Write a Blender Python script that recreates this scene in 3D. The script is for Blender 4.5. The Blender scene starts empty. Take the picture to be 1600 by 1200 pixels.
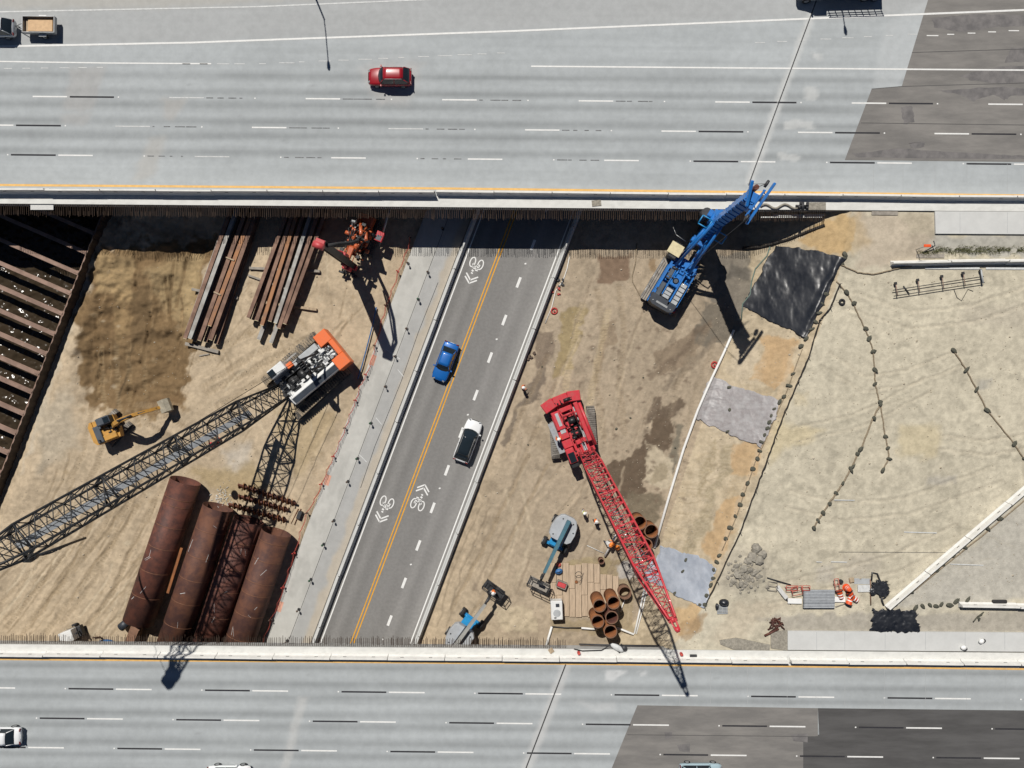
import bpy, bmesh, math, random
import numpy as np
from mathutils import Vector, Matrix, Quaternion
random.seed(7); rng = np.random.RandomState(11)
R = math.radians
scene = bpy.context.scene
COL = scene.collection
# ------------------------------------------------------------------ camera, sky, sun
HC, F = 87.6, 1200.0          # camera height above the pit floor; focal length in px of a 1600 px wide picture
ZD = 5.4                      # freeway deck level above the pit floor
ZP = 5.2                      # level of the old roadbed on the right
cam = bpy.data.cameras.new('camera'); cam.lens = 27.0; cam.sensor_width = 36.0; cam.clip_end = 8000
camo = bpy.data.objects.new('camera', cam); COL.objects.link(camo); camo.location = (0, 0, HC)
scene.camera = camo
SX, SY = 0.266, -0.65         # horizontal shadow offset for 1 m of height
sun_dir = Vector((-SX, -SY, 1)).normalized()
world = bpy.data.worlds.new('World'); scene.world = world; world.use_nodes = True
wn = world.node_tree.nodes; wl = world.node_tree.links
sky = wn.new('ShaderNodeTexSky'); sky.sky_type = 'NISHITA'; sky.sun_disc = False; sky.altitude = 1700; sky.air_density = .6; sky.dust_density = .2
sky.sun_elevation = math.asin(sun_dir.z); sky.sun_rotation = math.atan2(sun_dir.x, sun_dir.y)
wl.new(sky.outputs[0], wn['Background'].inputs[0]); wn['Background'].inputs[1].default_value = 0.05
sl = bpy.data.lights.new('sun', 'SUN'); sl.energy = 5.0; sl.angle = R(0.5); sl.color = (1, 0.955, 0.89)
so = bpy.data.objects.new('sun', sl); COL.objects.link(so); so.location = sun_dir * 150
so.rotation_euler = (-sun_dir).to_track_quat('-Z', 'Y').to_euler()
vs = scene.view_settings; vs.view_transform = 'Standard'; vs.look = 'None'; vs.gamma = 1; vs.exposure = -0.12

# ------------------------------------------------------------------ helpers
def W(px, py, z=0.0):
    return Vector(((px - 800) * (HC - z) / F, (600 - py) * (HC - z) / F, z))
def yaw_px(dx, dy): return math.atan2(-dy, dx)

class MB:
    """collects boxes, tubes, strips into one mesh"""
    def __init__(s): s.v = []; s.f = []; s.sm = []
    def add(s, vs_, fs_, smooth=False, M=None):
        o = len(s.v)
        for p in vs_:
            p = Vector(p)
            s.v.append(tuple(M @ p) if M is not None else tuple(p))
        for f in fs_:
            s.f.append(tuple(i + o for i in f)); s.sm.append(smooth)
        return s
    def box(s, c, d, M=None, ch=0.0, rz=0.0):
        x, y, z = d[0] / 2, d[1] / 2, d[2] / 2
        T = Matrix.Translation(c) @ Matrix.Rotation(rz, 4, 'Z')
        if M is not None: T = M @ T
        if ch <= 0:
            vs_ = [(-x, -y, -z), (x, -y, -z), (x, y, -z), (-x, y, -z), (-x, -y, z), (x, -y, z), (x, y, z), (-x, y, z)]
            fs_ = [(0, 3, 2, 1), (4, 5, 6, 7), (0, 1, 5, 4), (1, 2, 6, 5), (2, 3, 7, 6), (3, 0, 4, 7)]
        else:
            k = min(ch, x * .9, y * .9, z * .9)
            rings = [(-z, k), (-z + k, 0), (z - k, 0), (z, k)]
            vs_ = []; fs_ = []
            for zz, q in rings:
                vs_ += [(-x + q, -y + k * (q > 0) + (0 if q else 0), zz), (x - q, -y + q, zz), (x - q, y - q, zz), (-x + q, y - q, zz)]
            vs_ = []
            for zz, q in rings:
                X, Y = x - q, y - q; kk = k * .7
                vs_ += [(-X + kk, -Y, zz), (X - kk, -Y, zz), (X, -Y + kk, zz), (X, Y - kk, zz), (X - kk, Y, zz), (-X + kk, Y, zz), (-X, Y - kk, zz), (-X, -Y + kk, zz)]
            for r in range(3):
                for i in range(8):
                    a = r * 8 + i; b = r * 8 + (i + 1) % 8
                    fs_.append((a, b, b + 8, a + 8))
            fs_.append(tuple(range(7, -1, -1))); fs_.append(tuple(range(24, 32)))
        return s.add(vs_, fs_, False, T)
    def tube(s, p0, p1, r0, r1=None, n=8, cap=True, M=None, smooth=True):
        r1 = r0 if r1 is None else r1
        p0 = Vector(p0); p1 = Vector(p1); d = (p1 - p0)
        if d.length < 1e-6: return s
        q = d.to_track_quat('Z', 'Y').to_matrix()
        vs_ = []
        for p, r in ((p0, r0), (p1, r1)):
            for i in range(n):
                a = 2 * math.pi * i / n
                vs_.append(p + q @ Vector((math.cos(a) * r, math.sin(a) * r, 0)))
        o = len(s.v)
        s.add(vs_, [(i, (i + 1) % n, n + (i + 1) % n, n + i) for i in range(n)], smooth, M)
        if cap:
            s.f.append(tuple(o + i for i in range(n - 1, -1, -1))); s.f.append(tuple(o + n + i for i in range(n))); s.sm += [False, False]
        return s
    def path(s, pts, r, n=6, M=None):
        pts = [Vector(p) for p in pts]; vs_ = []; fs_ = []
        for k, p in enumerate(pts):
            d = (pts[min(k + 1, len(pts) - 1)] - pts[max(k - 1, 0)])
            q = d.to_track_quat('Z', 'Y').to_matrix()
            for i in range(n):
                a = 2 * math.pi * i / n
                vs_.append(p + q @ Vector((math.cos(a) * r, math.sin(a) * r, 0)))
        for k in range(len(pts) - 1):
            for i in range(n):
                fs_.append((k * n + i, k * n + (i + 1) % n, (k + 1) * n + (i + 1) % n, (k + 1) * n + i))
        fs_.append(tuple(range(n - 1, -1, -1))); fs_.append(tuple((len(pts) - 1) * n + i for i in range(n)))
        return s.add(vs_, fs_, True, M)
    def pipe(s, p0, p1, ro, ri, n=32):
        p0 = Vector(p0); p1 = Vector(p1); q = (p1 - p0).to_track_quat('Z', 'Y').to_matrix(); vs_ = []; fs_ = []
        for p, r in ((p0, ro), (p1, ro), (p1, ri), (p0, ri)):
            for i in range(n):
                a = 2 * math.pi * i / n
                vs_.append(p + q @ Vector((math.cos(a) * r, math.sin(a) * r, 0)))
        o = len(s.v)
        for k in range(4):
            fs = [(k * n + i, k * n + (i + 1) % n, ((k + 1) % 4) * n + (i + 1) % n, ((k + 1) % 4) * n + i) for i in range(n)]
            if k == 0: s.add(vs_, fs, True)
            else:
                for f in fs: s.f.append(tuple(o + i for i in f)); s.sm.append(k == 2)
        return s
    def prism(s, poly, z0, z1, M=None):
        n = len(poly)
        a = sum(poly[i][0] * poly[(i + 1) % n][1] - poly[(i + 1) % n][0] * poly[i][1] for i in range(n))
        if a < 0: poly = poly[::-1]
        vs_ = [(p[0], p[1], z0) for p in poly] + [(p[0], p[1], z1) for p in poly]
        fs_ = [tuple(range(n - 1, -1, -1)), tuple(range(n, 2 * n))] + [(i, (i + 1) % n, n + (i + 1) % n, n + i) for i in range(n)]
        return s.add(vs_, fs_, False, M)
    def extr(s, prof, x0, x1, M=None):
        """profile in (y,z) pulled along x"""
        n = len(prof)
        vs_ = [(x0, p[0], p[1]) for p in prof] + [(x1, p[0], p[1]) for p in prof]
        a = sum(prof[i][0] * prof[(i + 1) % n][1] - prof[(i + 1) % n][0] * prof[i][1] for i in range(n))
        fs_ = [tuple(range(n)), tuple(range(2 * n - 1, n - 1, -1))] + [((i + 1) % n, i, n + i, n + (i + 1) % n) for i in range(n)]
        if a > 0: fs_ = [f[::-1] for f in fs_]
        return s.add(vs_, fs_, False, M)
    def strip(s, pts, w, z=None):
        pts = [Vector((p[0], p[1], p[2] if z is None else z)) for p in pts]; L = []; Rr = []
        for k, p in enumerate(pts):
            d = pts[min(k + 1, len(pts) - 1)] - pts[max(k - 1, 0)]; d.z = 0
            nrm = Vector((-d.y, d.x, 0)).normalized() * w / 2
            L.append(p + nrm); Rr.append(p - nrm)
        n = len(pts)
        return s.add(L + Rr, [(i, n + i, n + i + 1, i + 1) for i in range(n - 1)])
    def sph(s, c, r, n=10, m=6, sc=(1, 1, 1), M=None):
        vs_ = []; fs_ = []
        for j in range(m + 1):
            t = math.pi * j / m
            for i in range(n):
                a = 2 * math.pi * i / n
                vs_.append((c[0] + r * sc[0] * math.sin(t) * math.cos(a), c[1] + r * sc[1] * math.sin(t) * math.sin(a), c[2] + r * sc[2] * math.cos(t)))
        for j in range(m):
            for i in range(n):
                fs_.append((j * n + i, (j + 1) * n + i, (j + 1) * n + (i + 1) % n, j * n + (i + 1) % n))
        return s.add(vs_, fs_, True, M)
    def loft(s, rings, cap=True, smooth=True, closed=True, M=None):
        n = len(rings[0]); vs_ = [p for r in rings for p in r]; fs_ = []
        for k in range(len(rings) - 1):
            for i in range(n if closed else n - 1):
                fs_.append((k * n + i, k * n + (i + 1) % n, (k + 1) * n + (i + 1) % n, (k + 1) * n + i))
        o = len(s.v); s.add(vs_, fs_, smooth, M)
        if cap:
            s.f.append(tuple(o + i for i in range(n - 1, -1, -1))); s.f.append(tuple(o + (len(rings) - 1) * n + i for i in range(n))); s.sm += [False, False]
        return s
    def mesh(s, name, m=None):
        me = bpy.data.meshes.new(name); me.from_pydata(s.v, [], s.f)
        me.polygons.foreach_set('use_smooth', s.sm)
        if m: me.materials.append(m)
        me.update(); return me
    def build(s, name, m, parent=None, loc=None, rz=0.0):
        o = bpy.data.objects.new(name, s.mesh(name, m)); COL.objects.link(o)
        if parent is not None: o.parent = parent
        if loc is not None: o.location = loc
        o.rotation_euler.z = rz
        return o

def tag(o, label=None, cat=None, group=None, kind=None):
    if label: o['label'] = label
    if cat: o['category'] = cat
    if group: o['group'] = group
    if kind: o['kind'] = kind
    return o
def thing(name, label, cat, loc=(0, 0, 0), rz=0.0, group=None):
    o = bpy.data.objects.new(name, None); COL.objects.link(o); o.empty_display_size = .3
    o.location = loc; o.rotation_euler = (0, 0, rz)
    return tag(o, label, cat, group)
def inst(name, me, parent=None, loc=(0, 0, 0), rz=0.0, sc=None, rot=None):
    o = bpy.data.objects.new(name, me); COL.objects.link(o); o.location = loc
    o.rotation_euler = rot if rot is not None else (0, 0, rz)
    if sc is not None: o.scale = sc if hasattr(sc, '__len__') else (sc, sc, sc)
    if parent is not None: o.parent = parent
    return o
ORD = 'first second third fourth fifth sixth seventh eighth ninth tenth eleventh twelfth thirteenth fourteenth fifteenth sixteenth seventeenth eighteenth'.split()
def copy_tree(o, parent=None):
    c = o.copy(); COL.objects.link(c); c.parent = parent
    for ch in list(o.children): copy_tree(ch, c)
    return c

# ------------------------------------------------------------------ materials
def mat(name, col, rough=.7, metal=0.0, var=.18, scale=1.5, bump=0.0, bscale=None, col2=None, stretch=(1, 1, 1), coat=0.0, attr=None, spec=.5, thr=(.38, .62), detail=6, objc=False):
    m = bpy.data.materials.new(name); m.use_nodes = True
    nt = m.node_tree; N = nt.nodes; L = nt.links; b = N['Principled BSDF']
    b.inputs['Roughness'].default_value = rough; b.inputs['Metallic'].default_value = metal
    b.inputs['Specular IOR Level'].default_value = spec
    if coat: b.inputs['Coat Weight'].default_value = coat; b.inputs['Coat Roughness'].default_value = .06
    if objc:
        tc = N.new('ShaderNodeTexCoord'); src = tc.outputs['Object']
    else:
        g = N.new('ShaderNodeNewGeometry'); src = g.outputs['Position']
    mp = N.new('ShaderNodeMapping'); mp.inputs['Scale'].default_value = stretch
    L.new(src, mp.inputs['Vector'])
    n1 = N.new('ShaderNodeTexNoise'); n1.inputs['Scale'].default_value = scale; n1.inputs['Detail'].default_value = detail; n1.inputs['Roughness'].default_value = .65
    L.new(mp.outputs[0], n1.inputs['Vector'])
    rmp = N.new('ShaderNodeMapRange'); rmp.inputs[1].default_value = thr[0]; rmp.inputs[2].default_value = thr[1]
    L.new(n1.outputs['Fac'], rmp.inputs[0])
    mx = N.new('ShaderNodeMix'); mx.data_type = 'RGBA'
    L.new(rmp.outputs[0], mx.inputs[0])
    if attr:
        at = N.new('ShaderNodeAttribute'); at.attribute_name = attr
        mx.blend_type = 'MULTIPLY'; 
        mx.inputs[0].default_value = 1.0
        for l in list(mx.inputs[0].links): L.remove(l)
        rm2 = N.new('ShaderNodeMapRange'); rm2.inputs[1].default_value = thr[0]; rm2.inputs[2].default_value = thr[1]; rm2.inputs[3].default_value = 1 - var; rm2.inputs[4].default_value = 1 + var
        rm2.clamp = True
        L.new(n1.outputs['Fac'], rm2.inputs[0])
        L.new(at.outputs['Color'], mx.inputs[6]); L.new(rm2.outputs[0], mx.inputs[7])
    else:
        if col2 is None: col2 = tuple(c * (1 - 2 * var) for c in col)
        mx.inputs[6].default_value = (*col, 1); mx.inputs[7].default_value = (*col2, 1)
    L.new(mx.outputs[2], b.inputs['Base Color'])
    if bump:
        n2 = N.new('ShaderNodeTexNoise'); n2.inputs['Scale'].default_value = bscale or scale * 4; n2.inputs['Detail'].default_value = 5
        L.new(mp.outputs[0], n2.inputs['Vector'])
        bp = N.new('ShaderNodeBump'); bp.inputs['Strength'].default_value = 1.0; bp.inputs['Distance'].default_value = bump
        L.new(n2.outputs['Fac'], bp.inputs['Height']); L.new(bp.outputs[0], b.inputs['Normal'])
    return m

M = {}
M['dirt'] = mat('dirt', (.4, .3, .2), .95, var=.12, scale=1.6, bump=.03, bscale=9.0, detail=12, attr='tint', spec=.1)
M['slab'] = mat('slab_concrete', (.4, .4, .4), .85, var=.045, scale=1.1, bump=.004, attr='tint', spec=.2)
M['road'] = mat('road_asphalt', (.2, .2, .2), .85, var=.06, scale=3.0, bump=.006, attr='tint', spec=.2)
M['asph'] = mat('old_asphalt', (.225, .214, .200), .9, var=.12, scale=.8, detail=10, col2=(.165, .158, .150), spec=.2, stretch=(.25, 1, 1))
M['asph_dark'] = mat('new_asphalt', (.100, .098, .097), .9, var=.14, scale=.8, stretch=(.2, 1.2, 1), detail=10, spec=.2)
M['deckc'] = mat('deck_concrete', (.42, .42, .40), .85, var=.08, scale=.8, spec=.2)
M['kwhite'] = mat('barrier_concrete', (.72, .71, .67), .8, var=.06, scale=1.3, spec=.2)
M['kgrey'] = mat('weathered_barrier_concrete', (.55, .555, .54), .85, var=.04, scale=.7, spec=.2)
M['white_paint'] = mat('white_road_paint', (.74, .74, .72), .7, var=.05, scale=3, spec=.2)
M['faded_paint'] = mat('worn_white_paint', (.62, .63, .62), .8, var=.1, scale=3, spec=.2)
M['black_paint'] = mat('black_road_paint', (.035, .035, .04), .8, var=.1, scale=3, spec=.2)
M['faded_black'] = mat('worn_black_paint', (.20, .205, .21), .8, var=.2, scale=3, spec=.2)
M['yellow_paint'] = mat('yellow_road_paint', (.72, .36, .035), .7, var=.08, scale=2, spec=.2)
M['pale_yellow'] = mat('faded_yellow_paint', (.70, .43, .15), .7, var=.08, scale=2, spec=.2)
M['joint'] = mat('joint_seal', (.05, .05, .052), .8, var=.1)
M['hair_joint'] = mat('sawn_joint', (.36, .375, .38), .8, var=.05)
M['rebar'] = mat('rusty_rebar', (.085, .055, .038), .8, metal=.3, var=.2, scale=6)
M['rust'] = mat('rusty_steel', (.150, .056, .038), .64, metal=.2, var=.2, scale=1.0, detail=12, col2=(.068, .032, .027), bump=.004, spec=.35)
M['rust_b'] = mat('brown_rust', (.150, .066, .040), .68, metal=.2, var=.2, scale=.8, detail=12, col2=(.075, .036, .030), bump=.004, spec=.35)
M['rust_weld'] = mat('orange_rust_weld', (.22, .10, .055), .75, metal=.2, var=.15, scale=2)
M['rust_o'] = mat('orange_rust', (.29, .115, .042), .8, metal=.1, var=.15, scale=1.6, col2=(.20, .08, .035), spec=.3)
M['rust_in'] = mat('pale_rust_inside', (.22, .12, .075), .85, var=.15, scale=1.6)
M['pile'] = mat('rusted_pile_steel', (.25, .15, .105), .75, metal=.15, var=.2, scale=.9, col2=(.15, .085, .06), thr=(.42, .6))
M['pile_o'] = mat('orange_pile_steel', (.36, .17, .075), .75, metal=.1, var=.2, scale=.9, col2=(.24, .13, .08))
M['pile_g'] = mat('grey_pile_steel', (.36, .36, .34), .6, metal=.3, var=.15, scale=.9, col2=(.24, .22, .2))
M['pile_end'] = mat('painted_pile_end', (.62, .54, .33), .7, var=.1)
M['wallsteel'] = mat('dark_sheet_pile_steel', (.075, .055, .042), .8, metal=.1, var=.2, scale=1.2)
M['strut'] = mat('strut_steel', (.30, .20, .155), .7, metal=.2, var=.15, scale=.7, col2=(.2, .13, .10))
M['wood'] = mat('raw_timber', (.43, .33, .22), .85, var=.15, scale=1.4, stretch=(4, .5, 1))
M['wood_p'] = mat('weathered_plank', (.50, .39, .28), .85, var=.13, scale=2.2, stretch=(4, .35, 1), spec=.1)
M['wood_g'] = mat('grey_timber', (.32, .29, .25), .9, var=.15, scale=2)
M['steel'] = mat('bare_steel', (.32, .33, .34), .45, metal=.6, var=.12, scale=2)
M['dsteel'] = mat('dark_steel', (.055, .056, .06), .55, metal=.4, var=.15, scale=2)
M['black'] = mat('black_paint_metal', (.022, .023, .025), .45, metal=.1, var=.15, scale=2)
M['rubber'] = mat('rubber', (.025, .025, .026), .85, var=.1)
M['track'] = mat('track_steel', (.27, .25, .22), .65, metal=.4, var=.2, scale=1.8, col2=(.15, .135, .12))
M['dtrack'] = mat('dusty_track_steel', (.36, .29, .2), .8, metal=.1, var=.2, scale=1.4, col2=(.09, .085, .08))
M['grate'] = mat('walkway_grating', (.36, .38, .40), .6, metal=.3, var=.1, scale=3)
M['cwhite'] = mat('white_machine_paint', (.68, .69, .68), .45, var=.07, scale=2.2, coat=.1, col2=(.52, .50, .46), thr=(.5, .75), detail=9)
M['cgrey'] = mat('grey_machine_paint', (.42, .44, .45), .45, var=.1, scale=1.4)
M['corange'] = mat('orange_machine_paint', (.74, .145, .03), .45, var=.07, scale=2.0, coat=.1, col2=(.60, .16, .06), thr=(.5, .75), detail=9)
M['dorange'] = mat('red_orange_machine_paint', (.50, .11, .035), .5, var=.15, scale=2.0, coat=.1)
M['cred'] = mat('red_machine_paint', (.53, .032, .046), .45, var=.1, scale=2.2, coat=.15, col2=(.42, .085, .08), thr=(.45, .72), detail=9)
M['cred_f'] = mat('faded_red_paint', (.56, .07, .075), .5, var=.12, scale=1.4)
M['cblue'] = mat('blue_machine_paint', (.010, .155, .50), .42, var=.12, scale=2.2, coat=.15, col2=(.035, .12, .30), thr=(.45, .72), detail=9)
M['lblue'] = mat('lift_blue_paint', (.02, .26, .55), .42, var=.1, scale=1.6)
M['tealboom'] = mat('dusty_blue_boom_paint', (.07, .17, .22), .5, var=.12, scale=1.2)
M['greyboom'] = mat('dusty_grey_boom_paint', (.33, .33, .31), .5, var=.12, scale=1.2)
M['liftgrey'] = mat('lift_grey_hood', (.40, .42, .44), .5, var=.08, scale=1.0)
M['cyellow'] = mat('yellow_machine_paint', (.52, .27, .05), .5, var=.12, scale=2.5, coat=.05, col2=(.34, .20, .07), thr=(.45, .7), detail=9)
M['slate'] = mat('slate_hood', (.075, .09, .11), .5, var=.12, scale=1.6)
M['bucket'] = mat('worn_bucket_steel', (.42, .38, .29), .6, metal=.2, var=.15, scale=2)
M['beige'] = mat('beige_roof', (.66, .58, .36), .7, var=.1, scale=3)
M['glass'] = mat('dark_glass', (.015, .022, .028), .08, var=.05, spec=.6)
M['navy'] = mat('dark_navy_cover', (.035, .042, .055), .5, var=.15, scale=2)
M['tarp_b'] = mat('black_plastic_sheet', (.011, .013, .018), .36, var=.2, scale=.7, col2=(.026, .028, .033), bump=.008, bscale=3.0, detail=10, spec=.55)
M['tarp_g'] = mat('grey_plastic_sheet', (.345, .335, .335), .5, var=.12, scale=1.4, col2=(.27, .25, .25), detail=10, bump=.03, bscale=4)
M['tarp_c'] = mat('pale_blue_plastic_sheet', (.37, .40, .45), .45, var=.1, scale=.5, col2=(.28, .31, .36), bump=.02, bscale=2)
M['bag'] = mat('dark_green_bag', (.095, .095, .072), .9, var=.2, scale=6, bump=.02, bscale=14)
M['wattle'] = mat('straw_roll', (.30, .24, .165), .95, var=.2, scale=6, bump=.02, bscale=20)
M['black_fabric'] = mat('black_fence_fabric', (.035, .03, .027), .9, var=.2, scale=5)
M['red_net'] = mat('red_safety_net', (.52, .10, .07), .8, var=.15, scale=6)
M['red_post'] = mat('red_post', (.45, .05, .04), .7, var=.1)
M['opaint'] = mat('orange_spray_paint', (.68, .36, .26), .9, var=.1)
M['whitepipe'] = mat('white_plastic_pipe', (.74, .74, .72), .45, var=.05, scale=2)
M['opipe'] = mat('orange_barrel_plastic', (.78, .10, .02), .5, var=.07, scale=3)
M['conc_chunk'] = mat('broken_concrete', (.32, .295, .245), .95, var=.18, scale=4, bump=.04, bscale=6)
M['chain'] = mat('galvanised_steel', (.38, .39, .39), .45, metal=.5, var=.1)
M['greencap'] = mat('green_cap', (.035, .09, .05), .7, var=.1)
M['browncap'] = mat('brown_cap', (.11, .075, .055), .8, var=.1)
M['grasscol'] = mat('dry_grass', (.17, .16, .06), .9, var=.2, scale=5, col2=(.09, .11, .04))
M['bluehose'] = mat('blue_hose', (.03, .13, .32), .6, var=.1)
M['greenhose'] = mat('grey_green_hose', (.14, .2, .17), .7, var=.1)
M['skin'] = mat('skin', (.42, .24, .17), .6, var=.08)
M['denim'] = mat('dark_trousers', (.04, .05, .075), .9, var=.15, scale=6)
M['vest_o'] = mat('orange_vest', (.85, .2, .03), .8, var=.08, scale=8)
M['vest_y'] = mat('lime_vest', (.62, .68, .12), .8, var=.08, scale=8)
M['shirt_w'] = mat('pale_shirt', (.6, .6, .58), .9, var=.08, scale=8)
M['helm_w'] = mat('white_hard_hat', (.8, .8, .78), .35, var=.03)
M['helm_o'] = mat('orange_hard_hat', (.85, .25, .04), .35, var=.03)
M['lamp_red'] = mat('tail_lamp', (.14, .01, .01), .25, var=.05)
M['lamp_clear'] = mat('head_lamp', (.22, .23, .24), .15, var=.05)
M['car_red'] = mat('red_car_paint', (.30, .006, .012), .35, metal=.0, var=.02, coat=.7)
M['car_blue'] = mat('blue_car_paint', (.006, .12, .42), .42, metal=.1, var=.02, coat=.7)
M['car_white'] = mat('white_car_paint', (.76, .77, .77), .3, var=.02, coat=.6)
M['car_silver'] = mat('silver_car_paint', (.45, .47, .49), .3, metal=.4, var=.02, coat=.6)
M['trim'] = mat('black_trim', (.02, .02, .021), .5, var=.05)
# ------------------------------------------------------------------ numpy noise, masks, painted grids
def _h(ix, iy, s):
    n = (ix.astype(np.int64) * 374761393 + iy.astype(np.int64) * 668265263 + s * 1442695041) & 0xffffffff
    n = ((n ^ (n >> 13)) * 1274126177) & 0xffffffff
    return ((n ^ (n >> 16)) & 0xffff) / 65535.0
def vn(x, y, s=0):
    xi = np.floor(x); yi = np.floor(y); fx = x - xi; fy = y - yi
    fx = fx * fx * (3 - 2 * fx); fy = fy * fy * (3 - 2 * fy)
    a = _h(xi, yi, s); b = _h(xi + 1, yi, s); c = _h(xi, yi + 1, s); d = _h(xi + 1, yi + 1, s)
    return (a * (1 - fx) + b * fx) * (1 - fy) + (c * (1 - fx) + d * fx) * fy
def fbm(x, y, s=0, o=4):
    r = 0; a = .5; t = 0
    for k in range(o):
        r = r + a * vn(x * 2 ** k, y * 2 ** k, s + k * 17); t += a; a *= .5
    return r / t          # 0..1
def dist_line(x, y, pts):
    best = np.full(x.shape, 1e9); along = np.zeros(x.shape); side = np.zeros(x.shape); acc = 0
    for (ax, ay), (bx, by) in zip(pts[:-1], pts[1:]):
        dx, dy = bx - ax, by - ay; L = math.hypot(dx, dy)
        t = np.clip(((x - ax) * dx + (y - ay) * dy) / (L * L), 0, 1)
        d = np.hypot(x - ax - t * dx, y - ay - t * dy)
        m = d < best
        best = np.where(m, d, best); along = np.where(m, acc + t * L, along)
        side = np.where(m, ((x - ax) * dy - (y - ay) * dx) / L, side); acc += L
    return best, along, side
def in_poly(x, y, poly):
    r = np.zeros(x.shape, bool); n = len(poly)
    for i in range(n):
        x0, y0 = poly[i]; x1, y1 = poly[(i + 1) % n]
        if y0 == y1: continue
        c = ((y0 > y) != (y1 > y)) & (x < (x1 - x0) * (y - y0) / (y1 - y0) + x0)
        r ^= c
    return r
def sd_poly(x, y, poly):
    d, _, _ = dist_line(x, y, list(poly) + [poly[0]])
    return np.where(in_poly(x, y, poly), -d, d)
def sstep(a, b, x):
    t = np.clip((x - a) / (b - a), 0, 1); return t * t * (3 - 2 * t)
class Paint:
    def __init__(s, px, py, base):
        s.x = px; s.y = py; s.c = np.empty((px.size, 3)); s.c[:] = base
        s.wx = (fbm(px / 16, py / 16, 5, 6) - .5) * 2.6; s.wy = (fbm(px / 16, py / 16, 9, 6) - .5) * 2.6
    def blend(s, m, col):
        col = np.asarray(col); s.c = s.c * (1 - m[:, None]) + col * m[:, None]
    def poly(s, poly, col, k=1.0, soft=4, rag=6):
        bx = [p[0] for p in poly]; by = [p[1] for p in poly]; g = soft + rag + 3
        idx = np.where((s.x > min(bx) - g) & (s.x < max(bx) + g) & (s.y > min(by) - g) & (s.y < max(by) + g))[0]
        if idx.size == 0: return
        d = sd_poly(s.x[idx] + rag * s.wx[idx], s.y[idx] + rag * s.wy[idx], poly)
        m = (1 - sstep(-soft, soft, d)) * k
        s.c[idx] = s.c[idx] * (1 - m[:, None]) + np.asarray(col) * m[:, None]
    def line(s, pts, w, col, k=1.0, soft=2, rag=2, tread=0):
        bx = [p[0] for p in pts]; by = [p[1] for p in pts]; g = w + soft + rag + 3
        idx = np.where((s.x > min(bx) - g) & (s.x < max(bx) + g) & (s.y > min(by) - g) & (s.y < max(by) + g))[0]
        if idx.size == 0: return
        d, al, _ = dist_line(s.x[idx] + rag * s.wx[idx], s.y[idx] + rag * s.wy[idx], pts)
        m = (1 - sstep(w / 2 - soft, w / 2 + soft, d)) * k
        if tread: m = m * (.35 + .65 * (np.sin(al * 2 * math.pi / tread) > 0))
        s.c[idx] = s.c[idx] * (1 - m[:, None]) + np.asarray(col) * m[:, None]
    def mul(s, f): s.c = s.c * f[:, None]

def grid_obj(name, X, Y, Z, col, m, keep=None, kind='structure', attr='tint'):
    """X,Y,Z: 2-D arrays [row, column]"""
    nr, nc = X.shape
    v = np.stack([X.ravel(), Y.ravel(), Z.ravel()], 1)
    a = (np.arange(nr - 1)[:, None] * nc + np.arange(nc - 1)[None]).ravel()
    f = np.stack([a, a + 1, a + nc + 1, a + nc], 1)
    if keep is not None: f = f[keep(v[f].mean(1))]
    me = bpy.data.meshes.new(name)
    me.vertices.add(len(v)); me.vertices.foreach_set('co', v.ravel().astype(np.float32))
    me.loops.add(f.size); me.loops.foreach_set('vertex_index', f.ravel().astype(np.int32))
    me.polygons.add(len(f)); me.polygons.foreach_set('loop_start', np.arange(0, f.size, 4, dtype=np.int32))
    me.polygons.foreach_set('use_smooth', np.ones(len(f), bool))
    me.update(calc_edges=True)
    if col is not None:
        at = me.color_attributes.new(attr, 'FLOAT_COLOR', 'POINT')
        at.data.foreach_set('color', np.concatenate([np.clip(col, 0, 1), np.ones((len(v), 1))], 1).ravel().astype(np.float32))
    me.materials.append(m)
    o = bpy.data.objects.new(name, me); COL.objects.link(o)
    if kind: o['kind'] = kind
    return o

# ------------------------------------------------------------------ terrain
def wp(pts, z): return [tuple(W(a, b, z)[:2]) for a, b in pts]
toe = wp([(1195, 180), (1172, 330), (1150, 500), (1090, 680), (1032, 850), (1003, 960), (960, 1003), (925, 1020), (900, 1100)], 0)
top = wp([(1352, 180), (1330, 332), (1306, 450), (1262, 560), (1200, 715), (1150, 840), (1112, 930), (1072, 985), (1050, 1010), (1040, 1100)], ZP)
FAR = 4000
toe_poly = [(toe[0][0], FAR)] + toe + [(toe[-1][0], -FAR), (FAR, -FAR), (FAR, FAR)]
top_poly = [(top[0][0], FAR)] + top + [(top[-1][0], -FAR), (FAR, -FAR), (FAR, FAR)]
ROAD_D = Vector((-.353, -.936)); ROAD_N = Vector((.936, -.353))      # along (towards picture bottom) and to the right of it
ROAD_O = W(714.5, 570)
def road_uv(x, y):
    dx = x - ROAD_O.x; dy = y - ROAD_O.y
    return dx * ROAD_D.x + dy * ROAD_D.y, dx * ROAD_N.x + dy * ROAD_N.y
wallA, wallB = W(205, 235), W(-60, 915)       # line of the sheet pile wall
_d = (wallB - wallA); WL = _d.length; WD = _d / WL; WN = Vector((-WD.y, WD.x, 0))     # WN points to the dry side
if WN.x < 0: WN = -WN
PIT_W = 26.0
def wall_uv(x, y):
    dx = x - wallA.x; dy = y - wallA.y
    return dx * WD.x + dy * WD.y, dx * WN.x + dy * WN.y
exc = wp([(170, 330), (350, 330), (345, 380), (312, 460), (300, 560), (290, 635), (215, 650), (140, 640), (120, 560), (128, 470), (160, 395)], -.8)
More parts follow.
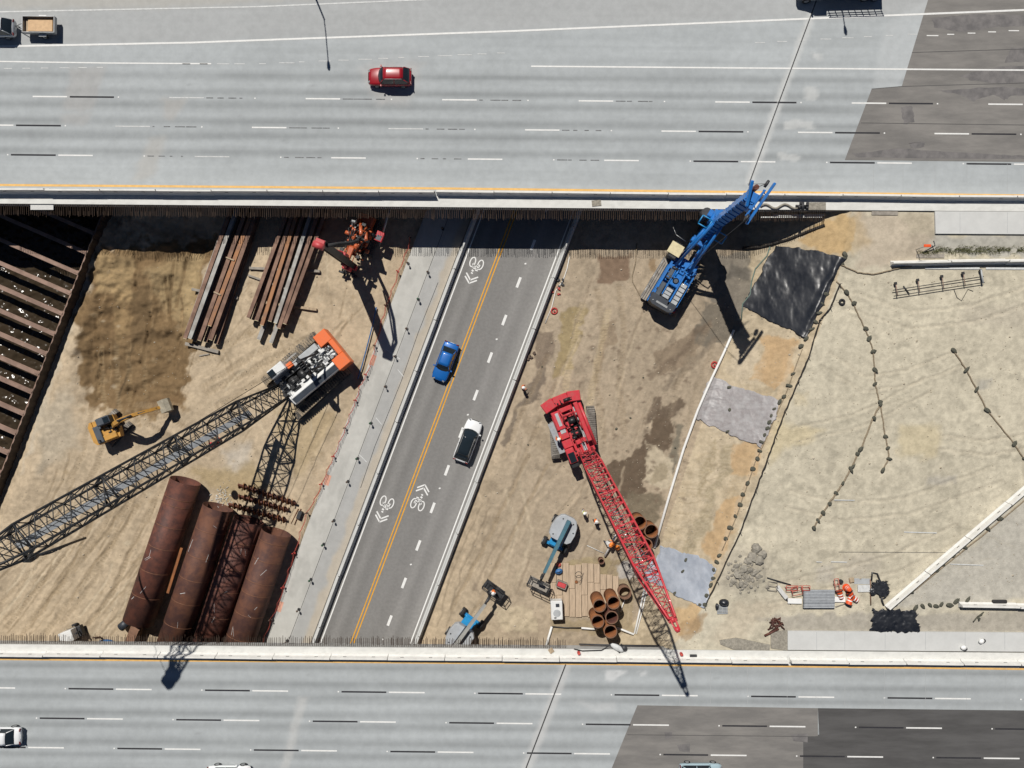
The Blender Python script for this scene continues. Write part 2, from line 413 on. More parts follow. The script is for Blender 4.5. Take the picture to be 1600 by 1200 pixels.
def terrain_z(x, y):
    x = np.asarray(x, float); y = np.asarray(y, float)
    z = (fbm(x / 6, y / 6, 1) - .5) * .35 + (fbm(x / 1.3, y / 1.3, 2, 3) - .5) * .09
    # excavated hollow at left
    d = sd_poly(x, y, exc)
    hol = 1 - sstep(-2.2, .8, d + (fbm(x / 2, y / 2, 31) - .5) * 1.6)
    z = z - hol * (.95 + (fbm(x / 2.2, y / 1.6, 33) - .5) * 1.1 + (np.abs(fbm(x / 1.1, y / 2.4, 35) - .5)) * .5)
    # ground falls a little to the sheet piles
    u, v = wall_uv(x, y)
    z = z - (1 - sstep(0, 2.2, v)) * .6 + np.exp(-((v - 3.0) / 1.6) ** 2) * .35 * (v > 0) * (fbm(u / 2.5, v / 2, 37) * 1.5)
    # right embankment
    di, _, _ = dist_line(x, y, toe); do, _, _ = dist_line(x, y, top)
    t = np.where(in_poly(x, y, top_poly), 1.0, np.where(in_poly(x, y, toe_poly), di / (di + do + 1e-6), 0.0))
    t = t * .55 + .45 * sstep(0, 1, t)
    flat = (t > .999)
    z = z * (1 - .85 * flat) + t * ZP + (t > .02) * (t < .98) * (fbm(x / 1.4, y / 3.5, 41) - .5) * .35
    # street corridor is graded flat just under the paving
    ru, rv = road_uv(x, y)
    k = sstep(-11.4, -10.2, rv) * (1 - sstep(7.6, 8.6, rv))
    z = z * (1 - k) + (-.12) * k
    # berms and lumps
    for (a, b, r_, h_) in ((1180, 880, 2.3, .5), (1160, 905, 2.2, .45), (815, 975, 2.0, .35), (135, 400, 2.5, .4), (235, 420, 3.2, .3), (1420, 365, 1.6, .15), (1400, 390, 2, .15)):
        c = W(a, b, ZP if a > 1120 else 0)
        z = z + h_ * np.exp(-((x - c.x) ** 2 + (y - c.y) ** 2) / r_ ** 2) * (.6 + .8 * fbm(x / .8, y / .8, 43))
    return z
def gz(x, y):
    i = min(max(int(np.searchsorted(gx, x)) - 1, 0), len(gx) - 2); j = min(max(int(np.searchsorted(gy, y)) - 1, 0), len(gy) - 2)
    a = (x - gx[i]) / (gx[i + 1] - gx[i]); b = (y - gy[j]) / (gy[j + 1] - gy[j]); Z = GZ2
    return float((Z[j, i] * (1 - a) + Z[j, i + 1] * a) * (1 - b) + (Z[j + 1, i] * (1 - a) + Z[j + 1, i + 1] * a) * b)
def G(px, py, guess=0.0, dz=0.0):
    """point on the terrain that shows at this place of the picture"""
    p = W(px, py, guess)
    for _ in range(5): p = W(px, py, gz(p.x, p.y))
    p.z += dz; return p

def axis(a, b, step, far):
    core = np.arange(a, b + step * .5, step); ext = []; s = step; q = b
    while q < far: s *= 1.6; q += s; ext.append(q)
    ext2 = []; s = step; q = a
    while q > -far: s *= 1.6; q -= s; ext2.append(q)
    return np.concatenate([np.array(ext2[::-1]), core, np.array(ext)])
gx = axis(-61, 61, .15, 3000); gy = axis(-31.5, 23, .15, 3000)
GX, GY = np.meshgrid(gx, gy); GZ = terrain_z(GX.ravel(), GY.ravel()); GZ2 = GZ.reshape(GX.shape)
tx = GX.ravel(); ty = GY.ravel()
PX = 800 + tx * F / (HC - GZ); PY = 600 - ty * F / (HC - GZ)
# ruts and tread marks pressed into the ground: rows are (points, gauge, width, depth, tread period, tint, strength)
RUTS = []
def rut(pts, gauge, w, k=.45, tread=5, col=(.27, .205, .125), dep=.05): RUTS.append((pts, gauge, w, dep, tread, col, k))
DK = (.255, .195, .125); LT = (.50, .425, .31)
rut([(930, 480), (912, 560), (900, 640)], 42, 11, .55, 4.5, (.47, .38, .24))
rut([(310, 590), (400, 545), (470, 505)], 54, 11, .5, 5, DK); rut([(330, 620), (400, 575), (430, 560)], 40, 10, .45, 5, DK)
rut([(235, 650), (300, 690), (330, 700)], 26, 8, .55, 4.5, DK); rut([(215, 645), (260, 640), (290, 650)], 22, 9, .5, 4.5, DK)
rut([(170, 540), (172, 610), (178, 650)], 24, 8, .5, 5, (.29, .22, .13)); rut([(212, 545), (215, 620), (230, 660)], 24, 8, .5, 5, (.25, .18, .10))
rut([(160, 640), (150, 680), (140, 720), (120, 760)], 28, 9, .5, 4.5, DK); rut([(400, 440), (420, 500), (470, 520)], 30, 8, .35, 5, DK)
rut([(60, 980), (120, 900), (180, 820), (240, 720)], 30, 9, .5, 5, DK); rut([(20, 990), (90, 900), (150, 830), (215, 745)], 26, 8, .55, 5, DK)
rut([(110, 985), (160, 920), (200, 830), (250, 730)], 34, 9, .45, 5, DK); rut([(0, 960), (70, 890), (140, 800)], 24, 7, .5, 4.5, DK)
rut([(150, 985), (190, 930), (215, 870)], 28, 8, .4, 5, DK); rut([(500, 640), (470, 700), (480, 745)], 30, 8, .4, 5, DK)
rut([(1090, 500), (1060, 560), (1035, 600)], 40, 10, .5, 4.5, (.24, .19, .135)); rut([(1100, 540), (1075, 600), (1060, 660)], 30, 8, .4, 4.5, (.25, .2, .14))
rut([(840, 720), (790, 820), (720, 960)], 32, 6, .5, 0, DK); rut([(900, 740), (850, 800), (830, 850)], 44, 8, .4, 0, (.41, .335, .24))
rut([(760, 790), (715, 890), (690, 980)], 14, 2.5, .6, 0, (.21, .17, .12)); rut([(870, 560), (835, 640), (800, 720)], 30, 7, .4, 5, DK)
rut([(950, 450), (960, 520), (950, 600), (960, 680)], 34, 9, .4, 4.5, DK); rut([(800, 760), (820, 830), (800, 900)], 24, 5, .35, 0, LT)
rut([(1290, 560), (1350, 600), (1420, 590), (1500, 560)], 24, 5, .35, 4, (.40, .355, .275)); rut([(1240, 680), (1330, 660), (1380, 640), (1450, 600)], 22, 5, .35, 4, (.40, .355, .275))
rut([(1470, 690), (1540, 700), (1600, 690)], 22, 6, .4, 4, (.40, .355, .275)); rut([(1200, 930), (1300, 905), (1400, 880), (1500, 830)], 26, 6, .35, 4, (.41, .365, .285))
rut([(1230, 780), (1320, 800), (1420, 790), (1560, 740)], 26, 6, .3, 4, (.41, .365, .285)); rut([(1330, 470), (1420, 500), (1520, 490), (1610, 460)], 26, 6, .3, 4, (.41, .365, .285))
_r = random.Random(21)
for _ in range(46):          # fan of tyre marks in the lower left yard
    a = _r.uniform(-20, 240); b = _r.uniform(860, 1000); L_ = _r.uniform(60, 170); q = _r.uniform(.45, .75)
    RUTS.append(([(a, b), (a + L_ * q * .5, b - L_ * .38), (a + L_ * q * .85, b - L_ * .72), (a + L_ * q, b - L_)], 0, _r.uniform(1.6, 4), .05, 0, DK if _r.random() < .62 else LT, .55))
for _ in range(60):          # scrapes in the drilling yard
    a = _r.uniform(690, 1000); b = _r.uniform(520, 1000); L_ = _r.uniform(25, 120); q = _r.uniform(.1, .45)
    RUTS.append(([(a, b), (a + L_ * q * .5, b - L_ * .5), (a + L_ * q * 1.1, b - L_)], 0, _r.uniform(1.5, 4.5), .04, 0, (.265, .21, .15) if _r.random() < .6 else (.43, .355, .255), .5))
for _ in range(36):          # swirls on the old roadbed
    a = _r.uniform(1190, 1600); b = _r.uniform(450, 900); L_ = _r.uniform(20, 90); q = _r.uniform(-.6, .6)
    RUTS.append(([(a, b), (a + L_ / 2, b + q * L_ / 2 + _r.uniform(-9, 9)), (a + L_, b + q * L_)], 0, _r.uniform(1.3, 4), .015, 0, (.40, .36, .275) if _r.random() < .6 else (.54, .49, .38), .26))
for _ in range(40):          # marks round the beam stacks and the white crane
    a = _r.uniform(330, 560); b = _r.uniform(400, 760); L_ = _r.uniform(15, 80); q = _r.uniform(-.9, .9)
    RUTS.append(([(a, b), (a + L_ * q * .4, b - L_ * .5), (a + L_ * q, b - L_)], 0, _r.uniform(1.3, 3.5), .04, 0, DK if _r.random() < .6 else LT, .5))
for _ in range(26):          # digging marks in the hollow
    a = _r.uniform(140, 290); b = _r.uniform(440, 640); L_ = _r.uniform(20, 90); q = _r.uniform(-.2, .3)
    RUTS.append(([(a, b), (a + L_ * q * .5, b - L_ * .5), (a + L_ * q, b - L_)], 0, _r.uniform(1.5, 5), .10, 0, (.12, .078, .04) if _r.random() < .6 else (.27, .19, .105), .55))
def sides(pts, gauge):
    if not gauge: return [pts]
    out = []
    for sgn in (-1, 1):
        q = []
        for i, p in enumerate(pts):
            a = pts[max(i - 1, 0)]; b = pts[min(i + 1, len(pts) - 1)]; dx, dy = b[0] - a[0], b[1] - a[1]; l = math.hypot(dx, dy)
            q.append((p[0] - dy / l * gauge / 2 * sgn, p[1] + dx / l * gauge / 2 * sgn))
        out.append(q)
    return out
_wx = (fbm(PX / 14, PY / 14, 5) - .5) * 2; _wy = (fbm(PX / 14, PY / 14, 9) - .5) * 2
for pts, gauge, w, dep, tread, col, k in RUTS:
    for q in sides(pts, gauge):
        bx = [p[0] for p in q]; by = [p[1] for p in q]; gq = w + 6
        idx = np.where((PX > min(bx) - gq) & (PX < max(bx) + gq) & (PY > min(by) - gq) & (PY < max(by) + gq))[0]
        if idx.size == 0: continue
        d, al, _ = dist_line(PX[idx] + 3 * _wx[idx], PY[idx] + 3 * _wy[idx], q)
        m = 1 - sstep(w * .3, w * .6, d); rim = np.exp(-((d - w * .75) / 1.6) ** 2)
        if tread: m = m * (.3 + .7 * (np.sin(al * 2 * math.pi / tread) > 0))
        GZ[idx] += -dep * m + dep * .6 * rim
_u, _v = wall_uv(tx, ty); _ru, _rv = road_uv(tx, ty)
_sl = in_poly(tx, ty, toe_poly) & ~in_poly(tx, ty, top_poly); _ok = 1 - sstep(-11.2, -10.2, _rv) * (1 - sstep(7.6, 8.6, _rv))
_rough = .35 + .9 * np.exp(-((_v - 2.5) / 2.6) ** 2) * (_v > 0) + .9 * _sl + 1.6 * (1 - sstep(-1.5, 1.0, sd_poly(tx, ty, exc)))
for _a, _b, _s in ((1165, 890, 3.0), (810, 975, 2.4), (1180, 945, 3.5), (1410, 372, 3.0), (130, 420, 3.0), (1090, 470, 3.0)):
    _c = W(_a, _b, ZP if _a > 1150 else 0); _rough = _rough + 1.2 * np.exp(-((tx - _c.x) ** 2 + (ty - _c.y) ** 2) / _s ** 2)
GZ += _ok * _rough * np.where(in_poly(tx, ty, top_poly), .15, 1.0) * ((fbm(tx / .55, ty / .55, 101, 3) - .5) * .10 + (np.abs(fbm(tx / 1.1, ty / 1.1, 107, 4) - .5)) * -.22 + .03)
GZ2 = GZ.reshape(GX.shape)
LD = (.435, .35, .245); RD = (.355, .29, .212); PD = (.485, .443, .345); BR = (.165, .108, .054)
P = Paint(PX, PY, LD)
P.blend(sstep(640, 860, PX), RD)
plate = in_poly(tx, ty, top_poly); slope = in_poly(tx, ty, toe_poly) & ~plate
P.blend(plate * 1.0, PD)
sl_n = fbm(PX / 30, PY / 9, 51)
P.blend(slope * 1.0, (.43, .36, .255)); P.blend(slope * sstep(.5, .7, sl_n) * .5, (.35, .285, .19))
P.mul(1 + (fbm(PX / 60, PY / 60, 52) - .5) * .22)
P.mul(1 + (fbm(PX / 9, PY / 9, 53) - .5) * .20)
P.mul(1 + (fbm(PX / 3, PY / 3, 59, 2) - .5) * .14)
P.mul(1 - .16 * sstep(.60, .72, fbm(PX / 22 + P.wx * .4, PY / 17 + P.wy * .4, 57, 5)))
# raked streaks: left yard runs with the street, plateau runs with the old lanes
ru, rv = road_uv(tx, ty)
P.mul(1 + (fbm(rv * 1.4, ru / 6, 54) - .5) * .20 * (~plate) * (~slope))
P.mul(1 + (fbm(PX / 90, PY / 5, 55) - .5) * .11 * plate)
# brown hollow
P.poly([(165, 388), (190, 380), (345, 372), (318, 440), (300, 520), (298, 600), (286, 640), (240, 655), (150, 648), (128, 600), (118, 520), (122, 450), (140, 410)], BR, .95, 6, 20)
P.poly([(150, 400), (195, 395), (215, 430), (200, 470), (150, 455)], (.33, .24, .13), .8, 8, 10)
P.poly([(225, 420), (300, 400), (305, 470), (285, 510), (240, 460)], (.30, .225, .125), .7, 8, 10)
P.poly([(180, 455), (200, 450), (203, 520), (185, 545), (175, 500)], (.30, .21, .11), .6, 6, 8)
P.poly([(205, 447), (232, 447), (242, 520), (230, 545), (205, 535)], (.135, .092, .05), .75, 3, 3)
P.poly([(140, 470), (175, 460), (180, 540), (150, 560), (135, 520)], (.16, .105, .055), .7, 8, 8)
P.poly([(225, 620), (280, 615), (285, 640), (235, 648)], (.15, .095, .05), .7, 6, 6)
P.line([(207, 540), (200, 580), (190, 612), (184, 632)], 4, (.07, .05, .03), .8, 1.5, 4)
P.poly([(300, 395), (320, 395), (306, 470), (290, 530), (288, 470)], (.36, .27, .15), .7, 6, 6)
P.poly([(105, 440), (135, 425), (140, 445), (118, 490), (105, 540), (85, 590), (50, 700), (30, 740), (60, 630)], (.42, .375, .30), .7, 6, 8)
P.poly([(60, 640), (110, 600), (120, 700), (60, 740)], (.39, .345, .27), .6, 10, 10)
P.poly([(350, 700), (395, 695), (390, 730), (355, 735)], (.46, .42, .36), .7, 10, 8)
P.poly([(290, 735), (400, 728), (420, 760), (370, 790), (330, 760)], (.31, .235, .12), .6, 8, 10)
P.poly([(430, 640), (520, 640), (510, 700), (470, 740), (440, 700)], (.34, .26, .14), .5, 10, 12)
# dark, wet and stained ground on the right of the street
WET = (.125, .092, .064); WET2 = (.155, .118, .085)
for poly, c, k in (
    ([(948, 722), (985, 716), (1008, 690), (1018, 660), (1030, 640), (1048, 640), (1050, 690), (1030, 720), (1010, 730), (1008, 765), (990, 785), (965, 770), (955, 745)], WET, .85),
    ([(1017, 622), (1035, 620), (1032, 655), (1012, 656)], WET2, .8),
    ([(1033, 637), (1060, 622), (1075, 632), (1060, 652), (1038, 660)], WET2, .85),
    ([(1055, 665), (1064, 668), (1060, 720), (1045, 760), (1040, 730)], (.19, .17, .13), .8),
    ([(982, 772), (1032, 775), (1034, 800), (1020, 840), (1000, 812), (978, 800)], (.18, .15, .105), .8),
    ([(1020, 548), (1062, 530), (1090, 508), (1108, 520), (1082, 560), (1040, 590), (1022, 582)], (.24, .185, .13), .75),
    ([(1100, 470), (1165, 500), (1130, 540), (1085, 540)], (.17, .15, .12), .8),
    ([(1120, 400), (1170, 395), (1172, 470), (1150, 500), (1110, 470)], (.20, .18, .15), .8),
    ([(1140, 410), (1168, 420), (1166, 440), (1140, 432)], (.11, .10, .085), .7),
    ([(833, 590), (858, 562), (848, 600), (838, 625), (815, 640), (790, 700), (783, 695), (805, 640)], (.19, .155, .12), .8),
    ([(838, 518), (865, 515), (862, 560), (845, 580), (835, 560)], (.21, .165, .125), .75),
    ([(880, 485), (915, 480), (905, 530), (890, 580), (868, 590), (872, 540)], (.27, .21, .105), .7),
    ([(940, 510), (965, 500), (962, 530), (940, 560), (932, 600), (925, 580)], (.23, .175, .12), .6),
    ([(936, 395), (985, 393), (984, 435), (955, 447), (935, 442)], (.19, .125, .085), .75),
    ([(1015, 405), (1030, 405), (1026, 428), (1014, 424)], (.24, .165, .095), .7),
    ([(800, 630), (830, 650), (860, 690), (880, 720), (862, 730), (830, 690)], (.27, .215, .15), .5),
    ([(1012, 690), (1050, 720), (1058, 760), (1030, 770), (1010, 750)], (.46, .395, .29), .8),
    ([(1018, 728), (1040, 722), (1042, 748), (1020, 755)], (.27, .225, .155), .7),
    ([(860, 880), (985, 870), (990, 900), (860, 890)], (.29, .235, .13), .6),
    ([(930, 870), (985, 872), (995, 990), (860, 990), (862, 968), (960, 968)], (.27, .215, .13), .6),
    ([(770, 950), (835, 945), (838, 990), (790, 985)], (.43, .36, .255), .8),
    ([(960, 880), (1000, 870), (1000, 905), (965, 900)], (.44, .43, .42), .6),
    ([(735, 910), (745, 912), (744, 924), (733, 922)], (.2, .16, .12), .6),
): P.poly(poly, tuple(v * (.86 if k > .72 and c[0] < .25 else 1) for v in c), min(1, k * 1.1), 1.8, 9)
P.line([(1104, 505), (1075, 540), (1040, 570), (1014, 586)], 11, WET2, .75, 3, 9)
P.line([(1118, 530), (1090, 558), (1062, 582), (1040, 606)], 10, (.19, .155, .115), .75, 3, 9)
P.line([(1030, 640), (1018, 690), (985, 745), (960, 790)], 8, WET, .5, 3, 8)
for _ in range(170):      # small spatters
    a = rng.uniform(900, 1080); b = rng.uniform(500, 790); r_ = rng.uniform(1.2, 5)
    P.poly([(a - r_, b), (a, b - r_ * .7), (a + r_, b), (a, b + r_ * .8)], WET2, .7, 1.5, 3)
for _ in range(120):
    a = rng.uniform(60, 560); b = rng.uniform(400, 990); r_ = rng.uniform(1.5, 7)
    P.poly([(a - r_, b), (a, b - r_ * .7), (a + r_, b), (a, b + r_ * .8)], (.30, .225, .135) if rng.rand() < .6 else (.47, .40, .29), .5, 2, 3)
# slope
OR = (.43, .29, .155)
for poly, c, k in (
    ([(1186, 520), (1248, 528), (1236, 572), (1215, 610), (1172, 592), (1190, 556)], OR, .8),
    ([(1145, 690), (1196, 694), (1180, 745), (1140, 740)], OR, .75),
    ([(1125, 785), (1166, 772), (1145, 830), (1122, 880), (1095, 858), (1112, 825)], OR, .8),
    ([(1245, 372), (1290, 345), (1340, 336), (1332, 390), (1300, 402), (1260, 388)], (.43, .30, .15), .85),
    ([(1052, 945), (1098, 948), (1090, 985), (1062, 985)], (.43, .30, .16), .8),
    ([(1110, 692), (1126, 684), (1110, 740), (1100, 780), (1090, 775)], (.27, .22, .14), .8),
    ([(1130, 695), (1146, 690), (1138, 745), (1112, 790), (1108, 830), (1072, 872), (1062, 862), (1100, 790), (1120, 740)], (.27, .225, .145), .8),
    ([(1062, 975), (1102, 962), (1100, 985), (1068, 1000)], (.30, .20, .11), .6),
    ([(1150, 540), (1180, 530), (1185, 560), (1160, 600), (1130, 585)], (.45, .38, .28), .6),
): P.poly(poly, c, k, 2.5, 9)
P.line([(1175, 560), (1150, 640), (1120, 720), (1090, 800), (1062, 868)], 46, (.50, .43, .32), .35, 4, 8, 5)
P.line([(1215, 560), (1190, 640), (1165, 720), (1135, 800), (1105, 868)], 16, (.36, .27, .16), .35, 3, 5, 4)
P.line([(1240, 545), (1212, 640), (1180, 720), (1150, 800), (1122, 872)], 7, (.47, .37, .25), .6, 2, 3)
for k in range(9):
    a = 1150 - k * 14; b = 700 + k * 20
    P.line([(a - 32, b + 3), (a, b + 8 + 3 * math.sin(k))], 2, (.25, .2, .13), .5, 1, 5)
# plateau
for poly, c, k, s_ in (
    ([(1405, 665), (1468, 662), (1466, 714), (1402, 712)], (.49, .42, .275), .7, 8),
    ([(1208, 660), (1285, 672), (1262, 692), (1225, 700), (1200, 726)], (.50, .425, .27), .7, 8),
    ([(1240, 615), (1262, 615), (1262, 632), (1240, 632)], (.5, .42, .27), .5, 6),
    ([(1385, 955), (1500, 862), (1610, 770), (1700, 770), (1700, 945), (1610, 940)], (.40, .385, .345), .75, 8),
    ([(1180, 968), (1300, 958), (1600, 955), (1700, 955), (1700, 990), (1225, 990)], (.34, .315, .27), .8, 4),
    ([(1450, 366), (1700, 366), (1700, 402), (1440, 398)], (.36, .35, .315), .85, 4),
    ([(1335, 332), (1460, 335), (1455, 400), (1400, 415), (1340, 420)], (.40, .335, .26), .7, 8),
    ([(1300, 335), (1345, 335), (1360, 375), (1330, 400)], (.42, .31, .17), .5, 8),
    ([(1400, 330), (1460, 332), (1460, 372), (1420, 365)], (.36, .32, .24), .6, 5),
    ([(1275, 890), (1305, 880), (1300, 905), (1280, 915)], (.33, .31, .28), .5, 8),
    ([(1320, 870), (1380, 868), (1375, 900), (1320, 905)], (.37, .335, .28), .5, 9),
    ([(1450, 745), (1495, 742), (1492, 756), (1452, 756)], (.34, .32, .285), .6, 5),
    ([(1525, 597), (1546, 596), (1544, 604), (1528, 605)], (.31, .30, .27), .6, 3),
    ([(1135, 860), (1195, 850), (1200, 905), (1160, 925), (1120, 920)], (.36, .325, .26), .7, 8),
    ([(1500, 480), (1600, 475), (1600, 515), (1500, 505)], (.40, .36, .29), .5, 10),
    ([(1260, 940), (1200, 960), (1150, 1010), (1110, 1000), (1150, 940)], (.46, .395, .30), .6, 10),
): P.poly(poly, c, k, s_, 8)
for pts, gauge, w, dep, tread, col, k in RUTS:
    for q in sides(pts, gauge): P.line(q, w, col, k, 1.2, 3, tread)
pu, pv = wall_uv(tx, ty)
def keep_ground(c):
    u, v = wall_uv(c[:, 0], c[:, 1])
    return ~((v < -.05) & (v > -PIT_W) & (u > 0) & (u < WL))
ground = grid_obj('ground', GX, GY, GZ.reshape(GX.shape), P.c, M['dirt'], keep_ground)

# ------------------------------------------------------------------ freeway decks
def ye_top(px): return 318 + .0078 * px           # picture row of the deck edge, upper and lower freeway
def ye_bot(px): return 1006.5 + .0085 * px
EA = [W(p, ye_top(p), ZD) for p in (-600, 2200)]
EB = [W(p, ye_bot(p), ZD) for p in (-600, 2200)]
def deck(name, edge, sgn, depth):
    d = (edge[1] - edge[0]).normalized(); n = Vector((-d.y, d.x, 0)) * sgn
    Lx = (edge[1] - edge[0]).length
    us = np.arange(0, Lx, .34); vs_ = np.concatenate([[0], np.arange(.12, depth, .22)])
    U, V = np.meshgrid(us, vs_)
    X = edge[0].x + d.x * U + n.x * V; Y = edge[0].y + d.y * U + n.y * V; Z = np.full(X.shape, ZD)
    if sgn < 0: X = X[::-1]; Y = Y[::-1]; V = V[::-1]; U = U[::-1]
    px = (800 + X * F / (HC - ZD)).ravel(); py = (600 - Y * F / (HC - ZD)).ravel()
    p = Paint(px, py, (.366, .390, .398))
    # long streaks in the driving direction and darker wheel paths
    yy = py - .0085 * px
    p.mul(1 + (fbm(px / 260, yy / 5.5, 61) - .5) * .22)
    p.mul(1 + (fbm((px + .37 * yy) / 70, yy / 900, 68, 3) - .5) * .13)
    p.mul(1 + (fbm(px / 60, yy / 30, 62) - .5) * .10)
    p.mul(1 + (fbm(px / 8, yy / 8, 63) - .5) * .05)
    lanes = [128, 174, 222] if sgn > 0 else [1052, 1099, 1144, 1190]
    for c in lanes:
        for o_ in (-13, 13):
            p.mul(1 - .23 * np.exp(-((yy - c - o_) / 6.0) ** 2) * (.55 + .9 * fbm(px / 200, yy * 0 + c + o_, 64)))
    if sgn > 0:
        p.poly([(-700, -400), (2300, -400), (2300, -10), (1270, 28), (800, 48), (300, 66), (-700, 88)], (.362, .366, .362), .6, 8, 3)
        p.poly([(-700, 20), (300, 10), (600, -10), (-700, -400)], (.40, .385, .345), .6, 8, 4)
        p.poly([(105, 104), (168, 104), (145, 170), (128, 175), (98, 172), (108, 130)], (.35, .345, .335), .6, 5, 5)
        p.poly([(90, 180), (145, 175), (130, 195), (95, 195)], (.37, .365, .355), .5, 5, 5)
        p.poly([(250, 155), (295, 152), (272, 190), (255, 180)], (.37, .36, .34), .6, 5, 5)
        p.poly([(235, 215), (260, 215), (240, 275), (205, 285)], (.40, .385, .355), .5, 7, 5)
        p.poly([(560, 105), (660, 100), (640, 160), (590, 165)], (.44, .42, .40), .4, 10, 6)
        for (a, b, w_, h_) in ((1256, 136, 20, 20), (1225, 188, 46, 15), (1218, 240, 34, 12), (1268, 84, 14, 8)):
            p.poly([(a, b), (a + w_, b + 2), (a + w_, b + h_), (a, b + h_ - 2)], (.52, .53, .52), .6, 2, 4)
        p.line([(1266, 26), (1172, 283)], 13, (.51, .52, .51), .7, 3, 2)
        p.poly([(1380, 40), (1450, 0), (1440, 60), (1405, 140), (1365, 135)], (.46, .48, .485), .4, 4, 3)
    else:
        p.line([(884, 1040), (822, 1204)], 15, (.51, .51, .50), .6, 4, 3)
        p.poly([(944, 1050), (985, 1048), (978, 1056), (955, 1066), (944, 1066)], (.56, .57, .57), .7, 2, 4)
        p.poly([(998, 1050), (1012, 1050), (1010, 1056), (1000, 1056)], (.55, .56, .56), .6, 2, 3)
        p.poly([(466, 1090), (480, 1090), (452, 1200), (438, 1200)], (.49, .49, .475), .5, 4, 3)
        p.poly([(960, 1100), (900, 1095), (930, 1112), (962, 1112)], (.50, .51, .51), .4, 4, 4)
    rd = random.Random(40 + sgn)
    for _ in range(70):
        a = rd.uniform(0, 1600); b = rd.choice(lanes) + rd.uniform(-16, 16) + .0085 * a; r_ = rd.uniform(.8, 2.6)
        p.poly([(a - r_ * 2, b), (a, b - r_ * .6), (a + r_ * 2, b), (a, b + r_ * .6)], (.25, .26, .265), .45, 1.5, 2)
    e = (py - ye_top(px)) * -1 if sgn > 0 else (py - ye_bot(px))
    p.blend(1 - sstep(0, 2, e + p.wy - np.where((px < 681) & (sgn > 0), 15, 21)), (.62, .62, .59))
    p.mul(1 - (e < 24) * (fbm(px / 12, py / 3, 66) > .6) * .07)
    fw = grid_obj(name, X, Y, Z, p.c, M['slab'])
    mb = MB()
    a, b = edge; c_, d_ = b + n * (depth - .3), a + n * (depth - .3)
    off = n * .02
    mb.prism([tuple((a + off)[:2]), tuple((b + off)[:2]), tuple(c_[:2]), tuple(d_[:2])], ZD - 1.25, ZD - .03)
    mb.build('deck_slab', M['deckc'], fw)
    return fw, d, n
fw_top, dT, nT = deck('upper_freeway', EA, 1, 62)
fw_bot, dB, nB = deck('lower_freeway', EB, -1, 46)
# rebar dowels sticking out of both slab edges
def dowels(fw, yef, sgn, x0, x1, ln):
    mb = MB(); px = x0
    while px < x1:
        p = W(px, yef(px), ZD); dz = -.28 + random.uniform(-.03, .03); j = random.uniform(-.05, .05)
        e = Vector((p.x + j * .6, p.y - sgn * (ln + random.uniform(-.10, .08)), ZD + dz - random.uniform(0, .06)))
        mb.tube((p.x, p.y + sgn * .1, ZD + dz), e, .026, n=4, cap=False)
        if random.random() < .3: 
            dz2 = -.85; mb.tube((p.x + .04, p.y + sgn * .1, ZD + dz2), (e.x + .05, e.y + random.uniform(-.05, .1), ZD + dz2), .026, n=4, cap=False)
        px += 3.1 + random.uniform(-.7, .7)
    mb.build('rebar_dowels', M['rebar'], fw)['kind'] = 'stuff'
dowels(fw_top, ye_top, 1, -40, 1292, 1.15)
dowels(fw_bot, ye_bot, -1, -40, 884, .86)

# painted lines
def flat(fw, name, pts, w, m, z): return MB().strip([W(a, b, z) for a, b in pts], w).build(name, m, fw)
zt = ZD + .012
flat(fw_top, 'edge_line', [(-300, 286), (0, 289), (700, 294.5), (1250, 301), (1600, 305.5), (1900, 309)], .24, M['pale_yellow'], zt)
flat(fw_top, 'edge_line', [(-300, 94), (0, 96), (170, 98.5), (330, 99.5)], .14, M['white_paint'], zt)
flat(fw_top, 'edge_line', [(830, 103.5), (1200, 106.5), (1600, 109.5), (1900, 112)], .16, M['white_paint'], zt)
flat(fw_top, 'gore_line', [(-300, 82), (0, 72.5), (300, 66.5), (800, 48.5), (1230, 30.5), (1600, 15.5), (1900, 3)], .20, M['white_paint'], zt)
flat(fw_top, 'gore_line', [(-300, 24), (0, 18.5), (400, 10.5), (650, 0), (900, -10)], .15, M['faded_paint'], zt)
flat(fw_bot, 'edge_line', [(-300, 1027), (0, 1030), (900, 1037.5), (1600, 1045.5), (1900, 1049)], .20, M['pale_yellow'], zt)
def fd(fw, x0, y0, x1, m=None, w=.08): flat(fw, 'worn_dash', [(x0, y0), (x1, y0 + (x1 - x0) * .008)], w, m or M['faded_paint'], zt)
for x0 in range(6, 160, 29): fd(fw_top, x0, 107 - x0 * .012, x0 + random.uniform(8, 17))
for x0 in range(285, 392, 27): fd(fw_top, x0, 100 - x0 * .001, x0 + random.uniform(8, 20))
for x0 in list(range(405, 780, 31)): fd(fw_top, x0, 99.5 - (x0 - 405) * .045, x0 + random.uniform(8, 26))
for x0 in list(range(1180, 1450, 34)): fd(fw_top, x0, 66.5 - (x0 - 1180) * .055, x0 + random.uniform(8, 18))
for x0 in list(range(1448, 1620, 32)): fd(fw_top, x0, 55.5 - (x0 - 1448) * .06, x0 + random.uniform(9, 19), M['white_paint'], .1)
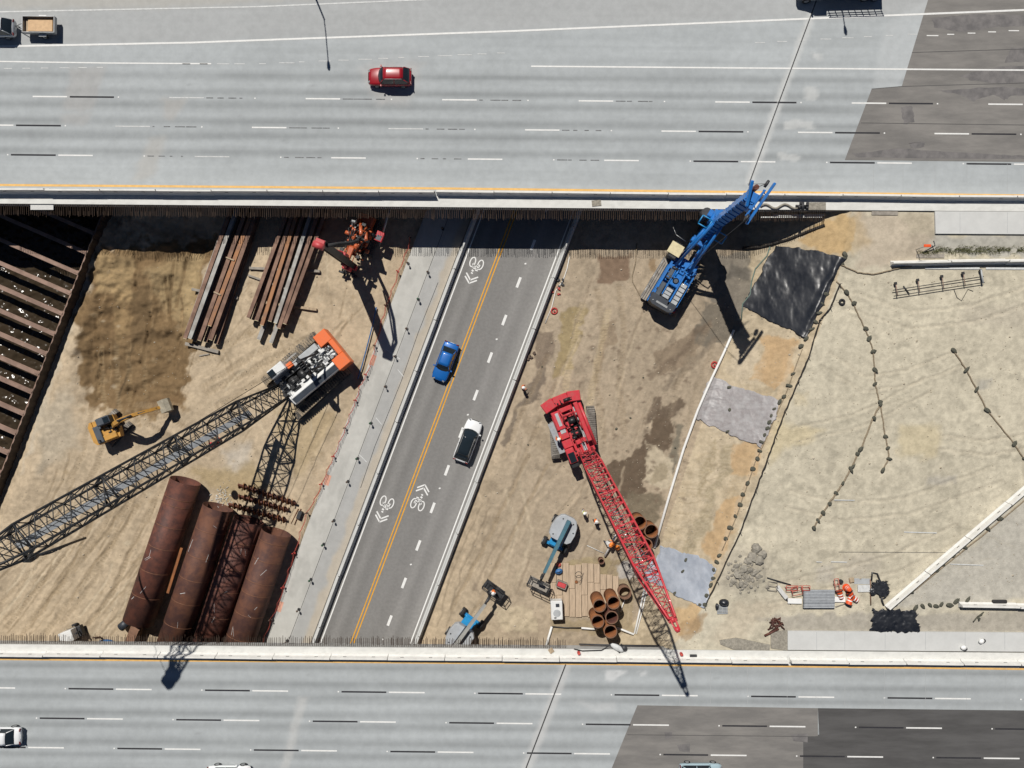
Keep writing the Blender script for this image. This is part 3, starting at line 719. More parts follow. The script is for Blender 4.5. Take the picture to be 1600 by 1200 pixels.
def dashes(fw, rows):
    for (blk, wh, y0, sl_, start, black_first, faded) in rows:
        k = -1
        while True:
            x = start + 213.3 * k
            if x > 1660: break
            f = faded and 150 < x < 640 and (k % 2 == 1 or x < 300)
            y = lambda q: y0 + sl_ * q
            if black_first: b0, w0 = x, x + blk + 4
            else: w0, b0 = x, x + wh + 4
            bm_ = M['faded_black'] if (faded and 180 < x < 1000) else M['black_paint']
            n_ = 4 if bm_ is M['faded_black'] else 1; q = b0
            for i in range(n_):
                e = q + blk / n_ * (1 if n_ == 1 else random.uniform(.15, 1.0))
                flat(fw, 'contrast_dash', [(q, y(q)), (e, y(e))], .17 if n_ == 1 else .1, bm_, zt); q = b0 + blk / n_ * (i + 1)
            flat(fw, 'lane_dash', [(w0, y(w0)), (w0 + wh, y(w0 + wh))], .15 if not f else .11, M['faded_paint'] if f else M['white_paint'], zt)
            mk = x - 6 if black_first else x + wh + blk + 10
            flat(fw, 'road_marker', [(mk, y(mk)), (mk + 2.2, y(mk))], .14, M['white_paint'], zt)
            k += 1
dashes(fw_top, [(69, 54, 150.3, .0080, 51, False, True), (70, 54, 195.5, .0090, -33, False, True), (70, 54, 241.6, .0094, 17, True, True)])
dashes(fw_bot, [(70, 56, 1074.8, .0113, 107, True, False), (70, 56, 1121.4, .0112, 62, True, False), (70, 56, 1167.4, .0112, -30, True, False)])
# asphalt surfacing at the right ends
def jag(poly, s=.5, step=5):
    out = []
    for i in range(len(poly)):
        a, b = poly[i], poly[(i + 1) % len(poly)]; n_ = max(1, int(math.hypot(b[0] - a[0], b[1] - a[1]) / step))
        for k in range(n_): t = k / n_; out.append((a[0] + (b[0] - a[0]) * t + random.uniform(-s, s) * (k > 0), a[1] + (b[1] - a[1]) * t + random.uniform(-s, s) * (k > 0)))
    return out
def patch(fw, name, poly, m, z): return MB().prism([tuple(W(a, b, z)[:2]) for a, b in poly], z - .004, z).build(name, m, fw)
patch(fw_top, 'asphalt_patch', [(1492, -140), (1450, 0), (1409, 135), (1362, 139), (1320, 250), (1950, 257), (1950, -140)], M['asph'], ZD + .008)
for q_ in ([(1362, 139), (1409, 135), (1950, 120)], [(1345, 192), (1950, 200)], [(1425, 82), (1950, 66)]): flat(fw_top, 'paving_seam', q_, .07, M['black_paint'] if False else M['joint'] if False else M['asph_dark'], ZD + .0115)
patch(fw_bot, 'asphalt_patch', [(996, 1102), (1278, 1106.5), (1278, 1150), (1255, 1152), (1255, 1300), (915, 1300)], M['asph'], ZD + .008)
for q_ in ([(980, 1148), (1278, 1151)],): flat(fw_bot, 'paving_seam', q_, .06, M['asph_dark'], ZD + .0115)
patch(fw_bot, 'dark_asphalt_patch', [(1278, 1106.5), (1950, 1114), (1950, 1300), (1255, 1300), (1255, 1152), (1262, 1146), (1280, 1148)], M['asph_dark'], ZD + .007)
for pl in ([(1455, 28), (1520, 22), (1600, 24), (1640, 30), (1640, 40), (1560, 42), (1500, 50), (1460, 44)], [(1500, 118), (1560, 104), (1640, 100), (1640, 128), (1560, 130), (1520, 126)],
           [(1408, 167), (1424, 165), (1430, 190), (1412, 195)], [(1462, 141), (1570, 135), (1610, 140), (1610, 148), (1580, 150), (1570, 156), (1550, 148), (1520, 158), (1500, 148)],
           [(1420, 222), (1446, 222), (1444, 230), (1424, 232)], [(1330, 240), (1400, 232), (1560, 242), (1640, 244), (1640, 249), (1340, 246)], [(1580, 75), (1640, 70), (1640, 95), (1570, 98)]):
    z = ZD + .0105
    c = [sum(p[i] for p in pl) / len(pl) for i in (0, 1)]; out = []
    for i in range(len(pl)):
        a, b = pl[i], pl[(i + 1) % len(pl)]
        for t in np.linspace(0, 1, 9)[:-1]:
            out.append((a[0] + (b[0] - a[0]) * t + random.uniform(-1.2, 1.2), a[1] + (b[1] - a[1]) * t + random.uniform(-1, 1)))
    patch(fw_top, 'tar_patch', out, M['tar'] if 'tar' in M else M.setdefault('tar', mat('tar_stain', (.125, .12, .12), .9, var=.2, scale=.9, col2=(.19, .18, .176), spec=.2)), z)
for pl in ([(1038, 1144), (1050, 1144), (1050, 1152), (1040, 1155)], [(1058, 1164), (1078, 1162), (1078, 1176), (1062, 1174)], [(1236, 1148), (1262, 1146), (1262, 1160), (1240, 1158)]):
    patch(fw_bot, 'tar_patch', pl, M['tar'], ZD + .0105)
# expansion joints and sawn joints
flat(fw_top, 'expansion_joint', [(1290, -40), (1268, 22), (1220, 152), (1172, 283), (1170, 290)], .11, M['joint'], ZD + .013)
flat(fw_top, 'joint_edge', [(1287.6, -40), (1265.6, 22), (1217.6, 152), (1169.6, 283)], .04, M['faded_paint'], ZD + .016)
flat(fw_bot, 'expansion_joint', [(884, 1038), (853, 1119), (822, 1200), (800, 1260)], .13, M['joint'], ZD + .013)
for x in (1062, 1110, 1168, 1230, 1275, 1320, 1382, 1446, 1510, 1572, 1630):
    flat(fw_bot, 'sawn_joint', [(x, 1044 if x > 1000 else 1040), (x, 1100 + (x - 996) * .013)], .035, M['hair_joint'], ZD + .014)
for x in (1365, 1411, 1461, 1511, 1574, 1630):
    flat(fw_top, 'sawn_joint', [(x, 256), (x, 300)], .035, M['hair_joint'], ZD + .014)
# wide new slabs beside the decks on the right
def slab(name, poly, m, z1, z0): 
    o = MB().prism([tuple(W(a, b, z1)[:2]) for a, b in poly], z0, z1).build(name, m); o['kind'] = 'structure'; return o
s1 = slab('approach_slab', [(1461, 330), (1950, 333), (1950, 368), (1462, 365)], M['kgrey'], ZD + .02, ZD - .6)
s2 = slab('approach_slab', [(1231, 986), (1950, 991), (1950, 1021), (1231, 1015.5)], M['kgrey'], ZD + .03, ZD - .6)
for x in (1276, 1320, 1383, 1446, 1508, 1570, 1632): flat(s2, 'sawn_joint', [(x, 987.5), (x, 1015)], .035, M['hair_joint'], ZD + .035)
for x in (1500, 1574): flat(s1, 'sawn_joint', [(x, 332), (x, 364)], .035, M['hair_joint'], ZD + .025)
# ------------------------------------------------------------------ street below
def RP(u, v, z=0.0):
    q = ROAD_O + Vector((ROAD_D.x * u + ROAD_N.x * v, ROAD_D.y * u + ROAD_N.y * v, 0)); q.z = z; return q
us = np.arange(-70, 80, .3)
def street_sheet(name, v0, v1, z, colf, m, dv=.22):
    vs_ = np.linspace(v0, v1, int((v1 - v0) / dv) + 1); U, V = np.meshgrid(us, vs_[::-1])
    X = ROAD_O.x + ROAD_D.x * U + ROAD_N.x * V; Y = ROAD_O.y + ROAD_D.y * U + ROAD_N.y * V
    return grid_obj(name, X[::-1], Y[::-1], np.full(X.shape, z), colf(U[::-1].ravel(), V[::-1].ravel()), m)
def bc(c, u, v, s=70):
    c = np.tile(np.array(c), (u.size, 1)).astype(float)
    f = 1 + (fbm(v * 1.6, u / 14, s) - .5) * .14 + (fbm(u / 1.2, v / 1.2, s + 3) - .5) * .08
    return c * f[:, None]
VL, VR = -4.05, 6.82          # barrier centre lines
def c_road(u, v):
    c = bc((.205, .200, .192), u, v)
    for w_, k in ((-3.0, -.12), (-1.3, -.10), (.95, -.02), (2.2, -.05), (3.6, .08), (5.8, .12), (4.6, -.06), (-2.1, .08)):
        c *= (1 + k * np.exp(-((v - w_) / .5) ** 2))[:, None]
    c[v > 3.3] *= 1.06
    return c
street = street_sheet('street', VL - .4, VR + .3, .03, c_road, M['road'])
def c_walk(u, v):
    c = bc((.455, .45, .42), u, v, 80); g = bc((.345, .345, .335), u, v, 84)
    c = c * (1 - .12 * sstep(.5, .66, fbm(u / 2.5, v / 1.2, 181, 5)))[:, None]; g = g * (1 + .14 * (fbm(u / 3, v / 1.5, 183, 5) - .4))[:, None]; t = bc((.40, .36, .30), u, v, 88)
    m1 = sstep(-6.9, -6.85, v)[:, None]; m2 = sstep(-5.6, -5.1, v + (fbm(u / 1.5, v, 89) - .5) * 1.0)[:, None]
    c = c * (1 - m1) + g * m1; return c * (1 - m2) + t * m2
walk = street_sheet('sidewalk', -9.5, VL - .42, .10, c_walk, M['slab'], .18)
def rl(name, v, w, m, u0=-66, u1=76, z=.042): return MB().strip([RP(u0, v), RP((u0 + u1) / 2, v), RP(u1, v)], w, z).build(name, m, street)
rl('centre_line', -.17, .13, M['yellow_paint']); rl('centre_line', .17, .13, M['yellow_paint'])
rl('edge_line', VL + .66, .14, M['white_paint']); rl('edge_line', VR - .62, .14, M['white_paint'])
dash_me = MB().strip([(-.62, 0, 0), (.62, 0, 0)], .30).mesh('lane_dash', M['white_paint'])
rz_road = math.atan2(ROAD_D.y, ROAD_D.x)
for k in range(-8, 12):
    p = W(788 - 22.4 * k, 500 + 58.7 * k, .043); inst('lane_dash', dash_me, street, p, rz_road)
    p = W(788 - 22.4 * k - 11, 500 + 58.7 * k - 29 + 16, .043)
mk = MB().strip([(-.11, 0, 0), (.11, 0, 0)], .16).mesh('road_marker', M['white_paint'])
for a, b in ((821, 412), (776, 530), (731, 648), (687, 763), (642, 882), (598, 999)): inst('road_marker', mk, street, W(a, b, .043), .3)
# seam along the sidewalk
MB().strip([RP(-60, -6.87), RP(70, -6.87)], .05, .105).build('seam', M['joint'], walk)
MB().strip([RP(-8, -5.35), RP(-2, -5.45), RP(4, -5.3), RP(12, -5.5), RP(17, -5.35)], .06, .106).build('crack', M['joint'], walk)
for u, v, l in ((1.2, -7.3, 2.0), (2.9, -5.7, .9), (13.5, -6.3, 1.1), (8.9, -6.1, .9)):
    MB().strip([RP(u, v - l / 2), RP(u + .5, v + l / 2)], .07, .107).build('chalk_mark', M['faded_paint'], walk)
for u in (3.0, 17.6, 33): 
    MB().strip([RP(u - .7, -9.2), RP(u + .5, -9.15)], .55, .108).build('spray_mark', M['opaint'], walk)
# bicycle lane symbols
def sharrow(px, py, up):
    z = .046; mb = MB(); s = 1.0
    def ring(cx, cy, rx, ry, w):
        n = 24; vs_ = []
        for i in range(n):
            a = 2 * math.pi * i / n
            vs_ += [(cx + math.cos(a) * rx, cy + math.sin(a) * ry, 0), (cx + math.cos(a) * (rx - w), cy + math.sin(a) * (ry - w), 0)]
        mb.add(vs_, [(2 * i, 2 * ((i + 1) % n), 2 * ((i + 1) % n) + 1, 2 * i + 1) for i in range(n)])
    # local frame: +x is the driving direction, y across
    ring(-.35, -.47, .62, .36, .13); ring(-.35, .47, .62, .36, .13)
    for a, b in (((-.35, -.47), (.1, -.1)), ((.1, -.1), (-.35, .47)), ((.1, -.1), (.30, .25)), ((-.35, .47), (.35, .30)), ((-.35, -.47), (.28, -.2)), ((.28, -.2), (.30, .25))):
        mb.strip([(a[0], a[1], 0), (b[0], b[1], 0)], .1)
    mb.strip([(.42, .1, 0), (.42, .42, 0)], .12); mb.strip([(.55, -.25, 0), (.62, -.02, 0)], .2); mb.strip([(.85, -.22, 0), (.9, .0, 0)], .16)
    for x in (1.05, 1.45):
        mb.strip([(x, -.72, 0), (x + .62, 0, 0)], .16); mb.strip([(x + .62, 0, 0), (x, .72, 0)], .16)
    o = mb.build('bicycle_symbol', M['white_paint'], street, W(px, py, z), rz_road + (math.pi if up else 0))
sharrow(743, 416, False); sharrow(603, 789, False); sharrow(654, 784, True)

# ------------------------------------------------------------------ concrete barriers, one thing per segment
KP = [(-.30, 0), (-.30, .08), (-.15, .30), (-.09, .81), (.09, .81), (.15, .30), (.30, .08), (.30, 0)]
def krail_mesh(L_, m, nm='barrier'):
    mb = MB(); mb.extr(KP, -L_ / 2 + .03, L_ / 2 - .03); return mb.mesh(nm, m)
slot_me = MB().box((0, 0, 0), (.36, .012, .1)).mesh('drain_slot', M['dsteel'])
pin_me = MB().tube((0, 0, 0), (0, 0, .5), .03, n=6).mesh('link_pin', M['rebar'])
_km = {}
def krails(p0, p1, n, m, label, group, frm='from the left', lim=(0, 1600, 0, 1200), zs=1.0):
    cnt = 0
    p0 = Vector(p0); p1 = Vector(p1); L_ = (p1 - p0).length / n; key = (round(L_, 2), m.name)
    if key not in _km: _km[key] = krail_mesh(L_, m)
    d = (p1 - p0).normalized(); rz = math.atan2(d.y, d.x)
    def seen(k):
        p = p0.lerp(p1, (k + .5) / n); a = 800 + p.x * F / (HC - p.z); b = 600 - p.y * F / (HC - p.z)
        return lim[0] - 20 < a < lim[1] + 20 and lim[2] < b < lim[3]
    for k in range(n):
        if not any(seen(k + q) for q in (-1, 0, 1)): continue
        p = p0.lerp(p1, (k + .5) / n)
        j = Vector((-d.y, d.x, 0)) * random.uniform(-.03, .03)
        o = inst('concrete_barrier', _km[key], None, p + j, rz + random.uniform(-.006, .006), (1, 1, zs)); px_ = 800 + p.x * F / (HC - p.z); py_ = 600 - p.y * F / (HC - p.z)
        vis = lim[0] - 20 < px_ < lim[1] + 20 and lim[2] < py_ < lim[3]; cnt += vis
        tag(o, (f'{ORD[cnt - 1]} {label}, counted {frm}' if vis else label + (' before the first in view' if not cnt else ' after the last in view')), 'barrier', group)
        for s in (-.25, .25):
            for q in (-1, 1): inst('lifting_slot', slot_me, o, (L_ * s, q * .127, .50))
        inst('link_pin', pin_me, o, (L_ / 2, 0, .42))
b_off = .62
krails(W(-180, 298.6, ZD), W(680, 302.8, ZD), 10, M['kwhite'], 'barrier segment on the upper freeway edge, left run', 'upper freeway barrier, left run', zs=1.3)
krails(W(682, 302.0, ZD), W(1762, 311.6, ZD), 12, M['kwhite'], 'barrier segment on the upper freeway edge, right run', 'upper freeway barrier, right run')
krails(W(-104, 1019.4, ZD), W(1229, 1020.2 + .0092 * 1229, ZD), 15, M['kwhite'], 'white barrier segment on the lower freeway beside the pit', 'lower freeway barrier beside the pit')
krails(W(1233, 1020.2 + .0092 * 1233, ZD), W(1766, 1020.2 + .0092 * 1766, ZD), 6, M['kwhite'], 'white barrier segment beside the lower pale slab', 'lower freeway barrier beside the slab')
krails(RP(-34.8, VL, .03), RP(58, VL, .03), 15, M['kgrey'], 'barrier segment between street and sidewalk', 'barrier along the left side of the street', 'from the top', (0, 1600, 290, 1030))
krails(RP(-37.8, VR, .03), RP(55, VR, .03), 15, M['kgrey'], 'barrier segment between street and drilling yard', 'barrier along the right side of the street', 'from the top', (0, 1600, 290, 1030))
def pz(px, py): return W(px, py, ZP + .03)
krails(pz(1384, 949), pz(1636, 733), 4, M['kwhite'], 'white barrier segment in the diagonal row', 'diagonal barrier row on the roadbed')
krails(pz(1497, 944.5), pz(1677, 948), 2, M['kwhite'], 'white barrier segment of the short row above the pale slab', 'short barrier row above the pale slab')
krails(pz(1390, 411.5), pz(1660, 408), 3, M['kwhite'], 'barrier segment below the strip of dry grass', 'barrier row below the dry grass')

# ------------------------------------------------------------------ flooded cofferdam
wt = MB()
nx, ny = 260, 560
wu = np.linspace(0, WL, ny); wv = np.linspace(-PIT_W, 0, nx); U, V = np.meshgrid(wu, wv)
X = wallA.x + WD.x * U + WN.x * V; Y = wallA.y + WD.y * U + WN.y * V
Zw = -3.2 + (fbm(X / .6, Y / .6, 91, 2) - .5) * .36
wm = bpy.data.materials.new('muddy_water'); wm.use_nodes = True
b = wm.node_tree.nodes['Principled BSDF']; b.inputs['Base Color'].default_value = (.040, .029, .018, 1); b.inputs['Roughness'].default_value = .19; b.inputs['IOR'].default_value = 1.33
nz = wm.node_tree.nodes.new('ShaderNodeTexNoise'); nz.inputs['Scale'].default_value = 2.6; nz.inputs['Detail'].default_value = 3
gg = wm.node_tree.nodes.new('ShaderNodeNewGeometry'); bp = wm.node_tree.nodes.new('ShaderNodeBump'); bp.inputs['Distance'].default_value = .02
wm.node_tree.links.new(gg.outputs['Position'], nz.inputs['Vector']); wm.node_tree.links.new(nz.outputs['Fac'], bp.inputs['Height']); wm.node_tree.links.new(bp.outputs[0], b.inputs['Normal'])
grid_obj('water', X[::-1] if False else X, Y, Zw, None, wm)
# sheet pile wall: corrugated sheets standing a metre proud of the ground
def sheet_wall(v, flip):
    mb = MB(); per = 1.1; pts = []; u = 0; k = 0
    while u < WL:
        a = .035 if k % 2 == 0 else -.035
        pts += [(u + .1, v + a), (u + .45, v + a)]; u += .55; k += 1
    vs_ = []; 
    for (uu, vv) in pts:
        q = wallA + WD * uu + WN * vv
        h = .75 + .45 * fbm(np.array([uu / 3.0]), np.array([v * 1.0]), 95)[0]
        vs_ += [(q.x, q.y, -6), (q.x, q.y, h)]
    mb.add(vs_, [(2 * i, 2 * i + 2, 2 * i + 3, 2 * i + 1) for i in range(len(pts) - 1)])
    o = mb.build('sheet_pile_wall', M['wallsteel'])
    md = o.modifiers.new('thick', 'SOLIDIFY'); md.thickness = .03
    return o
tag(sheet_wall(.1, False), 'rusty corrugated sheet pile wall edging the flooded excavation', 'sheet piling')
tag(sheet_wall(-PIT_W - .1, True), 'rusty sheet pile wall on the far side of the flooded excavation', 'sheet piling')
def ibeam(L_, h, w, t=.04):
    mb = MB(); mb.box((0, 0, h / 2 - t / 2), (L_, w, t)); mb.box((0, 0, -h / 2 + t / 2), (L_, w, t)); mb.box((0, 0, 0), (L_, t, h - 2 * t)); return mb
o = ibeam(WL, .55, .5).build('wale_beam', M['strut'], None, tuple((wallA + wallB) / 2 - WN * .35 + Vector((0, 0, -.35))), math.atan2(WD.y, WD.x))
tag(o, 'long rusty wale beam running along the sheet pile wall', 'beam')
strut_me = ibeam(PIT_W - 1.0, .55, .42).mesh('strut', M['strut'])
post_me = MB().box((0, 0, -.3), (.5, .55, .12)).box((0, 0, .32), (.55, .1, .06)).mesh('bracket', M['strut'])
sdir = Vector((-.918, .397, 0))
for i, (a, b) in enumerate(((152, 367), (142, 398), (129, 430), (116, 461), (104, 493), (92, 525), (84, 558), (74, 590), (70, 621), (57, 655), (47, 686), (35, 717), (20, 748), (8, 780))):
    e = W(a, b, -.35); _u, _v = wall_uv(e.x, e.y); e = e + sdir * ((_v + .55) / -(sdir.x * WN.x + sdir.y * WN.y)); ctr = e + sdir * (PIT_W - 1.0) / 2
    s_ = inst('cross_strut', strut_me, None, ctr, math.atan2(sdir.y, sdir.x))
    tag(s_, ORD[i] + ' rusty cross strut over the flooded excavation, counted from the top', 'strut', 'struts across the flooded excavation')
    inst('bracket', post_me, s_, (-(PIT_W - 1.0) / 2 + .3, 0, 0))
# ------------------------------------------------------------------ machines
def crawler(parent, y, L_, w, h, shoe_m, frame_m, rz=0.0, pitch=.26, lug=.07):
    """one crawler track: frame, rollers and a loop of ribbed shoes"""
    r = h / 2; Ls = L_ - h
    c, s = math.cos(rz), math.sin(rz)
    T = Matrix.Rotation(rz, 4, 'Z') @ Matrix.Translation((0, y, 0))
    fr = MB(); fr.box((0, 0, r), (Ls, w * .55, h * .62), T, ch=.05)
    for x in (-Ls / 2, Ls / 2): fr.tube(T @ Vector((x, -w * .3, r)), T @ Vector((x, w * .3, r)), r * .86, n=16)
    o = fr.build('crawler_track', frame_m, parent)
    sh = MB(); per = 2 * Ls + 2 * math.pi * r; n = int(per / pitch); st = per / n
    for k in range(n):
        t = k * st
        if t < Ls: p = (-Ls / 2 + t, h, 0.0)
        elif t < Ls + math.pi * r: a = (t - Ls) / r; p = (Ls / 2 + math.sin(a) * r, r + math.cos(a) * r, a)
        elif t < 2 * Ls + math.pi * r: p = (Ls / 2 - (t - Ls - math.pi * r), 0, math.pi)
        else: a = (t - 2 * Ls - math.pi * r) / r; p = (-Ls / 2 - math.sin(a) * r, r - math.cos(a) * r, math.pi + a)
        B = T @ Matrix.Translation((p[0], 0, max(p[1], .03))) @ Matrix.Rotation(p[2], 4, 'Y')
        sh.box((0, 0, 0), (st * .80, w, .05), B); sh.box((0, 0, lug / 2), (st * .22, w * .98, lug), B)
    sh.build('track_shoes', shoe_m, o)
    return o
def clutter(parent, name, m, c, d, n, smin=.15, smax=.6, seed=1):
    rr = random.Random(seed); mb = MB()
    for _ in range(n):
        q = [c[i] + rr.uniform(-.5, .5) * d[i] for i in range(3)]
        if rr.random() < .6: mb.box(q, [rr.uniform(smin, smax) for _ in range(3)], ch=.03)
        elif rr.random() < .5: mb.tube((q[0], q[1] - rr.uniform(.1, .5), q[2]), (q[0], q[1] + rr.uniform(.1, .5), q[2]), rr.uniform(.06, .2), n=10)
        else: mb.tube((q[0] - rr.uniform(.1, .7), q[1], q[2]), (q[0] + rr.uniform(.1, .7), q[1], q[2]), rr.uniform(.04, .13), n=8)
    o = mb.build(name, m, parent); o['kind'] = 'stuff'; return o
def rails(parent, pts, h=1.0, m=None, closed=False, name='handrail', r=.025):
    mb = MB(); pts = [Vector(p) for p in pts]
    for p in pts: mb.tube(p, p + Vector((0, 0, h)), r, n=5)
    seg = list(zip(pts[:-1], pts[1:])) + ([(pts[-1], pts[0])] if closed else [])
    for a, b in seg:
        for k in (.5, 1): mb.tube(a + Vector((0, 0, h * k)), b + Vector((0, 0, h * k)), r, n=5)
    return mb.build(name, m or M['chain'], parent)
def lattice(parent, p0, p1, w, d, foot, tip, fw, tw, bay, rc, rl, mc, ml, walk=False, name='boom', head=True, headm=None, hs=1.0):
    p0 = Vector(p0); p1 = Vector(p1); L_ = (p1 - p0).length; ax = (p1 - p0) / L_
    yv = Vector((0, 0, 1)).cross(ax).normalized(); zv = ax.cross(yv)
    def at(s, y, z): return p0 + ax * s + yv * y + zv * z
    def wd(s):
        if s < foot: t = s / foot; return fw + (w - fw) * t, .35 + (d - .35) * t
        if s > L_ - tip: t = (L_ - s) / tip; return tw + (w - tw) * t, .45 + (d - .45) * t
        return w, d
    n = int(L_ / bay); ss = [L_ * k / n for k in range(n + 1)]; br = [0, foot, L_ - tip, L_]
    o = bpy.data.objects.new(name, None); COL.objects.link(o); o.parent = parent
    for s in (foot, foot + (L_ - foot - tip) / 3, foot + 2 * (L_ - foot - tip) / 3, L_ - tip):      # section frames
        a, b = wd(s); root = MB()
        q = [at(s, -a / 2, -b / 2), at(s, a / 2, -b / 2), at(s, a / 2, b / 2), at(s, -a / 2, b / 2)]
        for i in range(4): root.tube(q[i], q[(i + 1) % 4], rc * .9, n=6)
        root.tube(q[0], q[2], rl, n=5); root.tube(q[1], q[3], rl, n=5)
        root.build('section_frame', mc, o)
    for sy, sz in ((-1, -1), (1, -1), (1, 1), (-1, 1)):
        mb = MB()
        mb.path([at(s, sy * wd(s)[0] / 2, sz * wd(s)[1] / 2) for s in br], rc, 8); mb.build('chord', mc, o)
    lc = MB()
    for k in range(n):
        s0, s1 = ss[k], ss[k + 1]; a0, b0 = wd(s0); a1, b1 = wd(s1); f = 1 if k % 2 else -1
        for z in (-1, 1):
            lc.tube(at(s0, f * a0 / 2, z * b0 / 2), at(s1, -f * a1 / 2, z * b1 / 2), rl, n=5, cap=False); lc.tube(at(s0, -f * a0 / 2, z * b0 / 2), at((s0 + s1) / 2, 0, z * (b0 + b1) / 4), rl * .8, n=5, cap=False)
            lc.tube(at(s1, -a1 / 2, z * b1 / 2), at(s1, a1 / 2, z * b1 / 2), rl * .85, n=5, cap=False)
        for y in (-1, 1):
            lc.tube(at(s0, y * a0 / 2, f * b0 / 2), at(s1, y * a1 / 2, -f * b1 / 2), rl, n=5, cap=False)
            lc.tube(at(s1, y * a1 / 2, -b1 / 2), at(s1, y * a1 / 2, b1 / 2), rl * .85, n=5, cap=False)
    lc.build('lacing', ml, o)
    if walk:
        mb = MB(); q = [at(s, .0, -d * .42) for s in (foot * .7, L_ - tip)]
        qa = [at(s, y, -d * .42) for s in (foot * .7, L_ - tip) for y in (-.32, .32)]
        up = zv * .05
        mb.add([qa[0], qa[1], qa[3], qa[2], qa[0] + up, qa[1] + up, qa[3] + up, qa[2] + up], [(0, 3, 2, 1), (4, 5, 6, 7), (0, 1, 5, 4), (1, 2, 6, 5), (2, 3, 7, 6), (3, 0, 4, 7)])
        mb.build('walkway', M['grate'], o)
    if head:
        hb = MB()
        a = at(L_ - .2, 0, 0)
        for y in (-.35, .35):
            hb.path([at(L_ - 1.2, y * 1.2 * hs, .1), at(L_, y * hs, 0), at(L_ + .9, y * .8 * hs, -.35)], .14 * hs, 6)
        for s_, z_, r_ in ((L_ - .1, -.1, .5), (L_ + .7, -.45, .42)):
            hb.tube(at(s_, -.28 * hs, z_), at(s_, .28 * hs, z_), r_ * hs, n=16)
        hb.build('boom_head', headm or mc, o)
    return o, at, L_

# --- white and orange crawler crane with the long black boom
cl = Vector((-23.3, .9, 0)); btip_w = Vector((-42.8, -15.2, 30.0))
yaw = math.atan2(btip_w.y + .7, btip_w.x + 25.2)
cr = thing('crawler_crane', 'white crawler crane with orange counterweight and long black lattice boom', 'crane', cl, yaw)
inv = (Matrix.Translation(cl) @ Matrix.Rotation(yaw, 4, 'Z')).inverted()
for y in (-2.65, 2.65): crawler(cr, y, 7.9, 1.0, 1.15, M['dtrack'], M['dsteel'], R(3), .30, .14)
mb = MB(); mb.box((0, 0, .85), (3.6, 4.4, .7), ch=.1); mb.tube((0, 0, 1.2), (0, 0, 1.55), 1.5, n=24); mb.build('carbody', M['black'], cr)
mb = MB(); mb.box((-.6, 0, 1.72), (7.0, 3.3, .3), ch=.04); mb.build('upper_deck', M['cgrey'], cr)
mb = MB(); mb.extr([(1.05, 1.85), (1.05, 2.95), (1.35, 3.05), (2.05, 2.75), (2.05, 1.85)], -3.9, 2.5); h = mb.build('engine_hood', M['cwhite'], cr)
mb = MB(); mb.extr([(1.42, 3.04), (1.42, 3.08), (1.98, 2.84), (1.98, 2.80)], -3.8, 2.35); mb.build('dark_hood_top', M['slate'], h)
mb = MB(); mb.box((-.2, .72, 2.35), (2.6, .7, .9), ch=.06); mb.box((1.6, .9, 2.2), (1.2, .5, .7), ch=.05); mb.build('side_box', M['cwhite'], cr)
mb = MB(); mb.box((-2.2, -1.55, 2.15), (2.4, .75, .7), ch=.05); mb.box((-.2, -1.6, 2.05), (1.2, .6, .5), ch=.05); mb.build('side_box', M['cgrey'], cr)
# counterweight: two stacked orange blocks and a rear beam
for y in (-1.62, 1.62):
    mb = MB()
    for k in range(3): mb.box((-4.55, y, 1.75 + k * .62), (1.6, 1.45, .6), ch=.06)
    mb.build('counterweight_block', M['corange'], cr)
mb = MB()
for k in range(3): mb.box((-5.05, 0, 1.75 + k * .62), (.62, 1.85, .6), ch=.06)
mb.build('counterweight_beam', M['corange'], cr)
clutter(cr, 'winch_machinery', M['cwhite'], (-2.9, -.1, 2.6), (3.0, 1.7, 1.0), 34, .12, .6, 3)
clutter(cr, 'engine_parts', M['steel'], (-3.6, 0, 2.9), (1.9, 1.5, .7), 26, .1, .4, 4)
clutter(cr, 'dark_engine_parts', M['black'], (-2.4, -.1, 2.7), (3.6, 1.6, .9), 24, .1, .45, 6)
for k, x in enumerate((-.2, 1.1)):
    mb = MB(); mb.tube((x, -.75, 2.3), (x, .75, 2.3), .52, n=20); mb.tube((x, -.8, 2.3), (x, -.72, 2.3), .72, n=20); mb.tube((x, .72, 2.3), (x, .8, 2.3), .72, n=20); mb.build('winch_drum', M['black'], cr)
clutter(cr, 'boom_foot_parts', M['black'], (1.6, -.1, 2.4), (2.2, 1.9, .8), 26, .15, .6, 5)
# cab on the right of the machine
cb = MB(); cb.box((1.55, -2.05, 2.75), (2.0, 1.05, 1.7), ch=.1); cab = cb.build('cab', M['cwhite'], cr)
mb = MB(); mb.box((2.15, -2.05, 3.615), (.75, .8, .03)); mb.box((2.57, -2.05, 2.9), (.03, .85, 1.1)); mb.box((1.6, -2.59, 2.95), (1.5, .03, .9)); mb.build('window', M['glass'], cab)
mb = MB(); mb.box((.25, -1.75, 2.5), (.7, .6, .5), ch=.04); mb.build('orange_box', M['corange'], cr)
rails(cr, [(-1.1, -2.35, 1.9), (.4, -2.35, 1.9)], .9, M['cwhite'])
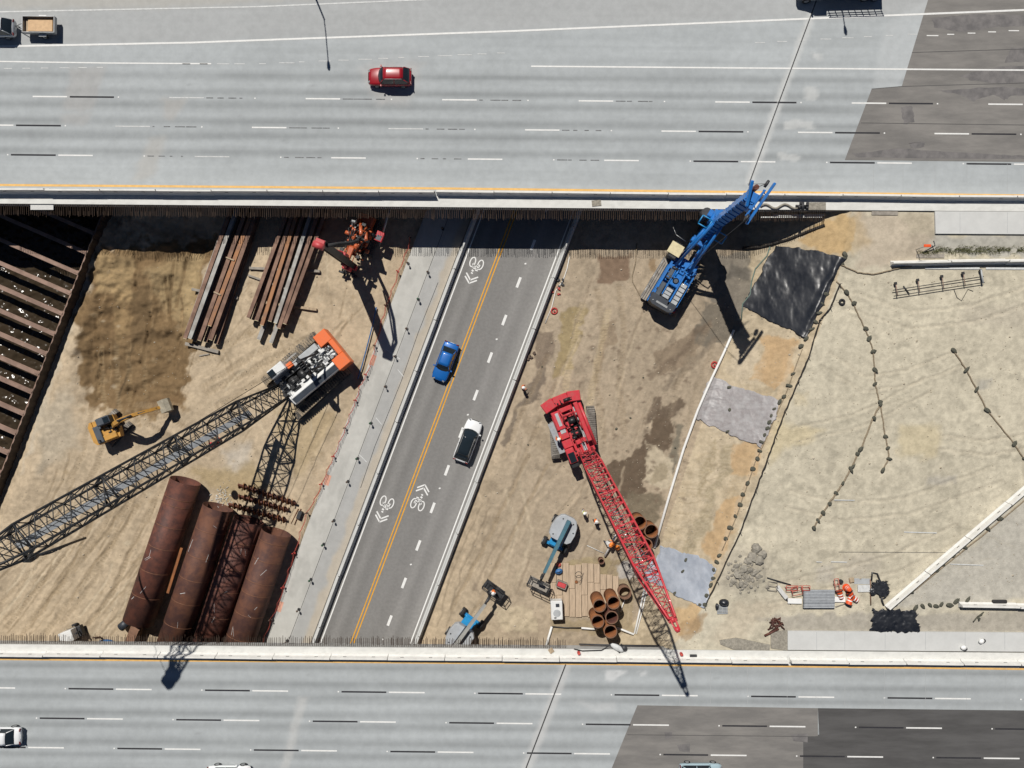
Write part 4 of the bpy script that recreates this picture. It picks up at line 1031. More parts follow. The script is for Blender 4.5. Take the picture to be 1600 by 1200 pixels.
# black gantry
mb = MB()
for y in (-.85, .85):
    mb.tube((-.6, y, 1.9), (-1.6, y * .8, 6.6), .16, n=8); mb.tube((-3.2, y, 1.9), (-1.6, y * .8, 6.6), .12, n=8); mb.tube((-1.9, y * .9, 4.2), (-1.15, y * .9, 4.2), .09, n=6)
for z, y in ((6.6, .95), (4.2, .8), (5.4, .8)): mb.tube((-1.6 + (6.6 - z) * .1, -y, z), (-1.6 + (6.6 - z) * .1, y, z), .14, n=8)
mb.box((-1.6, 0, 6.6), (.5, 1.7, .45), ch=.05); gan = mb.build('gantry', M['black'], cr)
mb = MB()
for y in (-.4, -.15, .1, .35): mb.tube((-1.6, y - .04, 6.75), (-1.6, y + .04, 6.75), .38, n=14)
mb.build('sheave', M['dsteel'], gan)
bf = Vector((2.6, 0, 2.2)); bt = inv @ btip_w
boom, at, BL = lattice(cr, bf, bt, 2.55, 2.3, 6.5, 6.0, 1.7, .8, 1.55, .115, .058, M['black'], M['black'], walk=True, hs=1.5)
rp = MB()
for y in (-.75, .75): rp.tube((-1.6, y, 6.7), at(BL, y * .6, .3), .03, n=4)
for y in (-.12, .1): rp.tube((.2, y, 2.8), at(BL - .2, y, .5), .022, n=4)
rp.build('pendant_ropes', M['black'], boom)
hk = MB(); hp = at(BL + .5, 0, -.5); hz = hp + Vector((0, 0, -11.5))
hk.tube(hp, hz, .03, n=5); hk.tube(hz + Vector((0, 0, .9)), hz, .2, .42, n=12); hk.tube(hz, hz + Vector((0, 0, -1.0)), .42, .25, n=12); hk.tube(hz + Vector((0, 0, -1)), hz + Vector((0, 0, -9.0)), .13, n=8)
hk.build('hook_block', M['dsteel'], boom)
h2 = MB(); hp = at(BL * .42, -1.2, -1.2); hz = hp + Vector((0, 0, -3.2)); h2.tube(hp, hz, .03, n=5); h2.sph(hz + Vector((0, 0, -.4)), .42, 10, 6, (1, 1, 1.5)); h2.build('hook_ball', M['dsteel'], boom)

# --- red crawler crane
rl_ = Vector((6.9, -5.5, 0)); rtip = Vector((12.9, -18.9, 26.0))
ryaw = math.atan2(-12.6, 5.1)
rc_ = thing('crawler_crane', 'red crawler crane with red lattice boom leaning over the standing casings', 'crane', rl_, ryaw)
rinv = (Matrix.Translation(rl_) @ Matrix.Rotation(ryaw, 4, 'Z')).inverted()
for y in (-2.15, 2.15): crawler(rc_, y, 5.7, .9, 1.05, M['track'], M['dsteel'], R(-86) - ryaw, .24, .05)
mb = MB(); mb.box((0, 0, .8), (3.0, 3.6, .6), ch=.1, rz=R(-86) - ryaw); mb.tube((0, 0, 1.05), (0, 0, 1.4), 1.3, n=24); mb.build('carbody', M['dsteel'], rc_)
mb = MB(); mb.box((-.55, .1, 1.55), (6.3, 3.1, .25), ch=.04); mb.build('upper_deck', M['cred'], rc_)
for y in (-1.5, 1.5):
    mb = MB()
    for k in range(2): mb.box((-3.9, y, 1.95 + k * .55), (1.15, 1.45, .53), ch=.07, rz=R(-14) * (1 if y > 0 else -1))
    mb.build('counterweight_block', M['cred'], rc_)
mb = MB(); mb.box((-4.05, 0, 2.1), (1.05, 1.7, 1.2), ch=.06); cwc = mb.build('counterweight_core', M['cred'], rc_)
clutter(rc_, 'counterweight_links', M['black'], (-3.75, 0, 2.75), (.5, 1.6, .15), 12, .08, .2, 8)
mb = MB(); mb.box((-.9, 1.35, 2.2), (4.6, .5, 1.05), ch=.08); mb.tube((-3.0, 1.78, 2.5), (2.0, 1.78, 2.5), .17, n=10); mb.build('side_housing', M['cred'], rc_)
mb = MB(); mb.box((-1.0, .95, 1.72), (5.0, .3, .06)); mb.build('walkway', M['cgrey'], rc_)
mb = MB(); mb.box((-2.0, -1.05, 2.3), (2.1, 1.1, 1.2), ch=.08); mb.box((-.3, -1.1, 2.2), (.95, 1.1, 1.0), ch=.06); mb.box((.75, -1.1, 2.2), (.9, 1.1, 1.05), ch=.06); hs = mb.build('machinery_house', M['cred'], rc_)
mb = MB(); mb.box((-2.1, -1.05, 2.915), (1.5, .35, .03)); mb.box((-.75, -1.05, 2.72), (.5, .6, .05)); mb.build('grille', M['cgrey'], hs)
mb = MB(); mb.box((-2.9, .1, 2.2), (.5, 1.4, .9), ch=.05); mb.box((-2.2, .1, 2.5), (.18, 2.3, .3), ch=.04); mb.build('cross_beam', M['cred'], rc_)
mb = MB(); mb.box((-.6, .35, 1.72), (2.6, .95, .08)); mb.build('winch_bay', M['black'], rc_)
for x in (-1.4, .1):
    mb = MB(); mb.tube((x, -.1, 2.05), (x, .8, 2.05), .38, n=18); mb.tube((x, -.12, 2.05), (x, -.06, 2.05), .52, n=18); mb.tube((x, .78, 2.05), (x, .84, 2.05), .52, n=18); mb.build('winch_drum', M['black'], rc_)
mb = MB(); mb.box((1.05, .4, 2.0), (.5, 1.3, .7), ch=.05); mb.box((1.9, .5, 1.95), (1.2, .7, .5), ch=.05); mb.build('boom_bracket', M['cred'], rc_)
mb = MB(); mb.box((1.75, .55, 2.22), (.9, .4, .05)); mb.build('step_plate', M['cgrey'], rc_)
clutter(rc_, 'hoses', M['cred_f'], (-.8, .1, 2.4), (4.6, 2.2, .6), 28, .08, .32, 9)
clutter(rc_, 'dark_fittings', M['black'], (-.6, 0, 2.3), (5.2, 2.6, .7), 22, .06, .24, 10)
cb = MB(); cb.box((2.1, -1.2, 2.3), (1.7, .95, 1.55), ch=.1); cab = cb.build('cab', M['cred'], rc_)
mb = MB(); mb.box((2.3, -1.2, 3.09), (1.1, .72, .03)); mb.box((2.97, -1.2, 2.45), (.03, .8, 1.0)); mb.box((2.1, -1.69, 2.55), (1.3, .03, .8)); mb.build('window', M['glass'], cab)
mb = MB(); mb.box((3.25, -1.2, 1.7), (.6, 1.1, .25), ch=.05); mb.box((3.25, -1.2, 2.6), (.5, .9, .4), ch=.06); mb.build('cab_guard', M['black'], cab)
rails(rc_, [(-2.6, -1.65, 1.7), (-.6, -1.65, 1.7), (1.2, -1.65, 1.7)], .9, M['cred'])
mb = MB()
for y in (-.7, .9):
    mb.tube((-1.0, y, 1.8), (-2.4, y * .8, 4.6), .1, n=8); mb.tube((-3.3, y, 1.8), (-2.4, y * .8, 4.6), .08, n=8)
mb.tube((-2.4, -.6, 4.6), (-2.4, .75, 4.6), .1, n=8); mb.build('gantry', M['cred'], rc_)
bf = Vector((2.35, .5, 1.9)); bt = rinv @ rtip
boom, at, BL = lattice(rc_, bf, bt, 1.9, 1.7, 4.0, 6.5, 1.5, .55, 1.05, .100, .040, M['cred'], M['cred'], walk=False, hs=.55)
rp = MB()
for y in (-.6, .6): rp.tube((-2.4, y, 4.7), at(BL, y * .5, .2), .022, n=4)
rp.tube((0, .4, 2.4), at(BL, .1, .4), .02, n=4); rp.build('pendant_ropes', M['dsteel'], boom)
mb = MB(); rr = random.Random(5)
for k in range(22):
    s = BL * rr.uniform(.40, .86); p = at(s, rr.uniform(-.5, .5), rr.uniform(.1, .6)); mb.tube(p, p + Vector((rr.uniform(-.4, .4), rr.uniform(-.4, .4), rr.uniform(-.1, .3))), rr.uniform(.04, .1), n=6)
mb.build('boom_fittings', M['chain'], boom)
hk = MB(); hp = at(BL + .5, 0, -.5); hz = hp + Vector((0, 0, -7.5)); hk.tube(hp, hz, .02, n=5); hk.build('hoist_rope', M['dsteel'], boom)

# --- blue drilling rig
bl = Vector((18.2, 11.6, 0)); byaw = math.atan2(.86, .51)
br_ = thing('drilling_rig', 'blue drilling rig with tall blue mast beside the upper freeway edge', 'drilling rig', bl, byaw)
for y in (-1.85, 1.85): crawler(br_, y, 6.6, .85, 1.05, M['dtrack'], M['dsteel'], 0, .25, .06)
mb = MB(); mb.box((0, 0, .8), (3.2, 3.0, .6), ch=.1); mb.tube((0, 0, 1.05), (0, 0, 1.4), 1.3, n=24); mb.build('carbody', M['dsteel'], br_)
mb = MB(); mb.box((-.4, 0, 1.55), (6.2, 3.1, .3), ch=.05); mb.build('upper_deck', M['cblue'], br_)
mb = MB(); mb.prism([(-3.7, -1.0), (-3.45, -1.45), (-2.6, -1.55), (-2.5, 1.55), (-3.45, 1.45), (-3.7, 1.0)], 1.2, 2.75); mb.build('counterweight', M['navy'], br_)
mb = MB(); mb.box((-3.25, 0, 2.77), (.22, 1.4, .05)); mb.tube((-3.3, -1.1, 2.75), (-3.3, -1.1, 2.82), .07); mb.tube((-3.3, 1.1, 2.75), (-3.3, 1.1, 2.82), .07); mb.build('reflector', M['chain'], br_)
mb = MB(); mb.box((-1.3, -1.1, 2.1), (2.6, .8, 1.1), ch=.06); mb.box((-1.8, .05, 2.1), (1.4, .95, 1.0), ch=.06); pn = mb.build('engine_housing', M['navy'], br_)
for i in range(5): 
    MB().box((-2.35 + i * .52, -1.1, 2.68), (.42, .66, .06), ch=.01).build('roof_panel', M['cgrey'], pn)
for i in range(3): MB().box((-2.25 + i * .42, .05, 2.63), (.34, .75, .06), ch=.01).build('roof_panel', M['cgrey'], pn)
mb = MB(); mb.box((-1.0, -.58, 2.5), (3.9, .16, .5)); mb.box((-.7, 1.38, 2.3), (4.9, .24, .4)); mb.box((-.6, -1.58, 2.2), (5.0, .14, .5)); mb.box((-.6, .55, 2.4), (3.2, .1, .4)); mb.box((1.0, 0, 2.15), (.5, 2.6, .7), ch=.05)
for k in range(7): mb.tube((1.15, -1.1 + k * .36, 2.3), (1.15, -1.1 + k * .36, 2.75), .09, n=8)
mb.build('blue_frame', M['cblue'], br_)
mb = MB(); mb.box((-.1, -.05, 2.2), (1.5, 1.0, .7), ch=.08); mb.tube((-.2, -.05, 2.4), (-.2, -.05, 2.55), .36, n=16); mb.build('power_pack', M['cblue'], br_)
mb = MB(); mb.tube((-.2, -.05, 2.55), (-.2, -.05, 2.6), .25, n=14); mb.box((-1.9, .95, 2.3), (1.9, .55, .8), ch=.08); mb.box((.2, .85, 2.2), (1.2, .5, .7), ch=.06); mb.build('dark_hood', M['slate'], br_)
clutter(br_, 'hydraulic_lines', M['cblue'], (.4, 0, 2.3), (2.6, 2.2, .6), 26, .07, .3, 12)
clutter(br_, 'dark_fittings', M['dsteel'], (-.4, .2, 2.2), (4.2, 2.4, .7), 26, .08, .35, 13)
mb = MB(); mb.box((-1.0, 2.0, 1.6), (5.2, .75, .06)); mb.build('side_platform', M['wood_g'], br_)
rails(br_, [(-3.5, 2.35, 1.62), (-1.8, 2.35, 1.62), (0, 2.35, 1.62), (1.5, 2.35, 1.62)], .9, M['chain'])
mb = MB(); mb.box((2.6, 1.75, 2.2), (1.9, 1.0, 1.5), ch=.1); cab = mb.build('cab', M['dsteel'], br_)
mb = MB(); mb.box((2.7, 1.8, 3.05), (1.35, 1.5, .08), ch=.02); mb.build('cab_roof', M['beige'], cab)
mb = MB(); mb.box((3.56, 1.75, 2.35), (.03, .8, .9)); mb.box((2.6, 2.26, 2.35), (1.5, .03, .8)); mb.build('window', M['glass'], cab)
for q_ in ((-3.0, 2.2, 1.4), (-2.9, -1.75, 1.4)): MB().box(q_, (.5, .25, .18)).build('red_step', M['cred'], br_)
MX = 5.75
mb = MB()
for y in (-.62, .62):           # support arms and backstay rams
    mb.box((3.4, y, 2.3), (3.8, .28, .5), ch=.05); mb.tube((1.2, y * 1.4, 2.6), (MX - .5, y * .7, 9.5), .15, n=10); mb.tube((2.6, y * 1.2, 2.2), (MX - .5, y * .8, 6.0), .2, n=10)
mb.box((4.6, 0, 2.9), (.5, 1.8, .7), ch=.05); mb.build('support_arm', M['cblue'], br_)
mast = MB()
for y in (-.42, .42): mast.box((MX, y, 10.3), (.95, .12, 18.6))
mast.box((MX - .45, 0, 10.3), (.10, .72, 18.6)); mast.box((MX + .1, 0, 10.3), (.08, .72, 18.6))
for k in range(16): mast.box((MX + .52, 0, 1.6 + k * 1.18), (.12, 1.0, .16)); mast.box((MX - .53, 0, 1.6 + k * 1.18), (.1, .95, .12))
mo = mast.build('mast', M['cblue'], br_)
mb = MB(); mb.tube((MX + 1.05, 0, 1.0), (MX + 1.05, 0, 19.6), .24, n=14); mb.build('kelly_bar', M['rust'], mo)
mb = MB(); mb.box((MX + .85, 0, 7.0), (1.5, 1.5, 1.3), ch=.12); mb.tube((MX + 1.05, 0, 6.0), (MX + 1.05, 0, 8.2), .62, n=18); mb.box((MX + .9, .95, 7.1), (.8, .5, .9), ch=.08); mb.build('rotary_drive', M['cblue'], mo)
mb = MB(); mb.tube((MX + 1.05, 0, .2), (MX + 1.05, 0, 6.0), .6, n=20); mb.tube((MX + .9, 1.3, 5.2), (MX + .9, 1.3, 7.0), .55, n=16); mb.build('casing', M['dsteel'], mo)
mb = MB()           # twin beams of the mast head
def beam(mb, p, q, w, h):
    p = Vector(p); q = Vector(q); d = q - p; T = Matrix.Translation((p + q) / 2) @ d.to_track_quat('X', 'Z').to_matrix().to_4x4(); mb.box((0, 0, 0), (d.length, w, h), T, ch=.04)
beam(mb, (3.6, -.95, 19.3), (7.75, -1.15, 20.0), .22, .5); beam(mb, (4.2, -.55, 19.2), (6.9, -.75, 19.7), .18, .4)
beam(mb, (4.85, -.1, 19.6), (6.75, .75, 20.5), .26, .4); beam(mb, (5.0, -.5, 18.4), (5.0, -.5, 19.6), .4, .4)
mb.box((MX + .1, -.1, 19.3), (.9, 1.0, .7), ch=.05)
for k in range(4): beam(mb, (4.3 + k * .75, -.97, 19.35 + k * .12), (4.6 + k * .75, -.6, 19.35 + k * .12), .08, .12)
mb.build('mast_head', M['cblue'], mo)
mb = MB()
for x in (MX + 1.7, MX - 1.8): mb.tube((x, -.7, 19.7), (x, -.5, 19.7), .35, n=14)
mb.build('sheave', M['dsteel'], mo)
mb = MB(); mb.tube((MX + 1.8, -.65, 19.8), (MX + 1.05, 0, 19.2), .03, n=5); mb.tube((MX - 1.9, -.65, 19.8), (1.0, -.2, 2.8), .03, n=5); mb.tube((MX + .7, .9, 20.0), (MX + 1.7, -.65, 19.8), .02, n=4); mb.build('hoist_rope', M['dsteel'], mo)
for p in ((MX - .4, 1.1, 8.2), (MX - .6, -1.2, 6.8)):
    q = Vector(p); s = .55; mb = MB()
    c4 = [q + Vector((0, -s, -s)), q + Vector((0, s, -s)), q + Vector((0, s, s)), q + Vector((0, -s, s))]
    c4 = [Vector((v.x + (v.z - q.z) * .8, v.y, q.z + (v.z - q.z) * .3)) for v in c4]
    for i in range(4): mb.tube(c4[i], c4[(i + 1) % 4], .07, n=6)
    mb.build('service_bracket', M['lblue'], mo)
mb = MB(); mb.tube((4.0, 1.3, 3.0), (4.0, 2.6, 3.4), .04, n=5); mb.tube((4.0, 2.6, 3.4), (4.6, 3.3, 3.2), .04, n=5); mb.build('lamp_arm', M['chain'], br_)

# --- orange drilling rig half under the upper deck
ol = Vector((-16.7, 16.75, 0)); oyaw = math.atan2(-3.2, -1.3)
og = thing('drilling_rig', 'orange drilling rig with dark mast, partly in the shade of the upper deck', 'drilling rig', ol, oyaw)
og.scale = (1.1, 1.15, 1.03)
for y in (-1.15, 1.15): crawler(og, y, 3.6, .5, .75, M['dtrack'], M['dsteel'], 0, .2, .04)
mb = MB(); mb.box((-.3, 0, .95), (3.4, 1.9, .45), ch=.06); mb.build('chassis', M['dsteel'], og)
mb = MB(); mb.box((-1.3, -.1, 1.9), (1.3, 1.5, 1.2), ch=.1); mb.box((-.2, .55, 1.7), (.9, .7, .9), ch=.08); mb.build('engine_cover', M['dorange'], og)
mb = MB(); mb.box((-.35, 1.75, 2.3), (1.0, .75, .5), ch=.05); mb.build('control_box', M['cred'], og)
mb = MB(); mb.box((-.2, 1.75, 2.57), (.5, .5, .04)); mb.build('screen_cover', M['slate'], og)
mb = MB()
for y, x, z in ((-.1, -.4, 3.8), (.55, -.1, 3.8)):
    mb.tube((x - .9, y - .5, 2.4), (x + .8, y + .6, z + .6), .17, n=10); mb.tube((x, y, 2.2), (x + 1.4, y * .6, 4.6), .15, n=10)
mb.tube((.2, -.5, 2.0), (1.9, -.2, 4.2), .18, n=10); mb.sph((1.6, .5, 4.4), .27); mb.sph((1.9, .1, 4.0), .25); mb.box((1.6, 0, 3.4), (1.1, .9, .9), ch=.1)
mb.box((.6, -.6, 3.0), (1.5, .35, .5), ch=.06); mb.box((.3, .8, 2.6), (1.6, .4, .7), ch=.08); mb.tube((.2, .9, 3.6), (1.9, .5, 4.5), .13, n=10); mb.box((2.5, .2, 4.6), (1.3, .5, .4), ch=.06); mb.box((2.6, -.3, 3.0), (1.2, .35, .5), ch=.06)
mb.build('boom_arm', M['dorange'], og)
mb = MB(); rr = random.Random(4)
for k in range(9):
    y0 = rr.uniform(-.8, .8); mb.path([(-.6 + rr.uniform(-.4, .4), y0, 2.2), (.3, y0 + rr.uniform(-.4, .4), 4.0 + rr.uniform(-.3, .8)), (1.2, y0 * .5, 4.5), (2.2, y0 * .4, 3.4)], .055, 6)
mb.build('hose', M['rubber'], og)
clutter(og, 'valve_block', M['dorange'], (1.3, .1, 3.2), (3.0, 1.9, 1.8), 34, .1, .34, 15)
clutter(og, 'dark_fittings', M['black'], (1.0, .1, 3.3), (3.4, 2.0, 1.9), 48, .1, .42, 16)
clutter(og, 'bright_fittings', M['chain'], (.2, 0, 3.6), (2.2, 1.6, 1.2), 10, .06, .2, 17)
OM = 3.35
mb = MB()
for y in (-.34, .34): mb.box((OM, y, 7.6), (.62, .12, 14.4))
mb.box((OM - .18, 0, 7.6), (.1, .58, 14.4))
for k in range(24): mb.box((OM + .25, 0, .8 + k * .6), (.08, .6, .12))
om = mb.build('mast', M['dsteel'], og)
mb = MB(); mb.box((OM + .1, 0, 14.7), (.75, .8, .55), ch=.05); mb.tube((OM + .3, -.45, 14.9), (OM + .3, .45, 14.9), .3, n=14); mb.build('mast_head', M['cred_f'], om)
mb = MB(); mb.box((OM + .35, 0, 2.4), (.7, .75, 1.3), ch=.08); mb.tube((OM + .45, 0, 0.1), (OM + .45, 0, 5.0), .12, n=10); mb.box((OM + .1, .45, 1.2), (.5, .35, .7), ch=.05); mb.build('drill_head', M['cred'], om)
clutter(om, 'clamp_table', M['dsteel'], (OM + .4, 0, .7), (1.2, 1.5, .8), 16, .1, .4, 18)
mb = MB(); mb.path([(OM, .5, 14.3), (OM - .6, 1.0, 13.2), (OM - 1.3, 1.2, 10.2), (OM - 2.0, 1.0, 7.0), (OM - 2.4, .5, 4.6)], .16, 7); mb.path([(OM, .4, 14.2), (OM - .5, .9, 12.6), (OM - 1.2, 1.0, 9.6), (OM - 1.9, .8, 6.4)], .1, 6); mb.build('hose_bundle', M['rubber'], om)
mb = MB(); mb.tube((OM - .6, .1, 4.5), (OM - .3, 0, 9.0), .12, n=8); mb.box((OM - .35, .1, 6.0), (.5, .6, 1.6), ch=.06); mb.build('mast_slide', M['cred'], om)
pl_ = MB().tube(W(610, 322, 4.0), W(592, 385, .6), .14, n=10).build('steel_tube', M['steel']); tag(pl_, 'grey steel tube leaning under the deck next to the orange drilling rig', 'tube')

# --- yellow excavator
xl = Vector((-45.2, -5.0, gz(-45.2, -5.0) + .0)); xyaw = math.atan2(.378, .926)
ex = thing('excavator', 'yellow excavator with reaching arm at the edge of the brown diggings', 'excavator', xl, xyaw)
for y in (-1.05, 1.05): crawler(ex, y, 3.5, .55, .8, M['track'], M['dsteel'], math.atan2(.74, .68) - xyaw, .18, .03)
mb = MB(); mb.box((0, 0, .7), (1.6, 1.7, .5), ch=.08); mb.tube((0, 0, .8), (0, 0, 1.1), .7, n=18); mb.build('carbody', M['dsteel'], ex)
mb = MB(); mb.prism([(-1.75, -1.0), (-1.55, -1.32), (1.15, -1.32), (1.3, -.5), (1.2, 1.25), (-1.5, 1.3), (-1.75, .95)], 1.1, 1.9); mb.box((.2, -.95, 2.0), (1.5, .65, .4), ch=.06); up = mb.build('upper_body', M['cyellow'], ex)
mb = MB(); mb.prism([(-1.85, -.9), (-1.55, -1.34), (-1.3, -1.34), (-1.3, 1.3), (-1.55, 1.3), (-1.85, .85)], .95, 2.05); mb.build('counterweight', M['cyellow'], ex)
mb = MB(); mb.box((-.95, -.30, 2.05), (.72, 1.9, .4), ch=.06); mb.box((-.6, .45, 2.05), (.5, .5, .34), ch=.05); mb.build('engine_hood', M['slate'], ex)
mb = MB(); mb.box((.35, .85, 2.15), (1.55, .85, 1.45), ch=.1); cab = mb.build('cab', M['slate'], ex)
mb = MB(); mb.box((.75, .85, 2.89), (.6, .62, .03)); mb.box((1.14, .85, 2.35), (.03, .7, .9)); mb.box((.35, 1.29, 2.35), (1.2, .03, .8)); mb.build('window', M['glass'], cab)
mb = MB(); mb.tube((-.95, -1.0, 2.25), (-.95, -1.0, 2.65), .09, n=10); mb.build('exhaust', M['dsteel'], ex)
clutter(ex, 'swing_gear', M['black'], (.7, -.15, 1.95), (1.1, .8, .4), 14, .1, .35, 21)
def arm(pts, w, hs, mm, name):
    mb = MB(); rings = []
    for i, p in enumerate(pts):
        p = Vector(p); a = Vector(pts[max(i - 1, 0)]); b = Vector(pts[min(i + 1, len(pts) - 1)]); t = (b - a).normalized(); nv = Vector((0, 1, 0)).cross(t) * -1; h = hs[i] / 2
        rings.append([p + Vector((0, -w / 2, 0)) - nv * h, p + Vector((0, w / 2, 0)) - nv * h, p + Vector((0, w / 2, 0)) + nv * h, p + Vector((0, -w / 2, 0)) + nv * h])
    mb.loft(rings, smooth=False); return mb.build(name, mm, ex)
bo = arm([(.7, 0, 1.7), (1.9, 0, 3.3), (2.7, 0, 3.9), (3.5, 0, 4.0), (4.6, 0, 3.6)], .42, [.4, .62, .66, .55, .35], M['cyellow'], 'boom')
arm([(4.2, 0, 4.0), (4.7, 0, 3.5), (5.6, 0, 2.5), (6.3, 0, 1.6)], .34, [.35, .5, .4, .28], M['cyellow'], 'stick')
mb = MB()
for y in (-.28, .28): mb.tube((1.1, y, 1.5), (2.5, y, 3.5), .11, n=10)
mb.tube((2.6, 0, 4.35), (4.2, 0, 4.2), .1, n=10); mb.tube((4.7, 0, 3.8), (6.1, 0, 2.0), .09, n=10); mb.build('hydraulic_ram', M['dsteel'], ex)
mb = MB(); prof = [(6.25, 1.75), (6.9, 1.85), (7.35, 1.5), (7.4, 1.0), (7.0, .55), (6.4, .45)]
for y in (-.72, .72): mb.add([(x, y, z) for x, z in prof] + [(x, y * .95, z) for x, z in prof], [tuple(range(6)), tuple(range(11, 5, -1))])
mb.add([(x, y, z) for y in (-.72, .72) for x, z in prof], [(i, i + 1, i + 7, i + 6) for i in range(5)])
for k in range(5): mb.box((6.3, -.6 + k * .3, .4), (.22, .12, .08))
mb.build('bucket', M['bucket'], ex)

# --- boom lifts
def boom_lift(loc, yaw, label, boom_m, blen, kz):
    t = thing('boom_lift', label, 'boom lift', loc, yaw, None)
    mb = MB(); mb.box((.3, 0, .75), (3.0, 1.5, .5), ch=.08); mb.build('chassis', M['lblue'], t)
    for x in (-1.0, 1.75):
        ax = MB().box((x, 0, .6), (.35, 2.3, .3), ch=.04).build('axle', M['lblue'], t)
        for y in (-1.25, 1.25):
            w_ = MB().tube((x, y - .2, .52), (x, y + .2, .52), .52, n=20).build('wheel', M['rubber'], t)
            MB().tube((x, y - .21, .52), (x, y + .21, .52), .26, n=14).build('rim', M['cgrey'], w_)
    hood = [(-2.1, -.55), (-1.9, -.95), (-1.3, -1.3), (-.4, -1.45), (.5, -1.35), (.85, -1.0), (.9, 0), (.85, 1.0), (.5, 1.35), (-.4, 1.45), (-1.3, 1.3), (-1.9, .95), (-2.1, .55)]
    mb = MB(); mb.loft([[(x * s, y * s, z) for x, y in hood] for s, z in ((.97, 1.15), (1, 1.3), (1, 2.0), (.95, 2.13))], smooth=False); hd_ = mb.build('hood', M['liftgrey'], t)
    mb = MB(); 
    for x, y in ((-1.6, -.6), (.4, -.9), (-.6, 1.1), (-1.5, .7)): mb.box((x, y, 2.14), (.14, .14, .05))
    mb.build('latch', M['dsteel'], hd_)
    z0 = 2.45
    mb = MB(); mb.box((.1, 0, z0), (3.6, .34, .42), ch=.03); mb.build('boom_base', M['lblue'], t)
    b1 = MB().tube((-1.7, 0, z0 + .05), (-1.7, 0, z0 + .06), .01, n=4)
    b1.loft([[(-1.75, -.21, z0 - .05), (-1.75, .21, z0 - .05), (-1.75, .21, z0 + .45), (-1.75, -.21, z0 + .45)], [(blen, -.16, z0 + kz), (blen, .16, z0 + kz), (blen, .16, z0 + kz + .34), (blen, -.16, z0 + kz + .34)]], smooth=False)
    bo = b1.build('boom', boom_m, t)
    MB().box((-.2, .28, z0 + .28), (3.0, .08, .1)).build('cable_track', M['rubber'], bo)
    zb = z0 + kz + .1
    mb = MB(); mb.path([(blen - .1, 0, zb + .1), (blen + .5, .05, zb - .1), (blen + 1.0, .1, zb - .5)], .14, 8); mb.box((blen + .55, 0, zb - .25), (.5, .3, .5), ch=.04); mb.build('jib', M['dsteel'], t)
    bk = Vector((blen + 1.65, .1, zb - 1.0))
    mb = MB(); mb.box((bk.x, bk.y, bk.z), (1.0, 2.4, .06)); fl = mb.build('basket_floor', M['wood_g'] if boom_m is M['tealboom'] else M['dsteel'], t)
    q = [(bk.x - .5, bk.y - 1.2, bk.z), (bk.x - .5, bk.y, bk.z), (bk.x - .5, bk.y + 1.2, bk.z), (bk.x + .5, bk.y + 1.2, bk.z), (bk.x + .5, bk.y, bk.z), (bk.x + .5, bk.y - 1.2, bk.z)]
    rails(t, q, 1.1, M['dsteel'], True, 'basket_rail', .045)
    mb = MB(); mb.box((bk.x - .4, bk.y, bk.z + 1.0), (.3, .7, .25), ch=.03); mb.build('control_panel', M['dsteel'], t)
    return t, Matrix.Translation(loc) @ Matrix.Rotation(yaw, 4, 'Z') @ bk
pa = W(877.5, 833, 1.6); pa.z = 0
boom_lift(pa, yaw_px(-.43, .90), 'boom lift with dark blue boom and empty basket next to the plank mat', M['tealboom'], 4.6, .1)
pb = W(722, 990, 1.6); pb.z = 0
_, basket = boom_lift(pb, yaw_px(.59, -.81), 'boom lift with grey boom and a worker in its basket', M['greyboom'], 4.5, .1)
# ------------------------------------------------------------------ steel piles in two stacks
END_ME = MB().box((0, 0, 0), (.04, .4, .46)).mesh('painted_end', M['pile_end'])
def pile(p0, p1, z, m, label, group, w=.44):
    a = W(p0[0], p0[1], z); b = W(p1[0], p1[1], z); d = b - a; L_ = d.length
    o = ibeam(L_, .46, w, .05).build('steel_pile', m, None, (a + b) / 2, math.atan2(d.y, d.x)); tag(o, label, 'steel beam', group)
    inst('painted_end', END_ME, o, (-L_ / 2 - .02, 0, 0))
    return o
def ext(p, q, y=292):
    t = (y - p[1]) / (q[1] - p[1]); return (p[0] + (q[0] - p[0]) * t, y)
A_ = [((290, 529), (351, 358), 'pile'), ((297.5, 529), (360, 357), 'pile_g'), ((312.5, 532), (372.5, 365), 'pile'), ((328.5, 509), (382.5, 365), 'pile_o'), ((330, 531), (390, 365), 'pile')]
B_ = [((388.5, 497), (437.5, 366), 'pile'), ((402, 501), (447.5, 366), 'pile'), ((410, 508), (455, 366), 'pile_o'), ((422.5, 502), (465, 366), 'pile'), ((431, 505), (476, 366), 'pile_g'), ((436.5, 513), (487, 366), 'pile'), ((445.5, 506), (496.5, 367), 'pile')]
nmA = ['brown', 'pale grey', 'dark brown', 'short orange', 'outer brown']
for i, (p, q, m) in enumerate(A_):
    pile(p, ext(p, q), 1.30, M[m], f'{nmA[i]} steel beam on top of the left beam stack, number {"one two three four five".split()[i]} from the left', 'beams in the left stack')
for i, (p, q) in enumerate((((293, 520), (345, 372)), ((305, 533), (362, 372)), ((322, 534), (378, 372)), ((338, 537), (388, 385)))):
    pile(p, ext(p, q, 296), .62, M['pile' if i else 'pile_g'], ORD[i] + ' lower layer beam from the left in the left stack', 'lower beams of the left stack')
nmB = ['first', 'second', 'third', 'fourth', 'fifth', 'sixth', 'seventh']
for i, (p, q, m) in enumerate(B_):
    pile(p, ext(p, q), 1.30, M[m], f'{nmB[i]} steel beam from the left on top of the right beam stack', 'beams in the right stack', .40)
for i, (p, q) in enumerate((((397, 500), (440, 372)), ((405, 531), (463, 372)), ((424, 536), (482, 372)), ((441, 512), (492, 372)))):
    pile(p, ext(p, q, 296), .62, M['pile_g' if i in (1, 2) else 'pile'], ORD[i] + ' lower layer beam from the left in the right stack', 'lower beams of the right stack')
